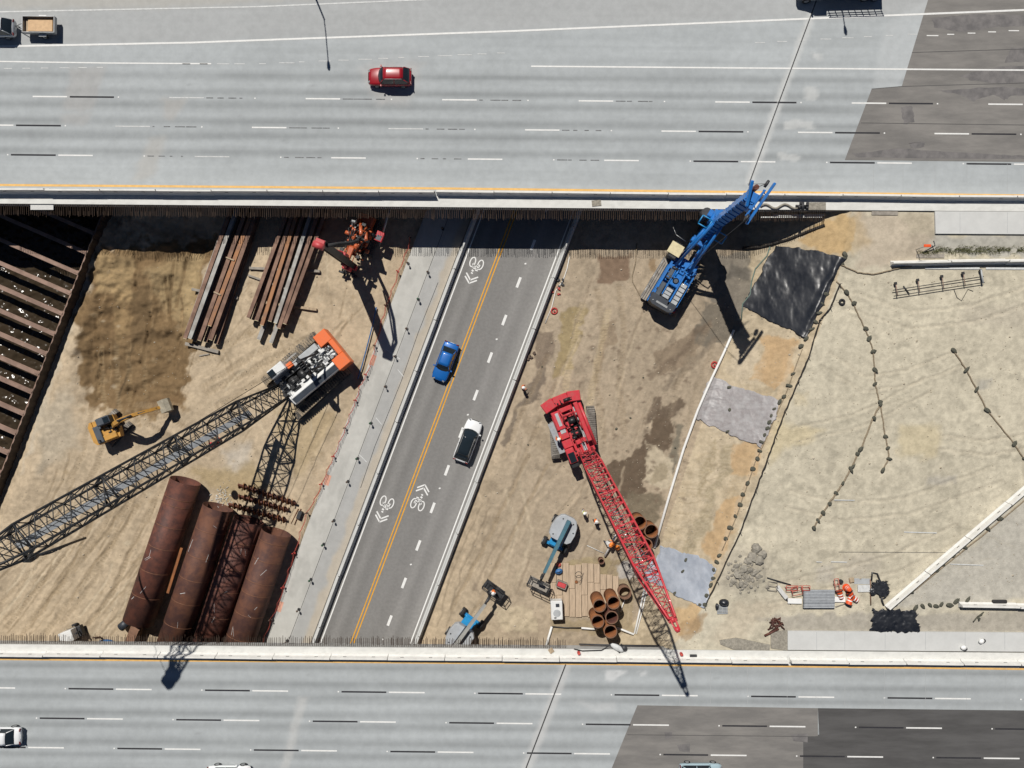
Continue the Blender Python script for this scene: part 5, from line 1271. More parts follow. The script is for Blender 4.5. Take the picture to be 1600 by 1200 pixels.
def timber(p0, p1, z, h, w, m, label, name='timber_bearer', cat='timber'):
    a = W(p0[0], p0[1], z); b = W(p1[0], p1[1], z); d = b - a
    o = MB().box((0, 0, 0), (d.length, w, h), ch=.02).build(name, m, None, (a + b) / 2, math.atan2(d.y, d.x)); return tag(o, label, cat)
timber((290, 537), (342, 550), .22, .36, .38, M['wood_g'], 'grey timber bearer sticking out below the left beam stack')
timber((300, 452), (372, 466), .2, .34, .3, M['wood_g'], 'timber bearer under the middle of the left beam stack')
timber((390, 419), (500, 424), .2, .34, .3, M['wood_g'], 'timber bearer under the right beam stack, nearest the deck')
timber((388, 430), (470, 460), .2, .3, .22, M['wood_g'], 'slanting timber bearer left of the right beam stack')
timber((410, 472), (495, 484), .2, .34, .3, M['wood'], 'timber bearer sticking out right of the right beam stack')
timber((311, 556), (327, 553), .1, .12, .15, M['wood_g'], 'short dark offcut below the left beam stack', 'offcut')
timber((353, 402), (366, 407), 1.6, .1, .16, M['wood'], 'upper light wood spacer across the left beam stack', 'wood_spacer', 'timber')
timber((334, 456), (345, 461), 1.6, .1, .16, M['wood'], 'lower light wood spacer across the left beam stack', 'wood_spacer', 'timber')

# ------------------------------------------------------------------ four big rusty pipes
def big_pipe(px, py, L_, rad, m, label, seams):
    a = W(px, py, rad); dirv = Vector((-.317, -.948, 0)); b = a + dirv * L_
    n = 48
    o = MB().pipe((0, 0, 0), (L_, 0, 0), rad, rad - .04, n).build('steel_pipe', m, None, a, math.atan2(dirv.y, dirv.x)); tag(o, label, 'pipe', 'large rusty pipes')
    for i, s in enumerate(seams):
        mb = MB(); mb.pipe((s, 0, 0), (s + .07, 0, 0), rad + .012, rad - .01, n); mb.build('weld_seam', M['rust_weld'], o)
    rr_ = random.Random(int(px)); sc_ = MB()
    for _ in range(6):       # pale scratches and chalk marks lying on the skin
        s = rr_.uniform(.5, L_ - 1); an = rr_.uniform(.7, 2.3); ln = rr_.uniform(.15, 1.1); tw = rr_.uniform(-.35, .35); w_ = rr_.uniform(.01, .022); r_ = rad + .006
        q = []
        for t in (0, .5, 1): q.append([Vector((s + t * ln + dx, -math.cos(an + tw * t) * r_, math.sin(an + tw * t) * r_)) for dx in (-w_, w_)])
        v_ = [q[i][j] + Vector((0, (w_ if j else -w_) * .8, 0)) for i in range(3) for j in (0, 1)]
        sc_.add(v_, [(0, 1, 3, 2), (2, 3, 5, 4)])
    sc_.build('chalk_marks', M['faded_paint'], o)
    return o
big_pipe(290, 751, 16.6, 1.68, M['rust'], 'large rusty pipe, leftmost of four, with its far end in view', (1.9, 2.7, 5.1, 7.6, 10.4, 13.3))
big_pipe(341, 792, 17.2, 1.68, M['rust_b'], 'large orange brown rusty pipe, second of four, with an orange board beside it', (2.6, 5.6, 8.2, 10.9, 13.6))
big_pipe(389, 812, 17.0, 1.66, M['rust'], 'large dark rusty pipe, third of four, under the lattice boom shadow', (2.4, 5.4, 8.0, 11.0, 13.8))
big_pipe(432, 831, 16.4, 1.66, M['rust_b'], 'large rusty pipe, rightmost of four, next to the red net fence', (1.0, 3.1, 5.6, 7.0, 9.4, 12.2))
a = W(284, 856, 1.9); b = W(262, 927, 1.9); d = b - a
tag(MB().box((0, 0, 0), (d.length, .3, .12), ch=.02).build('orange_board', M['rust_o'], None, (a + b) / 2, math.atan2(d.y, d.x)), 'narrow orange board lying between the first two big pipes', 'board')

# ------------------------------------------------------------------ augers
def auger(p0, p1, label):
    a = W(p0[0], p0[1], .45); b = W(p1[0], p1[1], .45); d = b - a; L_ = d.length
    t = thing('auger', label, 'auger', (a + b) / 2 - Vector((0, 0, .45)), math.atan2(d.y, d.x), 'augers laid out beside the big pipes')
    MB().tube((-L_ / 2, 0, .45), (L_ / 2, 0, .45), .13, n=12).build('shaft', M['rust'], t)
    mb = MB(); pitch = .58; n = int(L_ / pitch * 16); vs_ = []
    for i in range(n + 1):
        x = -L_ / 2 + .15 + (L_ - .3) * i / n; an = 2 * math.pi * (x / pitch)
        for r_ in (.12, .42):
            for o_ in (0, .035): vs_.append((x + o_, math.cos(an) * r_, .45 + math.sin(an) * r_))
    fs = []
    for i in range(n):
        k = i * 4; fs += [(k, k + 4, k + 6, k + 2), (k + 1, k + 3, k + 7, k + 5), (k + 2, k + 6, k + 7, k + 3)]
    mb.add(vs_, fs); mb.build('flight', M['rust_o'], t)
    return t
auger((372, 757), (463, 787), 'rusty spiral auger, topmost of the three beside the big pipes')
auger((372, 774), (451, 797), 'rusty spiral auger, middle one of the three')
auger((357, 787), (448, 813), 'rusty spiral auger, nearest to the big pipe ends')
for p, q, i in (((466, 795), (455, 818), 0), ((470, 795), (460, 820), 1)):
    a = W(*p, .06); b = W(*q, .06)
    tag(MB().tube(a, b, .05, n=6).build('steel_rod', M['rust_weld']), ('left' if i == 0 else 'right') + ' one of two thin rods lying right of the augers', 'rod')
a = G(469, 804); tag(MB().box((0, 0, .25), (.45, .9, .5), ch=.04).build('dark_crate', M['dsteel'], None, a, -.35), 'small dark crate between the augers and the red net', 'crate')
mb = MB(); rr = random.Random(3)
for _ in range(60):
    x, y = rr.gauss(0, .55), rr.gauss(0, .6); mb.tube((x, y, .03), (x + rr.uniform(-.35, .35), y + rr.uniform(-.35, .35), rr.uniform(.02, .25)), .028, n=4)
tag(mb.build('twig_heap', M['faded_paint'], None, G(345, 778)), 'small heap of pale offcuts above the second big pipe', 'debris')

# ------------------------------------------------------------------ standing casings
def casing(px, py, h, r, m, label, group):
    p = W(px, py, h); z0 = gz(p.x, p.y) - .05
    o = MB().pipe((0, 0, 0), (0, 0, h - z0), r, r - .06, 36).build('steel_casing', m, None, (p.x, p.y, z0)); tag(o, label, 'casing', group)
    MB().pipe((0, 0, h - z0 - .12), (0, 0, h - z0 + .01), r + .015, r - .07, 36).build('rim', M['rust_in'], o)
g = 'casings standing beside the plank mat'
casing(936.8, 946.7, 3.6, .70, M['rust_o'], 'tall orange rusty casing, upper left of the standing cluster', g)
casing(958.8, 942, 3.6, .70, M['rust_o'], 'tall orange rusty casing, upper right of the standing cluster', g)
casing(934, 971.6, 3.4, .70, M['rust_o'], 'rusty casing at the lower left of the standing cluster', g)
casing(956, 965, 3.4, .70, M['rust'], 'darker rusty casing in the middle of the standing cluster', g)
casing(954, 987, 3.3, .72, M['rust_o'], 'rusty casing at the bottom of the standing cluster, nearest the deck', g)
casing(976.5, 926.5, 1.3, .72, M['rust_in'], 'short rusty ring standing right of the tall casings', g)
g = 'casings standing under the red boom'
casing(1000, 817, 2.6, .76, M['rust_o'], 'rusty casing right of the red boom, topmost of three', g)
casing(1018, 830, 2.6, .76, M['rust_o'], 'rusty casing right of the red boom, rightmost of three', g)
casing(1009, 852, 2.6, .76, M['rust_o'], 'rusty casing partly hidden by the red boom, lowest of three', g)
casing(939.7, 877, .8, .33, M['rust'], 'small dark pipe standing above the plank mat', 'small standing pipe')
# plank mat
mat_t = thing('timber_mat', 'pale plank mat laid on the ground beside the standing casings', 'mat', W(911, 925))
xs = [860 + 9.7 * i for i in range(12)]
for i, x in enumerate(xs[:-1]):
    y0 = (881 + random.uniform(-2.5, 2)) if i < 8 else (898 + random.uniform(-2, 3)); y1 = 964 + random.uniform(-3, 4)
    spl = [] if random.random() < .3 else [y0 + (y1 - y0) * random.choice((.35, .45, .6))]
    ys = [y0] + spl + [y1]
    for c0, c1 in zip(ys[:-1], ys[1:]):
        a = W(x + 4.85 + (c0 - 920) * .012, c0 + .3, .14); b = W(x + 4.85 + (c1 - 920) * .012, c1 - .3, .14)
        o = MB().box((0, 0, 0), (.665 + random.uniform(-.02, .015), (a - b).length, .16), ch=.015).build('plank', M['wood_p'], mat_t, (a + b) / 2 - mat_t.location + Vector((0, 0, random.uniform(-.012, .012))), random.uniform(-.006, .006))

# boxes near the mat
t = thing('generator', 'white generator box with round fan cover on the lower left corner of the plank mat', 'generator', W(869, 949, .25), yaw_px(.04, 1))
MB().box((0, 0, .7), (2.1, 1.3, 1.15), ch=.06).build('housing', M['cwhite'], t); MB().tube((.3, 0, 1.28), (.3, 0, 1.3), .42, n=24).build('fan_cover', M['cgrey'], t)
MB().box((-.6, .1, 1.3), (.35, .4, .08)).build('control_panel', M['navy'], t); MB().box((.8, -.2, 1.29), (.12, .25, .06)).build('hinge', M['dsteel'], t)
t = thing('tool_box', 'open brown box with red contents on the plank mat', 'box', W(877, 912, .22), yaw_px(.93, .36))
MB().box((0, .35, .35), (1.1, .06, .7)).box((0, -.35, .35), (1.1, .06, .7)).box((.55, 0, .35), (.06, .64, .7)).box((-.55, 0, .35), (.06, .64, .7)).build('side_boards', M['wood_g'], t)
MB().box((0, 0, .3), (1.0, .6, .5), ch=.05).build('red_contents', M['cred_f'], t)
t = thing('tool_bag', 'small blue bag at the upper left corner of the plank mat', 'bag', W(873, 892, .22), .3)
MB().sph((0, 0, .25), .42, 10, 6, (1.1, .8, .6)).build('bag_body', M['bluehose'], t); MB().path([(-.3, 0, .4), (0, 0, .62), (.3, 0, .4)], .035).build('handle', M['dsteel'], t)
tag(MB().sph((0, 0, .18), .3, 10, 6, (1, .9, .7)).build('brown_sack', M['red_net'], None, W(873, 882, .1)), 'small brown red sack above the blue bag', 'sack')
tag(MB().tube((0, 0, 0), (0, 0, .12), .17, n=12).build('rusty_disc', M['rust_o'], None, W(900.5, 909, .23)), 'small rusty disc lying on the plank mat', 'disc')
pts = [W(905 + 7 * math.cos(a_) * (1 - .03 * a_), 907 + 6 * math.sin(a_) + a_ * .9 - 12, .25) for a_ in np.linspace(0, 14, 60)]
tag(MB().path(pts, .025, 5).build('cable_coil', M['dsteel']), 'thin dark cable coiled loosely on the plank mat', 'cable')

# white pipes
def pole(pts, r, m, name, label, cat, n=10): return tag(MB().path(pts, r, n).build(name, m), label, cat)
def wz(px, py, dz=.12):
    p = G(px, py); p.z += dz; return p
pole([wz(a, b, .2) for a, b in ((1146, 516), (1130, 552), (1112, 590), (1090, 640), (1068, 700), (1045, 775), (1022, 855))], .15, M['whitepipe'], 'white_pipe', 'long white pipe lying along the foot of the slope', 'pipe')
pole([wz(1008, 914), wz(999, 955), wz(991, 990)], .11, M['whitepipe'], 'white_pipe', 'left one of two parallel white pipes below the red boom', 'pipe')
pole([wz(1012, 914), wz(1003, 955), wz(994, 990)], .07, M['whitepipe'], 'white_pipe', 'right thinner one of two parallel white pipes below the red boom', 'pipe')
pole([wz(990, 990, .3), wz(970, 982, .3), wz(962, 980, .3)], .12, M['whitepipe'], 'white_pipe', 'short white pipe right of the lowest standing casing', 'pipe')
pole([wz(932, 982, .3), wz(908, 980, .3)], .12, M['whitepipe'], 'white_pipe', 'short white pipe left of the lowest standing casing', 'pipe')
pole([wz(862, 978, .25), wz(857, 995, .25), wz(852, 1014, .25)], .14, M['whitepipe'], 'white_pipe', 'white pipe running to the lower deck below the generator', 'pipe')
pole([wz(862, 978, .2), wz(885, 980, .2), wz(908, 980, .2)], .06, M['dsteel'], 'dark_pipe', 'thin dark pipe below the plank mat', 'pipe')
pole([W(964, 833, 1.3), W(945, 869, .3)], .12, M['whitepipe'], 'white_pole', 'short white pole beside the workers left of the red boom', 'pole')
pole([wz(917, 852, .08), wz(943, 864, .08)], .04, M['faded_paint'], 'thin_pole', 'thin pale pole on the ground above the plank mat', 'pole')
pole([wz(976, 935, .2), wz(969, 955, .2)], .06, M['whitepipe'], 'thin_pipe', 'thin white pipe below the short rusty ring', 'pipe')

# ------------------------------------------------------------------ plastic sheets
def tarp(TL, TR, BR_, BL, m, name, label, nu=60, nv=60, amp=.08, rag=.35, lift=.07, seed=1, guess=2, stretch=1.0, big=1.0, rim=0.0):
    c = [G(*p, guess) for p in (TL, TR, BR_, BL)]
    U, V = np.meshgrid(np.linspace(0, 1, nu), np.linspace(1, 0, nv))
    X = (1 - V) * ((1 - U) * c[0].x + U * c[1].x) + V * ((1 - U) * c[3].x + U * c[2].x)
    Y = (1 - V) * ((1 - U) * c[0].y + U * c[1].y) + V * ((1 - U) * c[3].y + U * c[2].y)
    e = np.minimum(np.minimum(U, 1 - U), np.minimum(V, 1 - V)); ke = np.clip(1 - e * 6, 0, 1)
    X = X + ke * (fbm(U * 9, V * 9, seed) - .5) * rag * 2; Y = Y + ke * (fbm(U * 9, V * 9, seed + 5) - .5) * rag * 2
    Z = terrain_z(X.ravel(), Y.ravel()).reshape(X.shape)
    Z = Z + lift + amp * (1 - np.abs(2 * fbm(X / (1.2 * big), Y / (1.2 * big) * stretch, seed + 9, 3) - 1)) * .9 * big + amp * .45 * (1 - np.abs(2 * fbm(X / .45, Y / .6, seed + 12, 2) - 1)) - ke * .04
    Z = Z + rim * np.exp(-((U - .93) / .05) ** 2) * (.6 + .8 * fbm(V * 9, U, seed + 21))
    o = grid_obj(name, X, Y, Z, None, m, kind=None)
    md = o.modifiers.new('thick', 'SOLIDIFY'); md.thickness = .02
    return tag(o, label, 'plastic sheet')
tarp((1213, 382), (1319, 403), (1258, 528), (1160, 478), M['tarp_b'], 'plastic_sheet', 'large black plastic sheet on the slope right of the blue drilling rig', 110, 110, .022, .25, .12, 3, 2, .6, 3.0, .22)
tarp((1110, 587), (1220, 628), (1190, 700), (1086, 654), M['tarp_g'], 'plastic_sheet', 'grey wrinkled plastic sheet halfway down the slope', 80, 70, .08, .3, .09, 6, 2, 2.5)
tarp((1034, 852), (1117, 880), (1102, 951), (1004, 905), M['tarp_c'], 'plastic_sheet', 'pale blue grey plastic sheet at the foot of the slope near the red boom tip', 70, 60, .08, .35, .08, 8, 2)
tarp((1362, 951), (1430, 953), (1435, 986), (1360, 985), M['tarp_b'], 'plastic_sheet', 'crumpled black plastic sheet next to the pale slab', 60, 40, .26, .4, .08, 10, 5.2)
tarp((1361, 906), (1388, 912), (1384, 930), (1359, 928), M['tarp_b'], 'plastic_sheet', 'small crumpled black plastic scrap right of the orange barrels', 36, 28, .22, .5, .06, 12, 5.2)
pole([wz(1361, 906), wz(1362, 894), wz(1370, 896), wz(1376, 912), wz(1374, 920)], .09, M['tarp_b'], 'plastic_strip', 'looped strip of black plastic above the black scrap', 'plastic strip')

# ------------------------------------------------------------------ sandbags, straw rolls, silt fence
def bag_mesh(seed):
    rr = random.Random(seed); mb = MB(); n = 12; rings = []
    for k, (x, s) in enumerate(((-.42, .25), (-.34, .8), (-.12, 1.0), (.14, .97), (.32, .75), (.38, .35), (.5, .3))):
        rings.append([(x + rr.uniform(-.02, .02), math.cos(2 * math.pi * i / n) * .27 * s * rr.uniform(.92, 1.08), .13 + math.sin(2 * math.pi * i / n) * .13 * s) for i in range(n)])
    mb.loft(rings); return mb.mesh('bag', M['bag'])
bags = [bag_mesh(i) for i in range(4)]
def bag_row(pts, label, group):
    for i, (a, b) in enumerate(pts):
        p = G(a + random.uniform(-1.2, 1.2), b + random.uniform(-1.2, 1.2), 5.2); o = inst('sandbag', random.choice(bags), None, p + Vector((0, 0, .04)), random.uniform(-1.2, 1.2), (random.uniform(.5, .95), random.uniform(.5, .9), random.uniform(.45, .9))); tag(o, f'{ORD[i]} {label} {"from the right" if "diagonal" in label else ("from the left" if "above the crumpled" in label else "from the top")}', 'sandbag', group)
def roll(pts, r, m, name, label, cat='straw roll', dz=.06):
    q = []
    for (a, b), (c, d) in zip(pts[:-1], pts[1:]):
        for t in np.linspace(0, 1, 7)[:-1]: q.append((a + (c - a) * t + random.uniform(-.5, .5), b + (d - b) * t + random.uniform(-.4, .4)))
    q.append(pts[-1])
    return pole([wz(a, b, dz) for a, b in q], r, m, name, label, cat, 7)
LA = [(1307, 440), (1322, 457), (1333, 475), (1351, 514), (1358, 529), (1364, 549), (1366, 577), (1367, 599), (1374, 628)]
LB = [(1374, 634), (1364, 654), (1345, 701), (1340, 709), (1331, 729), (1328, 734), (1317, 755), (1306, 771), (1295, 786), (1286, 802), (1277, 814), (1270, 826)]
LC = [(1376, 636), (1383, 682), (1387, 700), (1389, 716), (1378, 735)]
LE = [(1490, 548), (1510, 579), (1525, 608), (1542, 641), (1584, 693), (1600, 718)]
roll(LA, .075, M['wattle'], 'straw_roll', 'straw roll curving down from the black sheet corner to the fork')
roll(LB, .09, M['wattle'], 'straw_roll', 'straw roll of the fork leading down to the left')
roll(LC, .075, M['wattle'], 'straw_roll', 'short straw roll of the fork hooking to the right')
roll(LE + [(1625, 760)], .08, M['wattle'], 'straw_roll', 'straw roll slanting to the right picture edge')
roll([(1314, 414), (1340, 426), (1365, 429), (1390, 423), (1412, 417), (1424, 416)], .08, M['wattle'], 'straw_roll', 'straw roll curving from the black sheet to the barrier at upper right')
bag_row(LA[1:] + [(1376, 632)], 'dark sandbag on the straw roll above the fork', 'sandbags above the fork')
bag_row(LB[1:], 'dark sandbag on the left leg of the straw roll fork', 'sandbags on the left leg')
bag_row(LC[1:], 'dark sandbag on the short hooked straw roll', 'sandbags on the hooked roll')
bag_row(LE, 'dark sandbag on the straw roll at the right edge', 'sandbags on the right roll')
LS = [(1293, 449), (1289, 460), (1284, 475), (1279, 488), (1274, 502), (1267, 514), (1260, 530), (1252, 542), (1239, 585), (1234, 602), (1225, 619)]
LS2 = [(1217, 629), (1211, 639), (1206, 650), (1203, 660), (1199, 670), (1195, 680), (1190, 692), (1186, 704)]
LS3 = [(1182, 717), (1177, 732), (1167, 755), (1160, 773), (1157, 789), (1149, 806), (1141, 825), (1134, 842), (1124, 868), (1120, 878), (1116, 890), (1113, 902), (1110, 914), (1105, 930), (1100, 944), (1093, 944)]
bag_row(LS, 'dark sandbag on the slope edge beside the black sheet', 'sandbags beside the black sheet')
bag_row(LS2, 'dark sandbag on the right edge of the grey sheet', 'sandbags beside the grey sheet')
bag_row(LS3, 'dark sandbag along the slope edge below the grey sheet', 'sandbags on the lower slope edge')
bag_row([(1141, 605), (1142, 641), (1138, 675)], 'dark sandbag lying on the grey plastic sheet', 'sandbags on the grey sheet')
bag_row([(1072, 875), (1068, 893), (1055, 927)], 'dark sandbag lying on the pale blue plastic sheet', 'sandbags on the pale sheet')
bag_row([(1561, 810), (1542, 826), (1507, 854), (1490, 867), (1473, 882), (1463, 890), (1423, 923), (1397, 945)], 'dark sandbag along the diagonal barrier row', 'sandbags along the diagonal barrier')
bag_row([(1430, 948), (1441, 946), (1452, 945), (1462, 947), (1471, 945), (1484, 944), (1494, 940), (1511, 936)], 'dark sandbag in the row above the crumpled black sheet', 'sandbags above the crumpled sheet')
bag_row([(1318, 404), (1313, 412), (1320, 398)], 'dark sandbag at the upper corner of the large black sheet', 'sandbags at the sheet corner')
roll([(1398, 946), (1425, 925), (1475, 884), (1545, 828), (1600, 782)], .07, M['wattle'], 'straw_roll', 'thin straw roll following the diagonal barrier row')
roll([(1253, 545), (1225, 622), (1180, 722), (1150, 808), (1128, 860)], .05, M['wattle'], 'straw_roll', 'thin straw roll along the upper slope edge')
# silt fence: fabric strip on stakes
FP = [(1311, 444), (1297, 480), (1280, 500), (1263, 557), (1246, 596), (1226, 642), (1211, 681), (1198, 718), (1180, 765), (1156, 830), (1120, 907), (1100, 947)]
ft = thing('silt_fence', 'low dark fabric fence running down the top edge of the slope', 'fence', (0, 0, 0))
mb = MB(); prev = None; st = MB()
for (a, b), (c, d) in zip(FP[:-1], FP[1:]):
    for t in np.linspace(0, 1, 9)[:-1]:
        p = wz(a + (c - a) * t + random.uniform(-.6, .6), b + (d - b) * t, 0); q = p + Vector((random.uniform(-.03, .03), random.uniform(-.03, .03), .26 + random.uniform(-.05, .05)))
        if prev: mb.add([prev[0], p, q, prev[1]], [(0, 1, 2, 3)])
        prev = (p, q)
fo = mb.build('fabric', M['black_fabric'], ft); md = fo.modifiers.new('thick', 'SOLIDIFY'); md.thickness = .07
for a, b in FP:
    p = wz(a, b, 0); MB().tube(p, p + Vector((0, 0, .8)), .035, n=5).build('stake', M['wood_g'], ft)

# ------------------------------------------------------------------ red net fence and posts along the sidewalk
NF = [(641, 372), (632, 402), (622, 425), (612, 455), (603, 478), (597, 500), (586, 540), (580, 566), (572, 585), (562, 605), (556, 625), (547, 648), (540, 668), (531, 690), (522, 712), (512, 733), (503, 755), (493, 778), (480, 800), (470, 830), (461, 862), (452, 890), (444, 915), (436, 940), (425, 965), (415, 992), (408, 1012)]
nt_ = thing('net_fence', 'sagging red net fence between the yard and the left sidewalk', 'fence', (0, 0, 0))
nodes = []
for (a, b), (c, d) in zip(NF[:-1], NF[1:]):
    for k, t in enumerate(np.linspace(0, 1, 7)[:-1]):
        nodes.append((W(a + (c - a) * t, b + (d - b) * t), math.sin(math.pi * t)))
net = MB(); lv = [.08, .28, .48, .68, .88]
for i in range(len(nodes) - 1):
    (p, s), (q, s2) = nodes[i], nodes[i + 1]
    jx = random.uniform(-.07, .07) * (s > .1)
    for h in lv: net.tube(p + Vector((s * .18 + jx, 0, h * (1 - .25 * s))), q + Vector((s2 * .18, 0, h * (1 - .25 * s2))), .011, n=4, cap=False)
    net.tube(p + Vector((s * .18 + jx, 0, .05)), p + Vector((s * .18 + jx, 0, .88 * (1 - .25 * s))), .010, n=4, cap=False)
net.build('netting', M['red_net'], nt_)['kind'] = 'stuff'
for i, (a, b) in enumerate(NF[::2]):
    p = W(a, b); MB().tube(p, p + Vector((0, 0, 1.1)), .035, n=6).sph(p + Vector((0, 0, 1.1)), .085, 8, 5).box(p + Vector((.1, -.05, .5)), (.2, .18, .1)).build('post', M['red_post'] if i % 3 else M['browncap'], nt_)
dm_post = MB().tube((0, 0, 0), (0, 0, .06), .24, n=12).tube((0, 0, .06), (0, 0, .95), .045, n=8).mesh('post', M['dsteel'])
cap_g = MB().sph((0, 0, 1.0), .19, 10, 6).box((0, .0, .8), (.08, .34, .2)).mesh('cap', M['greencap']); cap_b = MB().sph((0, 0, 1.0), .17, 10, 6).box((0, 0, .8), (.08, .3, .18)).mesh('cap', M['browncap'])
DP = [(638, 412, 0), (669, 426, 0), (654, 468, 1), (636, 514, 0), (618, 557, 0), (603, 604, 0), (580, 661, 1), (559, 716, 1), (544, 752, 0), (522, 813, 0), (506, 850, 1), (486, 905, 1), (467, 952, 0), (449, 1001, 0), (692, 358, 0)]
DP = [DP[-1]] + DP[:-1]
for i, (a, b, gcap) in enumerate(DP):
    o = inst('marker_post', dm_post, None, W(a, b, .105), random.uniform(0, 3), (.72, .72, .8)); tag(o, ORD[i] + ' marker post from the top on the left sidewalk, ' + ('green' if gcap else 'brown') + ' topped', 'post', 'green topped marker posts' if gcap else 'brown topped marker posts')
    inst('cap', cap_g if gcap else cap_b, o)
wv_ = [W(a, b, .25) for a, b in ((588, 480), (583, 505), (574, 540), (566, 570), (559, 592))]
pole(wv_, .07, M['bluehose'], 'blue_hose', 'blue hose lying beside the red net fence', 'hose')
# ------------------------------------------------------------------ vehicles
def car(px, py, z, yaw, label, paint, L_=4.65, Wd=1.86, H=1.66, hood=.25, ws=.13, rear=.12, suv=True, glass_roof=False, sunroof=True, name='parked_car', roof_m=None):
    p = W(px, py, z + .8); t = thing('car' if not suv else 'sport_utility_car', label, 'car', (p.x, p.y, z), yaw)
    h2 = Wd / 2; belt = .98 if suv else .88
    def half(x):      # plan outline: rounded nose and tail
        u = x / (L_ / 2); return h2 * (1 - .16 * max(0, (u - .55) / .45) ** 2.2 - .10 * max(0, (-u - .62) / .38) ** 2.2)
    xs = [-.5, -.485, -.44, -.36, -.2, 0, .2, .32, .42, .47, .493, .5]; rings = []
    xw = L_ * (.5 - hood)                    # windscreen base
    for u in xs:
        x = u * L_; w = half(x)
        top = belt - .02 if x < xw else belt - .06 - .20 * ((x - xw) / (L_ / 2 - xw)) ** 1.8
        if u <= -.485: top = belt - .08 - (.10 if u == -.5 else 0)
        if u >= .493: top -= .10
        lo = .30 if abs(u) < .48 else .42
        e = .82 if abs(u) > .49 else 1
        rings.append([(x, -w * .78 * e, top), (x, 0, top + .045), (x, w * .78 * e, top), (x, w * .95 * e, top - .07), (x, w * e, top - .25), (x, w * .99 * e, .55), (x, w * .93 * e, lo), (x, 0, lo - .03), (x, -w * .93 * e, lo), (x, -w * .99 * e, .55), (x, -w * e, top - .25), (x, -w * .95 * e, top - .07)])
    mb = MB(); mb.loft(rings); body = mb.build('body', paint, t)
    # cabin
    x0 = -L_ * (.5 - (.03 if suv else .12)); x1 = x0 + L_ * rear; x3 = xw + .1; x2 = x3 - L_ * ws
    wb = h2 * .90; wr = h2 * .70
    def ring(x, w, z, y2=None): return [(x, -w, z), (x, w, z)]
    def quad(mb, a, b, c, d): mb.add([a, b, c, d], [(0, 1, 2, 3)])
    cab = [[(x0, -wb * .93, belt - .05), (x1, -wr, H - .05), (x2, -wr, H - .03), (x3, -wb * .92, belt - .05)], [(x0, wb * .93, belt - .05), (x1, wr, H - .05), (x2, wr, H - .03), (x3, wb * .92, belt - .05)]]
    gl = MB(); a, b = cab
    nseg = 6; secs = []
    def sec(x, w, z, crown): return [(x, -w, z), (x, -w * .6, z + crown * .75), (x, 0, z + crown), (x, w * .6, z + crown * .75), (x, w, z)]
    S = [sec(x0, wb * .90, belt - .06, .0), sec(x1, wr, H - .07, .05), sec((x1 + x2) / 2, wr * 1.02, H - .03, .06), sec(x2, wr, H - .06, .05), sec(x3, wb * .88, belt - .07, .02)]
    S[0] = [(x0 + .02 * abs(k - 2), y, z) for k, (x, y, z) in enumerate(S[0])]; S[4] = [(x3 - .07 * abs(k - 2) ** 1.5, y, z) for k, (x, y, z) in enumerate(S[4])]
    gl.loft(S, cap=False, closed=False)
    sk = [(x0, belt - .06), (x1, H - .07), ((x1 + x2) / 2, H - .03), (x2, H - .06), (x3 - .2, belt - .07)]
    for sg in (-1, 1):
        tp = [S[k][0 if sg < 0 else 4] for k in range(5)]; bt = [(tp[0][0] + .05, sg * wb * .97, belt - .07), (x1 - .05, sg * wb, belt - .06), ((x1 + x2) / 2, sg * wb, belt - .06), (x2 + .1, sg * wb, belt - .06), (tp[4][0] + .02, sg * wb * .95, belt - .08)]
        vs_ = tp + bt; fs_ = [(k, k + 1, k + 6, k + 5) if sg > 0 else (k + 1, k, k + 5, k + 6) for k in range(4)]
        gl.add(vs_, fs_)
    glo = gl.build('window_glass', M['glass'], t)
    rm = roof_m or (M['trim'] if glass_roof else paint)
    rf = MB(); rx1, rx2 = x1 + .08, x2 - .06; g_ = []
    for k, x in enumerate(np.linspace(rx1, rx2, 6)): 
        zz = H - .055 + .035 * math.sin(math.pi * k / 5); w = wr * (1.0 if 0 < k < 5 else .95)
        g_.append([(x, -w * 1.03, zz - .03), (x, -w * .6, zz + .055), (x, 0, zz + .075), (x, w * .6, zz + .055), (x, w * 1.03, zz - .03)])
    rf.loft(g_, cap=False, closed=False); ro = rf.build('roof', M['glass'] if glass_roof else rm, t)
    md = ro.modifiers.new('thick', 'SOLIDIFY'); md.thickness = .03
    if sunroof and not glass_roof: 
        sx = rx1 + (rx2 - rx1) * .72; MB().box((sx, 0, H + .022), (.62 if not suv else .9, wr * 1.25, .03), ch=.01).build('sunroof', M['glass'], ro)
    pil = MB()
    for sg in (-1, 1):
        for (xa, za, ya, xb, zb, yb) in ((x3 - .26, belt - .04, wb * .93, x2 - .03, H - .07, wr * 1.02), (x0 + .08, belt - .04, wb * .93, x1 + .03, H - .07, wr * 1.02), ((x1 + x2) / 2, belt - .05, wb, (x1 + x2) / 2 - .1, H - .07, wr * 1.03)):
            pil.tube((xa, sg * ya, za), (xb, sg * yb, zb), .045, n=5)
    pil.build('pillar', M['trim'] if glass_roof else paint, t)
    if suv:
        for sg in (-1, 1): MB().path([(rx1 + .1, sg * wr * .96, H), (rx1 + .2, sg * wr * .96, H + .05), (rx2 - .3, sg * wr * .96, H + .05), (rx2 - .15, sg * wr * .96, H)], .022, 5).build('roof_rail', M['chain'], t)
    for x in (L_ * .31, -L_ * .30):
        for sg in (-1, 1):
            w_ = MB().tube((x, sg * (h2 - .22), .34), (x, sg * (h2 - .005), .34), .34, n=20).build('wheel', M['rubber'], t)
            MB().tube((x, sg * (h2 - .03), .34), (x, sg * (h2 + .005), .34), .21, n=14).build('rim', M['chain'], w_)
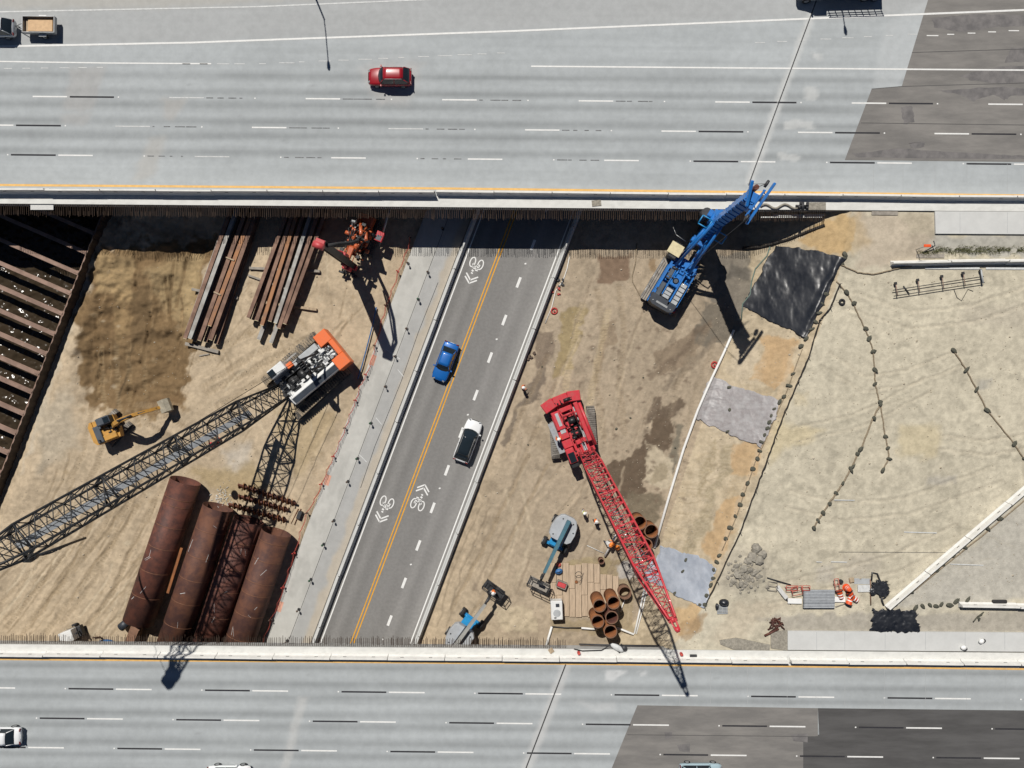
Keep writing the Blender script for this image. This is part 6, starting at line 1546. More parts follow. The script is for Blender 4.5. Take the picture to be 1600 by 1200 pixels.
    for sg in (-1, 1):
        MB().box((xw - .25, sg * (h2 + .09), belt + .02), (.16, .22, .13), ch=.03).build('mirror', paint, t)
        MB().box((L_ * .478, sg * half(L_ * .478) * .70, belt - .20), (.16, .26, .07), ch=.02, rz=-sg * .5).build('headlight', M['lamp_clear'], t)
        MB().box((-L_ * .485, sg * h2 * .74, belt - .10), (.12, .34, .16), ch=.03, rz=sg * .2).build('tail_light', M['lamp_red'], t)
    MB().box((L_ * .497, 0, .62), (.05, h2 * .95, .2), ch=.02).build('grille', M['trim'], t)
    MB().box((-L_ * .50, 0, .7), (.03, .5, .12)).build('number_plate', M['helm_w'], t)
    return t
zr = .03
UP = math.atan2(-ROAD_D.y, -ROAD_D.x); DOWN = rz_road
car(609, 119.5, ZD, math.pi - .008, 'red sport utility car with glass sunroof driving on the upper freeway', M['car_red'], 4.6, 1.9, 1.68)
car(695.5, 565, zr, DOWN, 'bright blue car with dark sunroof driving down the street', M['car_blue'], 4.55, 1.86, 1.55, suv=False, hood=.27, rear=.13)
car(731, 689, zr, UP, 'white sport utility car with black glass roof driving up the street', M['car_white'], 4.95, 1.95, 1.74, hood=.23, glass_roof=True)
car(-13, 43, ZD, math.pi - .01, 'silver car with white roof cut by the left edge, towing a trailer', M['car_silver'], 4.8, 1.9, 1.75, roof_m=M['car_white'], sunroof=False)
car(-2, 1151, ZD, math.pi, 'white car cut by the left edge on the lower freeway', M['car_white'], 4.6, 1.85, 1.5, suv=False, sunroof=False)
car(357, 1211, ZD, 0, 'white car cut by the bottom edge, left of the big pipes shadow', M['car_white'], 4.5, 1.84, 1.5, suv=False, sunroof=False)
car(1095, 1207, ZD, 0, 'pale blue car with a roof rack cut by the bottom edge on the asphalt patch', mat('pale_blue_car_paint', (.42, .55, .60), .3, metal=.2, var=.02, coat=.6), 4.5, 1.8, 1.6, sunroof=False)
# trailer behind the silver car
tp = W(64, 41, ZD + .6); tr = thing('utility_trailer', 'grey utility trailer carrying light wood behind the silver car', 'trailer', (tp.x, tp.y, ZD), math.pi - .01)
MB().box((0, 0, .62), (3.3, 1.62, .08)).build('bed', M['wood'], tr)
for x, y, a, b in ((0, .84, 3.4, .07), (0, -.84, 3.4, .07), (1.68, 0, .07, 1.75), (-1.68, 0, .07, 1.75)): MB().box((x, y, .86), (a, b, .5), ch=.01).build('side_board', M['steel'], tr)
MB().box((-.05, .02, .74), (2.6, 1.2, .16), ch=.02).build('wood_load', mat('fresh_lumber', (.62, .42, .24), .8, var=.08, scale=3), tr)
MB().tube((1.7, .6, .5), (2.75, 0, .5), .045, n=6).tube((1.7, -.6, .5), (2.75, 0, .5), .045, n=6).tube((1.7, 0, .5), (2.95, 0, .5), .05, n=6).build('drawbar', M['chain'], tr)
for sg in (-1, 1):
    w_ = MB().tube((-.25, sg * .92, .33), (-.25, sg * 1.12, .33), .33, n=18).build('wheel', M['rubber'], tr); MB().tube((-.25, sg * 1.0, .33), (-.25, sg * 1.125, .33), .18, n=12).build('rim', M['chain'], w_)
    MB().box((-.25, sg * 1.02, .72), (.8, .24, .04), ch=.01).build('fender', M['cwhite'], tr)
# stake truck cut by the top edge
tp = W(1316, -19, ZD + 1.0); tk = thing('stake_truck', 'white truck with slatted bed sides cut by the top edge', 'truck', (tp.x, tp.y, ZD), math.pi + .03)
MB().box((0, 0, .75), (8.6, 1.0, .3), ch=.04).build('chassis', M['dsteel'], tk); MB().box((-1.35, 0, 1.15), (6.0, 2.3, .16), ch=.02).build('bed', M['wood_g'], tk)
cb = MB(); cb.loft([[(1.9, -1.0, .6), (1.9, 1.0, .6), (1.9, 1.0, 2.2), (1.9, .8, 2.45), (1.9, -.8, 2.45), (1.9, -1.0, 2.2)], [(3.2, -1.02, .6), (3.2, 1.02, .6), (3.2, 1.02, 1.9), (3.2, .82, 2.45), (3.2, -.82, 2.45), (3.2, -1.02, 1.9)], [(3.7, -1.0, .6), (3.7, 1.0, .6), (3.7, 1.0, 1.5), (3.7, .85, 1.55), (3.7, -.85, 1.55), (3.7, -1.0, 1.5)], [(4.7, -.9, .6), (4.7, .9, .6), (4.7, .88, 1.25), (4.7, .7, 1.35), (4.7, -.7, 1.35), (4.7, -.88, 1.25)]], smooth=False); cbo = cb.build('cab', M['car_white'], tk)
MB().add([(3.24, -.78, 2.4), (3.24, .78, 2.4), (3.68, .8, 1.6), (3.68, -.8, 1.6)], [(0, 3, 2, 1)]).build('windscreen', M['glass'], cbo)
for sg in (-1, 1):
    for k in range(9): MB().box((-4.2 + k * .7, sg * 1.15, 1.75), (.08, .06, 1.1)).build('stake', M['wood_g'], tk)
    for z in (1.5, 1.85, 2.2): MB().box((-1.35, sg * 1.19, z), (5.9, .03, .12)).build('side_slat', M['wood_g'], tk)
    for x in (3.6, -2.6, -3.7):
        w_ = MB().tube((x, sg * .75, .45), (x, sg * 1.08, .45), .45, n=18).build('wheel', M['rubber'], tk); MB().tube((x, sg * .9, .45), (x, sg * 1.085, .45), .25, n=12).build('rim', M['chain'], w_)
    MB().box((3.3, sg * 1.2, 1.8), (.15, .3, .3), ch=.03).build('mirror', M['trim'], tk)

# ------------------------------------------------------------------ street lamps beyond the top edge; their shadows reach into the picture
def lamp(shx, shy, hx, hy, h, label):
    s = W(shx, shy, ZD); e = W(hx, hy, ZD); off = Vector((SX, SY, 0)) * h
    b = s - off; arm_ = e - s
    t = thing('street_lamp', label, 'street lamp', (b.x, b.y, ZD))
    MB().tube((0, 0, 0), (0, 0, .3), .28, n=10).tube((0, 0, .3), (0, 0, h), .13, .08, n=10).build('pole', M['chain'], t)
    MB().path([(0, 0, h - .15), (arm_.x * .3, arm_.y * .3, h + .05), (arm_.x, arm_.y, h)], .055, 6).build('arm', M['chain'], t)
    an = math.atan2(arm_.y, arm_.x); MB().loft([[(x, y * w, z * .5) for y, z in ((-1, 0), (-.7, .24), (.7, .24), (1, 0), (.7, -.2), (-.7, -.2))] for x, w in ((-.1, .08), (.2, .16), (.6, .19), (.85, .1))], smooth=False).build('lamp_head', M['steel'], t, (arm_.x, arm_.y, h), an)
lamp(507, 31, 513, 97, 11.0, 'street lamp standing above the top picture edge, its shadow left of the red car')
lamp(1309, -30, 1320, 42, 11.0, 'street lamp standing above the top picture edge, its shadow below the truck')

# ------------------------------------------------------------------ people
def person(loc, yaw, label, vest, helm, pose='stand', trousers='denim', skin='skin', sleeves=None):
    """one skinned body; vest, trousers and hard hat are its clothes"""
    loc = Vector(loc)
    o = None
    lean = .0 if pose == 'stand' else .45
    V = {'pelvis': (0, 0, .95), 'chest': (lean * .35, 0, 1.28 - lean * .08), 'neck': (lean * .6, 0, 1.48 - lean * .2), 'chin': (lean * .68 + .02, 0, 1.57 - lean * .22), 'head': (lean * .75 + .02, 0, 1.70 - lean * .25)}
    rad = {'pelvis': .15, 'chest': .165, 'neck': .065, 'chin': .085, 'head': .10}
    E = [('pelvis', 'chest'), ('chest', 'neck'), ('neck', 'chin'), ('chin', 'head')]
    st = .12 if pose == 'stand' else .22
    for s, n in ((1, 'l'), (-1, 'r')):
        V['hip' + n] = (0, s * .10, .88); V['knee' + n] = (s * st * .5 + .03, s * .13, .48); V['ankle' + n] = (s * st, s * .13, .09); V['toe' + n] = (s * st + .17, s * .15, .05)
        V['sh' + n] = (lean * .5, s * .21, 1.42 - lean * .16); V['el' + n] = (lean * .6 + .08, s * .27, 1.13 - lean * .1); V['wr' + n] = (lean * .8 + .28, s * .22, .98)
        V['palm' + n] = (lean * .8 + .36, s * .21, .96)
        for k, v in (('hip', .10), ('knee', .065), ('ankle', .045), ('toe', .04), ('sh', .07), ('el', .048), ('wr', .034), ('palm', .036)): rad[k + n] = v
        E += [('pelvis', 'hip' + n), ('hip' + n, 'knee' + n), ('knee' + n, 'ankle' + n), ('ankle' + n, 'toe' + n), ('chest', 'sh' + n), ('sh' + n, 'el' + n), ('el' + n, 'wr' + n), ('wr' + n, 'palm' + n)]
        for f in range(5):
            dy = (f - 2) * .021; ln = (.055, .08, .09, .082, .062)[f]; bx, by, bz = V['palm' + n]
            if f == 0: dy = -s * .05; 
            V[f'k{f}{n}'] = (bx + ln * .55, by + dy * 1.3, bz - .005); V[f't{f}{n}'] = (bx + ln, by + dy * 1.45, bz - .035)
            rad[f'k{f}{n}'] = .0095; rad[f't{f}{n}'] = .008
            E += [('palm' + n, f'k{f}{n}'), (f'k{f}{n}', f't{f}{n}')]
    names = list(V); me = bpy.data.meshes.new('person'); me.from_pydata([V[k] for k in names], [(names.index(a), names.index(b)) for a, b in E], [])
    if not me.skin_vertices: bpy_sk = None
    o = bpy.data.objects.new('person', me); COL.objects.link(o); o.location = loc; o.rotation_euler.z = yaw
    md = o.modifiers.new('skin', 'SKIN'); md.use_smooth_shade = True
    if me.skin_vertices:
        for i, k in enumerate(names): me.skin_vertices[0].data[i].radius = (rad[k], rad[k]); me.skin_vertices[0].data[i].use_root = (k == 'pelvis')
    ms = o.modifiers.new('sub', 'SUBSURF'); ms.levels = ms.render_levels = 1
    me.materials.append(M[skin]); tag(o, label, 'person')
    # clothing
    c = MB(); n = 12; R_ = []
    for z, rx, ry in ((.86, .17, .21), (1.0, .175, .215), (1.2, .175, .235), (1.38, .165, .26), (1.47, .12, .18), (1.50, .085, .10)):
        xx = lean * .35 * max(0, (z - .95) / .33) * .8; R_.append([(xx + math.cos(2 * math.pi * i / n) * rx, math.sin(2 * math.pi * i / n) * ry, z - lean * .2 * max(0, z - .95)) for i in range(n)])
    c.loft(R_, cap=False); c.build('vest', M[vest], o)
    tr_ = MB()
    for n_ in 'lr':
        h, k, a = Vector(V['hip' + n_]), Vector(V['knee' + n_]), Vector(V['ankle' + n_])
        tr_.tube(h + Vector((0, 0, .08)), k, .125, .085, n=10); tr_.tube(k, a + Vector((0, 0, .03)), .088, .07, n=10)
    tr_.build('trousers', M[trousers], o)
    sl_ = MB()
    for n_ in 'lr': sl_.tube(V['sh' + n_], V['el' + n_], .085, .065, n=10); sl_.tube(V['el' + n_], V['wr' + n_], .064, .048, n=10)
    sl_.build('sleeves', M[sleeves or vest], o)
    hx, _, hz = V['head']
    hh = MB(); hh.sph((hx, 0, hz + .05), .145, 14, 8, (1.12, 1, .85)); hh.tube((hx + .03, 0, hz + .02), (hx + .03, 0, hz + .035), .19, n=16); hh.build('hard_hat', M[helm], o)
    fc = MB(); fc.sph((hx + .105, .04, hz - .01), .014, 6, 4); fc.sph((hx + .105, -.04, hz - .01), .014, 6, 4); fc.build('eyes', M['black'], o)
    bt = MB()
    for n_ in 'lr': bt.path([Vector(V['ankle' + n_]) + Vector((-.05, 0, -.02)), V['ankle' + n_], V['toe' + n_]], .06, 8)
    bt.build('boots', M['rubber'], o)
    return o
def on(px, py): return G(px, py)
person(on(911, 799), 1.0, 'worker in lime vest and white hard hat walking left of the red boom', 'vest_y', 'helm_w', sleeves='shirt_w')
person(on(929, 811), -.5, 'worker in orange vest and white hard hat, closer to the red boom', 'vest_o', 'helm_w', sleeves='shirt_w')
person(on(947, 845), -.6, 'worker in pale shirt and orange hat bending by the white pole', 'shirt_w', 'helm_o', 'bend')
person(on(957, 848), 2.6, 'worker in orange vest leaning over the white pole', 'vest_o', 'helm_o', 'bend')
person(on(817, 606), .4, 'worker in orange vest standing by the street barrier above the red crane', 'vest_o', 'helm_w')
pc = rc_.matrix_basis @ Vector((.55, -1.9, 0)); pq = Matrix.Translation(rl_) @ Matrix.Rotation(ryaw, 4, 'Z') @ Vector((-.1, -1.85, 1.68))
MB().box((-.2, -1.95, 1.62), (3.6, .75, .06)).build('catwalk', M['grate'], rc_)
person(pq, 1.8, 'worker in orange vest and white hard hat on the catwalk of the red crane', 'vest_o', 'helm_w')
pb_ = basket.copy(); pb_.z += .035
person(pb_, -2.0, 'worker in orange vest and white hard hat standing in the boom lift basket', 'vest_o', 'helm_w', sleeves='shirt_w')
# ------------------------------------------------------------------ odds and ends on the site
t = thing('light_tower', 'white topped light tower trailer near the lower left deck edge', 'light tower', W(123, 985), .35)
MB().box((0, 0, .75), (1.9, 1.2, .7), ch=.06).build('housing', M['dsteel'], t); MB().box((-.15, 0, 1.75), (1.5, 1.25, 1.1), ch=.05).build('cabinet', M['cwhite'], t)
for y in (-.8, .8): MB().tube((0, y - .12, .32), (0, y + .12, .32), .32, n=16).build('wheel', M['rubber'], t)
MB().tube((-.9, 0, .5), (-2.3, -.3, .4), .06, n=6).build('drawbar', M['chain'], t); MB().tube((.7, 0, .8), (.9, 0, 2.2), .09, n=8).build('mast', M['dsteel'], t)
MB().path([(-.9, -.3, .35), (-1.6, -.7, .1), (-2.4, -.6, .08), (-3.0, -1.0, .08)], .09, 6).build('hose', M['shirt_w'], t)
t = thing('compressor', 'dark round compressor beside the end of the leftmost big pipe', 'compressor', W(199, 973), .7)
MB().tube((-.5, 0, .7), (.5, 0, .7), .48, n=18).build('tank', M['navy'], t); MB().box((.1, 0, .3), (1.3, .8, .35), ch=.04).build('frame', M['dsteel'], t); MB().box((.7, .1, .9), (.4, .5, .5), ch=.05).build('engine', M['dsteel'], t)
t = thing('rusty_tank', 'rusty steel hopper box below the leftmost big pipe', 'hopper', W(216, 988), R(68))
MB().loft([[(-1.0, -.45, 0), (1.0, -.45, 0), (1.0, .45, 0), (-1.0, .45, 0)], [(-1.25, -.6, 1.3), (1.25, -.6, 1.3), (1.25, .6, 1.3), (-1.25, .6, 1.3)], [(-.9, -.5, 1.6), (.9, -.5, 1.6), (.9, .5, 1.6), (-.9, .5, 1.6)]], smooth=False).build('body', M['rust_in'], t); MB().box((1.2, 0, 1.0), (.12, .9, .3)).build('flange', M['rust'], t)
t = thing('steel_prop', 'pair of thin rusty props leaning at the lower deck edge', 'prop', W(156, 995), 0)
MB().tube((0, 0, 0), (.2, .5, 1.9), .06, n=6).tube((.2, -.1, 0), (.45, .4, 1.8), .06, n=6).build('props', M['rust'], t)
t = thing('blue_cover', 'dark blue plastic cover under the lower deck edge left of the big pipes', 'cover', W(168, 1003), 0); MB().sph((0, 0, .3), .8, 12, 6, (1.2, .5, .5)).build('cover', M['bluehose'], t)
# orange gear and a thin rod under the long boom
t = thing('spreader_bar', 'small orange lifting beam lying beside the black boom', 'lifting beam', G(337, 691), .55)
MB().box((0, 0, .2), (1.5, .28, .34), ch=.04).build('beam', M['corange'], t)
for x in (-.5, .5): MB().tube((x, -.25, .2), (x, .25, .2), .2, n=12).build('sheave', M['cred'], t)
pole([wz(55, 868, .2), wz(82, 860, .3), wz(105, 850, .2)], .08, M['dsteel'], 'steel_bar', 'dark steel bar with fittings on the ground below the black boom', 'bar')
# right yard litter
pole([wz(a, b, .05) for a, b in ((995, 380), (993, 410), (988, 430), (988, 440), (1000, 462), (1012, 478), (1024, 484), (1040, 492))], .06, M['wattle'], 'brown_hose', 'brown hose curving left of the blue drilling rig', 'hose')
pole([wz(a, b, .08) for a, b in ((1203, 385), (1198, 400), (1180, 420), (1174, 440), (1172, 460), (1160, 475), (1158, 500))], .07, M['greenhose'], 'green_hose', 'grey green hose along the left edge of the black sheet', 'hose')
pole([wz(a, b, .1) for a, b in ((1160, 388), (1190, 386), (1230, 375), (1262, 362), (1288, 352))], .16, M['black_fabric'], 'fabric_roll', 'dark fabric roll along the top of the slope next to the deck shade', 'fabric roll')
pole([wz(a, b, .05) for a, b in ((890, 400), (886, 420), (880, 438), (868, 455), (862, 480), (852, 505))], .05, M['whitepipe'], 'white_hose', 'thin white hose beside the street barrier', 'hose')
for i, (a, b, lab) in enumerate(((866, 486, 'red hose reel beside the street barrier'), (1116, 570, 'small red reel beside the long white pipe'))):
    t = thing('hose_reel', lab, 'reel', G(a, b), 0)
    mb = MB(); 
    pts = [(math.cos(q) * .33, math.sin(q) * .33, .12) for q in np.linspace(0, 2 * math.pi, 20)]; mb.path(pts, .09, 6); mb.build('coil', M['red_post'], t); MB().tube((0, 0, 0), (0, 0, .3), .1, n=8).build('hub', M['cred_f'], t)
for i, (a, b, m, lab) in enumerate(((874, 442, 'dsteel', 'dark tangle of fittings on the ground beside the street barrier'), (868, 453, 'red_post', 'red tangle of fittings on the ground beside the street barrier'), (828, 556, 'browncap', 'small brown debris by the street barrier near the wet stain'))):
    mb = MB(); rr = random.Random(i)
    for _ in range(9): x, y = rr.uniform(-.6, .6), rr.uniform(-.5, .5); mb.box((x, y, .1), (rr.uniform(.1, .4), rr.uniform(.08, .25), rr.uniform(.1, .3)), rz=rr.uniform(0, 3))
    tag(mb.build('debris', M[m], None, G(a, b)), lab, 'debris')
for i, (a, b, r_) in enumerate(((847, 573, .2), (863, 664, .28), (825, 695, .2), (1005, 590, .2), (1055, 700, .22), (1071, 697, .35), (985, 653, .24), (963, 670, .3))):
    o = MB().sph((0, 0, .03), r_ * .6, 8, 5, (1, .8, .5)).build('stone', M['bag'], None, G(a, b), i); tag(o, 'small dark clod lying in the drilling yard', 'clod', 'clods in the drilling yard')
tag(MB().sph((0, 0, .25), .3, 12, 7).build('orange_ball', M['helm_o'], None, G(964.5, 855)), 'orange ball buoy left of the red boom', 'buoy')
tag(MB().box((0, 0, .5), (.5, .35, .12), ch=.04).build('yellow_tool', M['beige'], None, G(955, 844)), 'small yellow board between the two bending workers', 'board')
# things on the upper deck edge
pts = [W(1188 + 64 * t, 322.5 - 3.2 * math.sin(t * 13), ZD + .12) for t in np.linspace(0, 1, 40)]
pole(pts, .12, M['conc_chunk'], 'wavy_hose', 'wavy pale hose on the upper deck edge right of the blue mast', 'hose')
t = thing('pump', 'small pump and board on the upper deck edge at the end of the wavy hose', 'pump', W(1254, 321, ZD), 0)
clutter(t, 'pump_body', M['dsteel'], (0, 0, .3), (.9, .7, .4), 9, .12, .4, 31); MB().box((1.5, -.1, .08), (1.9, .8, .08)).build('board', M['conc_chunk'], t)
for i, (a, b, c, d) in enumerate(((1188, 339.5, 1284, 339), (1208, 336.5, 1288, 336))):
    p = W(a, b, 4.6 + .05 * i); q = W(c, d, 4.6 + .05 * i); tag(MB().box((0, 0, 0), ((q - p).length, .12, .1)).build('pale_batten', M['shirt_w'], None, (p + q) / 2, math.atan2(q.y - p.y, q.x - p.x)), ('lower' if i == 0 else 'upper') + ' of two pale battens fixed below the upper deck edge', 'batten')
MB().box((0, 0, .03), (1.0, .62, .05)).build('steel_plate', M['conc_chunk'], fw_top, W(932, 317.5, ZD + .012), .1)
tag(MB().box((0, 0, .02), (2.45, .75, .09)).build('plywood_sheet', M['shirt_w'], None, W(66, 322.5, ZD - .2), 0), 'pale board bridging the rebar at the upper left deck edge', 'board')
# cables and bits on the lower ledge
pole([W(a, b, ZD + .08) for a, b in ((897, 1014), (910, 1017), (940, 1016), (952, 1009), (960, 1013), (968, 1020), (976, 1010), (970, 1006))], .06, M['rubber'], 'black_cable', 'black cable lying on the lower deck edge', 'cable')
pole([W(a, b, ZD - .6) for a, b in ((905, 1006.5), (960, 1008), (1030, 1009))], .08, M['dsteel'], 'dark_bar', 'dark bar along the lower deck edge right of the rebar', 'bar')
t = thing('crumpled_bag', 'pale crumpled bag on the lower deck edge below the casings', 'bag', W(964, 1011, ZD), -.5); MB().sph((0, 0, .2), .55, 10, 6, (1.5, .6, .4)).build('bag_body', M['faded_paint'], t); MB().sph((.7, .3, .2), .35, 10, 6, (1, .9, .5)).build('dark_end', M['dsteel'], t)
for i, (a, b) in enumerate(((904, 1019), (1064, 1021))):
    t = thing('red_bucket', ('left' if i == 0 else 'right') + ' red bucket on the lower deck edge', 'bucket', W(a, b, ZD), 0); MB().pipe((0, 0, 0), (0, 0, .36), .17, .155, 16).build('shell', M['cred_f'], t); MB().tube((0, 0, .02), (0, 0, .25), .15, n=14).build('contents', M['red_net'], t)
tag(MB().box((0, 0, .1), (.75, .25, .2), ch=.03).build('dark_case', M['dsteel'], None, W(1083, 1024, ZD), 0), 'small dark case on the lower deck edge right of the buckets', 'case')
tag(MB().box((0, 0, .1), (.5, .5, .1)).build('cardboard', M['wood'], None, W(861, 1016, ZD), .6), 'small tan cardboard square on the lower deck edge', 'cardboard')
for i, (a, b) in enumerate(((1504, 1011), (1532, 1001))):
    t = thing('weight_bag', ('left' if i == 0 else 'right') + ' white and dark bag lying on the pale slab', 'bag', W(a, b, ZD + .03), i * .7); MB().sph((0, 0, .2), .32, 10, 6, (1, .8, .6)).build('bag_body', M['helm_w'], t); MB().sph((.2, -.15, .15), .25, 10, 6, (1, .9, .55)).build('strap', M['dsteel'], t)
# ------------------------------------------------------------------ storage along the old roadbed
def chunk(seed):
    rr = random.Random(seed); me = bpy.data.meshes.new('chunk'); bm = bmesh.new()
    bmesh.ops.create_icosphere(bm, subdivisions=1, radius=1)
    for v in bm.verts: v.co = Vector((v.co.x * rr.uniform(.7, 1.1), v.co.y * rr.uniform(.7, 1.1), v.co.z * rr.uniform(.35, .6)))
    bm.to_mesh(me); bm.free(); me.materials.append(M['conc_chunk']); return me
chs = [chunk(i) for i in range(7)]; rr = random.Random(12)
spots = [(1181, 858, .75), (1190, 866, .6), (1176, 870, .7), (1186, 876, .62), (1168, 876, .5), (1162, 888, .55), (1152, 898, .5), (1172, 890, .45), (1146, 908, .4), (1158, 912, .45), (1168, 902, .4), (1178, 896, .4), (1150, 885, .42)]
for _ in range(95): spots.append((rr.gauss(1164, 14), rr.gauss(896, 13), rr.uniform(.10, .30)))
for a, b, s in spots:
    p = G(a, b, 5.2); o = inst('concrete_chunk', rr.choice(chs), None, p + Vector((0, 0, s * .18)), 0, s, (rr.uniform(-.3, .3), rr.uniform(-.3, .3), rr.uniform(0, 6)))
    tag(o, 'broken concrete chunk in the rubble heap on the roadbed', 'rubble', 'rubble heap')
tag(inst('black_stone', chs[2], None, G(1179, 853, 5.2, .3), 0, .5), 'black lump on top of the rubble heap', 'stone').data = chs[2]
def P5(a, b, dz=0): return G(a, b, 5.2, dz)
t = thing('pallet', 'grey slatted pallet between the slope and the pale slab', 'pallet', P5(1128, 951), .03)
for k in range(7): MB().box((0, -.45 + k * .15, .14), (1.15, .10, .03)).build('slat', M['cgrey'], t)
for x in (-.5, 0, .5): MB().box((x, 0, .06), (.1, 1.0, .11)).build('runner', M['wood_g'], t)
tag(MB().sph((0, 0, .3), .55, 10, 6, (1, .7, .8)).sph((-.7, -.5, .15), .4, 8, 5, (.5, 1, .5)).build('black_bundle', M['tarp_b'], None, P5(1130, 940)), 'black plastic bundle above the grey pallet', 'bundle')
t = thing('corrugated_sheets', 'stack of grey corrugated sheets on the roadbed', 'sheet stack', P5(1278, 935), 0)
for k in range(3):
    mb = MB(); n = 48; vs_ = []
    for i in range(n + 1):
        y = -.98 + 1.96 * i / n; z = .25 + k * .09 + .03 * math.sin(i * math.pi / 2) + (.05 if abs(y - .3) < .1 or abs(y + .35) < .08 else 0)
        vs_ += [(-1.7 + k * .03, y + k * .03, z), (1.7 - k * .04, y + k * .03, z)]
    mb.add(vs_, [(2 * i, 2 * i + 1, 2 * i + 3, 2 * i + 2) for i in range(n)]); o = mb.build('sheet', M['grate'] if k == 2 else M['steel'], t); md = o.modifiers.new('thick', 'SOLIDIFY'); md.thickness = .02
for x in (-1.2, 1.2): MB().box((x, 0, .1), (.12, 1.9, .18)).build('bearer', M['wood_g'], t)
for i, (a, b, w_) in enumerate(((1241, 938.5, 22), (1310, 936, 19))):
    tag(MB().box((0, 0, .12), (w_ / 14.6, .55, .2), ch=.02).build('white_board', M['helm_w'], None, P5(a, b), -.02), ('left' if i == 0 else 'right') + ' white board sticking out from under the corrugated sheets', 'board')
def barrel(a, b, lie, label):
    t = thing('traffic_barrel', label, 'barrel', P5(a, b), rr.uniform(0, 3))
    Mx = Matrix.Rotation(math.pi / 2 * (1 if lie else 0), 4, 'X') if lie else Matrix.Identity(4)
    if lie: Mx = Matrix.Translation((0, .45, .28)) @ Mx
    mb = MB()
    zs = ((0, .29), (.05, .29), (.3, .27), (.32, .25), (.6, .245), (.62, .22), (.88, .21), (.9, .15), (.95, .12))
    mb.loft([[Mx @ Vector((math.cos(q) * r_ * 1.15, math.sin(q) * r_ * 1.15, z)) for q in np.linspace(0, 2 * math.pi, 17)[:-1]] for z, r_ in zs]); mb.build('drum', M['opipe'], t)
    for z, r_ in ((.38, .25), (.68, .222)):
        mb = MB(); mb.loft([[Mx @ Vector((math.cos(q) * r_ * 1.17, math.sin(q) * r_ * 1.17, zz)) for q in np.linspace(0, 2 * math.pi, 17)[:-1]] for zz in (z, z + .12)], cap=False); mb.build('white_band', M['helm_w'], t)
    MB().tube(Mx @ Vector((0, 0, 0)), Mx @ Vector((0, 0, .05)), .42, n=16).build('base_ring', M['opipe'] if not lie else M['rubber'], t)
barrel(1311, 928, True, 'orange traffic barrel lying left of the others'); barrel(1322, 918, False, 'orange traffic barrel standing topmost of the group')
barrel(1329, 929, True, 'orange traffic barrel lying in the middle of the group'); barrel(1333, 934, True, 'orange traffic barrel with white bands lying at the right'); barrel(1326, 937, True, 'orange traffic barrel lying lowest of the group')
def frame_rack(a, b, w, h, m, label, name='barricade_frame', yaw=0.0, hz=.5):
    t = thing(name, label, 'barricade', P5(a, b), yaw)
    for x in (-w / 2, w / 2): MB().tube((x, -h / 2, hz), (x, h / 2, hz), .035, n=6).tube((x, 0, 0), (x, 0, hz), .03, n=5).build('side_tube', m, t)
    for y in (-h / 2, 0, h / 2): MB().tube((-w / 2, y, hz), (w / 2, y, hz), .035, n=6).build('cross_tube', m, t)
    return t
frame_rack(1235, 917, 1.2, .5, M['red_net'], 'red barricade frame left of the corrugated sheets'); frame_rack(1243, 921, 1.1, .9, M['red_net'], 'red barricade frame close to the left white board', yaw=.2)
frame_rack(1257, 917, .8, .5, M['red_net'], 'small red barricade frame above the corrugated sheets'); frame_rack(1305, 912, .45, 1.3, M['red_net'], 'red barricade frame above the left barrel', yaw=.15)
frame_rack(1206, 915, 1.0, .9, M['wood_g'], 'brown steel grid frame beside the rubble heap', 'grid_frame', -.1, .25)
pole([P5(1198, 902, .15), P5(1235, 913, .15)], .05, M['dsteel'], 'steel_bar', 'thin dark bar between the rubble heap and the red frames', 'bar')
pole([P5(1213, 916, .15), P5(1222, 931, .1), P5(1235, 943, .1)], .09, M['dsteel'], 'dark_strap', 'dark strap curling left of the white board', 'strap')
tag(MB().box((0, 0, .15), (1.6, .45, .25), ch=.03).build('pale_beam', M['shirt_w'], None, P5(1221, 925), -.9), 'pale beam end left of the red frames', 'beam')
tag(MB().box((0, 0, .05), (1.75, .6, .08)).build('slatted_board', M['cgrey'], None, P5(1347, 908), -.02), 'grey slatted board right of the barrels', 'board')
tag(MB().box((0, 0, .09), (1.3, .75, .1)).build('pale_board', M['faded_paint'], None, P5(1349, 919), .02), 'pale board below the grey slatted board', 'board')
tag(MB().box((0, 0, .1), (.5, .5, .2), ch=.04).build('tan_box', M['wood'], None, P5(1330, 906), .2), 'small tan box above the barrels', 'box')
tag(MB().tube((0, 0, 0), (0, 0, .3), .22, n=10).build('rubber_foot_block', M['rubber'], None, P5(1313, 908)), 'dark rubber base above the barrels', 'base')
pole([P5(1359, 905, .1), P5(1360, 945, .1)], .06, M['rust_in'], 'thin_post', 'thin rusty post lying left of the small black scrap', 'post')
pole([P5(1305, 948, .08), P5(1340, 936, .08)], .06, M['wood_g'], 'grey_batten', 'grey batten lying below the barrels', 'batten')
mb = MB(); q = random.Random(8)
for k in range(9): mb.path([(q.uniform(-.7, .9), q.uniform(-.8, .8), .1), (q.uniform(-.5, .8), q.uniform(-.5, .9), .3), (q.uniform(-.9, .6), q.uniform(-.9, .6), .1)], .08, 6)
tag(mb.build('scrap_heap', M['rust'], None, P5(1212, 976)), 'tangle of rusty scrap next to the left end of the pale slab', 'scrap')
pole([P5(1194, 993, .1), P5(1204, 988, .12), P5(1216, 982, .1)], .12, M['rust'], 'scrap_bar', 'rusty scrap bar below the tangle', 'bar')
pole([P5(1376, 930, .1), P5(1377, 938, .2), P5(1380, 945, .1)], .1, M['dsteel'], 'scrap_bar', 'dark bent bar at the foot of the diagonal barrier', 'bar')
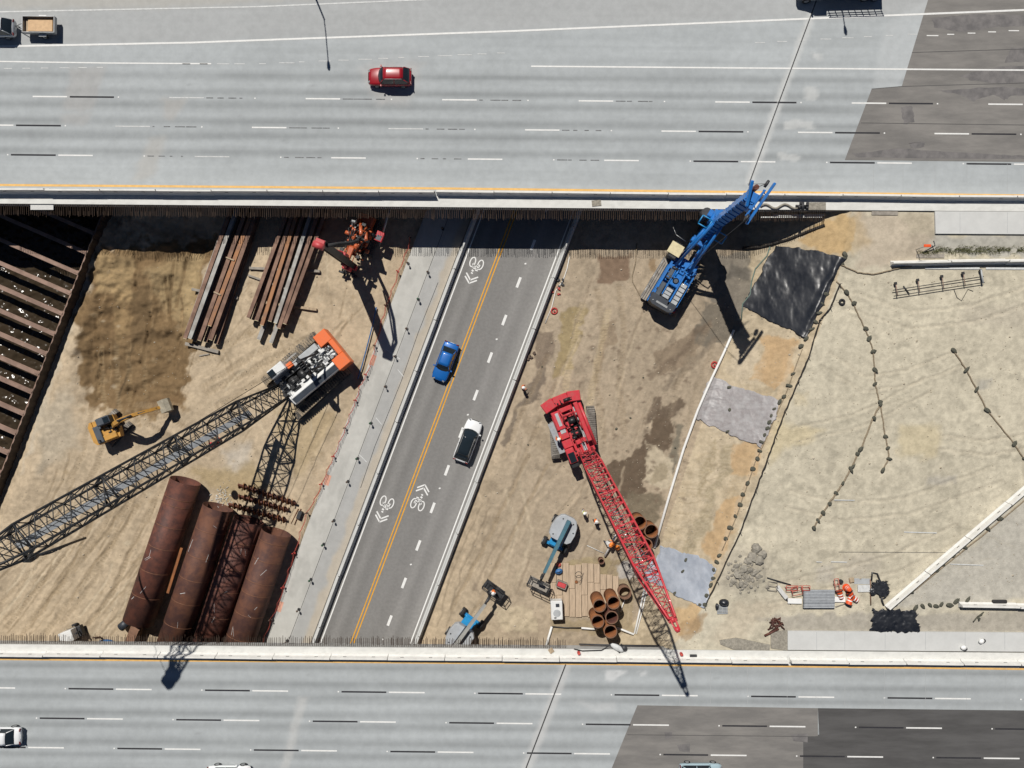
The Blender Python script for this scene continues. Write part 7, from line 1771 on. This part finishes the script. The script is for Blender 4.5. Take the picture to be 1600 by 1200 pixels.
for i, (poly, lab) in enumerate((([(1124, 1000), (1150, 996), (1203, 1007), (1202, 1018), (1145, 1014), (1125, 1006)], 'cracked grey pavement slab left of the pale slab'), ([(1204, 988), (1230, 984), (1230, 1016), (1204, 1012)], 'rough grey patch of old concrete touching the pale slab'))):
    c = P5(sum(p[0] for p in poly) / len(poly), sum(p[1] for p in poly) / len(poly)); mb = MB(); mb.prism([tuple((P5(*p) - c)[:2]) for p in poly], -.3, .12); tag(mb.build('pavement_piece', M['conc_chunk'], None, c), lab, 'slab piece')
# lying light frame at upper right
t = thing('ladder_frame', 'long dark frame with four feet lying on the roadbed at upper right', 'frame', P5(1464, 448), yaw_px(138, -21))
for y in (-.32, .32): MB().tube((-4.9, y, .35), (4.9, y, .35), .045, n=6).build('rail', M['dsteel'], t)
for x in (-4.5, -2.1, .5, 2.8, 4.7):
    MB().tube((x, -.4, .35), (x, .95, .35), .05, n=6).build('rung', M['strut'], t); MB().box((x, 1.0, .3), (.26, .3, .24), ch=.03).build('foot', M['dsteel'], t)
MB().tube((4.7, -.4, .4), (4.7, 1.1, .4), .09, n=6).build('end_post', M['cgrey'], t)
pole([P5(1411, 447, .1), P5(1420, 460, .15)], .06, M['dsteel'], 'loose_bar', 'short dark bar beside the lying frame', 'bar')
pole([P5(1490, 452, .05), P5(1495, 465, .05), P5(1502, 470, .05), P5(1512, 452, .05), P5(1520, 455, .05)], .03, M['dsteel'], 'loose_wire', 'loose dark wire under the lying frame', 'wire')
t = thing('tyre', 'single dark tyre lying on the roadbed right of the black sheet', 'tyre', P5(1315, 472), 0)
MB().path([(math.cos(q) * .25, math.sin(q) * .25, .12) for q in np.linspace(0, 2 * math.pi, 22)], .115, 8).build('rubber_ring', M['rubber'], t)
t = thing('orange_sign', 'small orange sign on a thin post near the upper right slab', 'sign', P5(1431, 390), 0)
MB().tube((0, 0, 0), (0, 0, 2.2), .04, n=6).build('post', M['chain'], t); MB().box((0, 0, 2.3), (.75, .3, .1), ch=.03).build('panel', M['opipe'], t)
pole([P5(1441, 395, .1), P5(1457, 385, .5), P5(1454, 378, .6)], .06, M['dsteel'], 'fallen_post', 'dark fallen post in the dry grass', 'post')
tag(MB().box((0, 0, .05), (3.0, .4, .1)).build('grey_plank', M['wood_g'], None, P5(1453, 400), 0), 'grey plank lying above the upper right barrier', 'plank')
tag(MB().box((0, 0, .03), (2.8, .45, .12)).build('grey_plank', M['wood_g'], None, P5(1382, 333), -.02), 'grey plank along the upper deck edge left of the slab', 'plank')
tag(MB().box((0, 0, .2), (1.5, .35, .35), ch=.08).build('dark_roll', M['rubber'], None, P5(1560, 939), 0), 'dark roll lying on the short barrier row at the right edge', 'roll')
mb = MB(); q = random.Random(2)
for k in range(6): mb.tube((0, 0, .1), (q.uniform(-.6, .6), q.uniform(-.6, .6), .25), .07, n=5)
tag(mb.build('bush', M['bag'], None, P5(1527, 963)), 'small dark weed above the pale slab at lower right', 'weed')
# worn markings of the old lanes
for i, (a, b, c, d, w_) in enumerate(((1445, 419, 1530, 419.5, .22), (1540, 419.5, 1640, 420, .22), (1412, 831, 1463, 832.5, .1), (1298, 877.5, 1323, 878, .1), (1484, 881, 1536, 883, .1), (1275, 877.5, 1284, 878, .08), (1303, 781, 1335, 781.5, .09), (1310, 862, 1500, 863, .05))):
    p = P5(a, b, .06); r_ = P5(c, d, .06); z = max(p.z, r_.z) + .02
    MB().strip([p, r_], w_, z).build('worn_line', M['faded_paint'] if i < 7 else M['conc_chunk'], ground)
# dry grass along the upper right slab
gm = MB(); q = random.Random(5)
for _ in range(2600):
    a = q.uniform(1432, 1640); b = 391 + q.gauss(0, 3.2) + (2 if a < 1460 else 0)
    if vn(np.array([a / 16]), np.array([b / 6]), 77)[0] < .42: continue
    p = W(a, b, ZP); p.z = ZP - .1; h = q.uniform(.15, .5); an = q.uniform(0, 6.28); w_ = .03; tpv = p + Vector((math.cos(an) * h * .5, math.sin(an) * h * .5, h + .1))
    dx = Vector((-math.sin(an), math.cos(an), 0)) * w_; gm.add([p - dx, p + dx, tpv], [(0, 1, 2)])
go = gm.build('grass', M['grasscol']); tag(go, 'strip of dry grass below the upper right slab', 'grass', kind='stuff')
# scattered pebbles and clods
pb2 = MB(); q = random.Random(9)
for _ in range(4200):
    a, b = q.choice(((q.uniform(20, 560), q.uniform(400, 990)), (q.uniform(700, 1080), q.uniform(420, 990)), (q.uniform(1110, 1590), q.uniform(430, 960))))
    p = G(a, b, 5.2 if a > 1200 else 0) if False else None
    X_, Y_ = W(a, b, 2.6 if 1080 < a < 1250 else (ZP if a >= 1250 else 0))[:2]; ru_, rv_ = road_uv(X_, Y_)
    if -11.5 < rv_ < 8: continue
    u_, v_ = wall_uv(X_, Y_)
    if v_ < 1: continue
    s = q.uniform(.025, .075) * (2.0 if q.random() < .06 else 1); pb2.v.append(None) if False else None
    pb2.sph((X_, Y_, 0), s, 5, 3, (1, q.uniform(.7, 1), .7))
vv = np.array(pb2.v); zz = terrain_z(vv[:, 0], vv[:, 1]); pb2.v = [(x, y, z + h) for (x, y, z), h in zip(pb2.v, zz)]
tag(pb2.build('pebbles', mat('pebble_soil', (.30, .25, .18), .95, var=.3, scale=.7, col2=(.45, .40, .32))), 'loose pebbles and clods scattered over the bare ground', 'pebbles', kind='stuff')
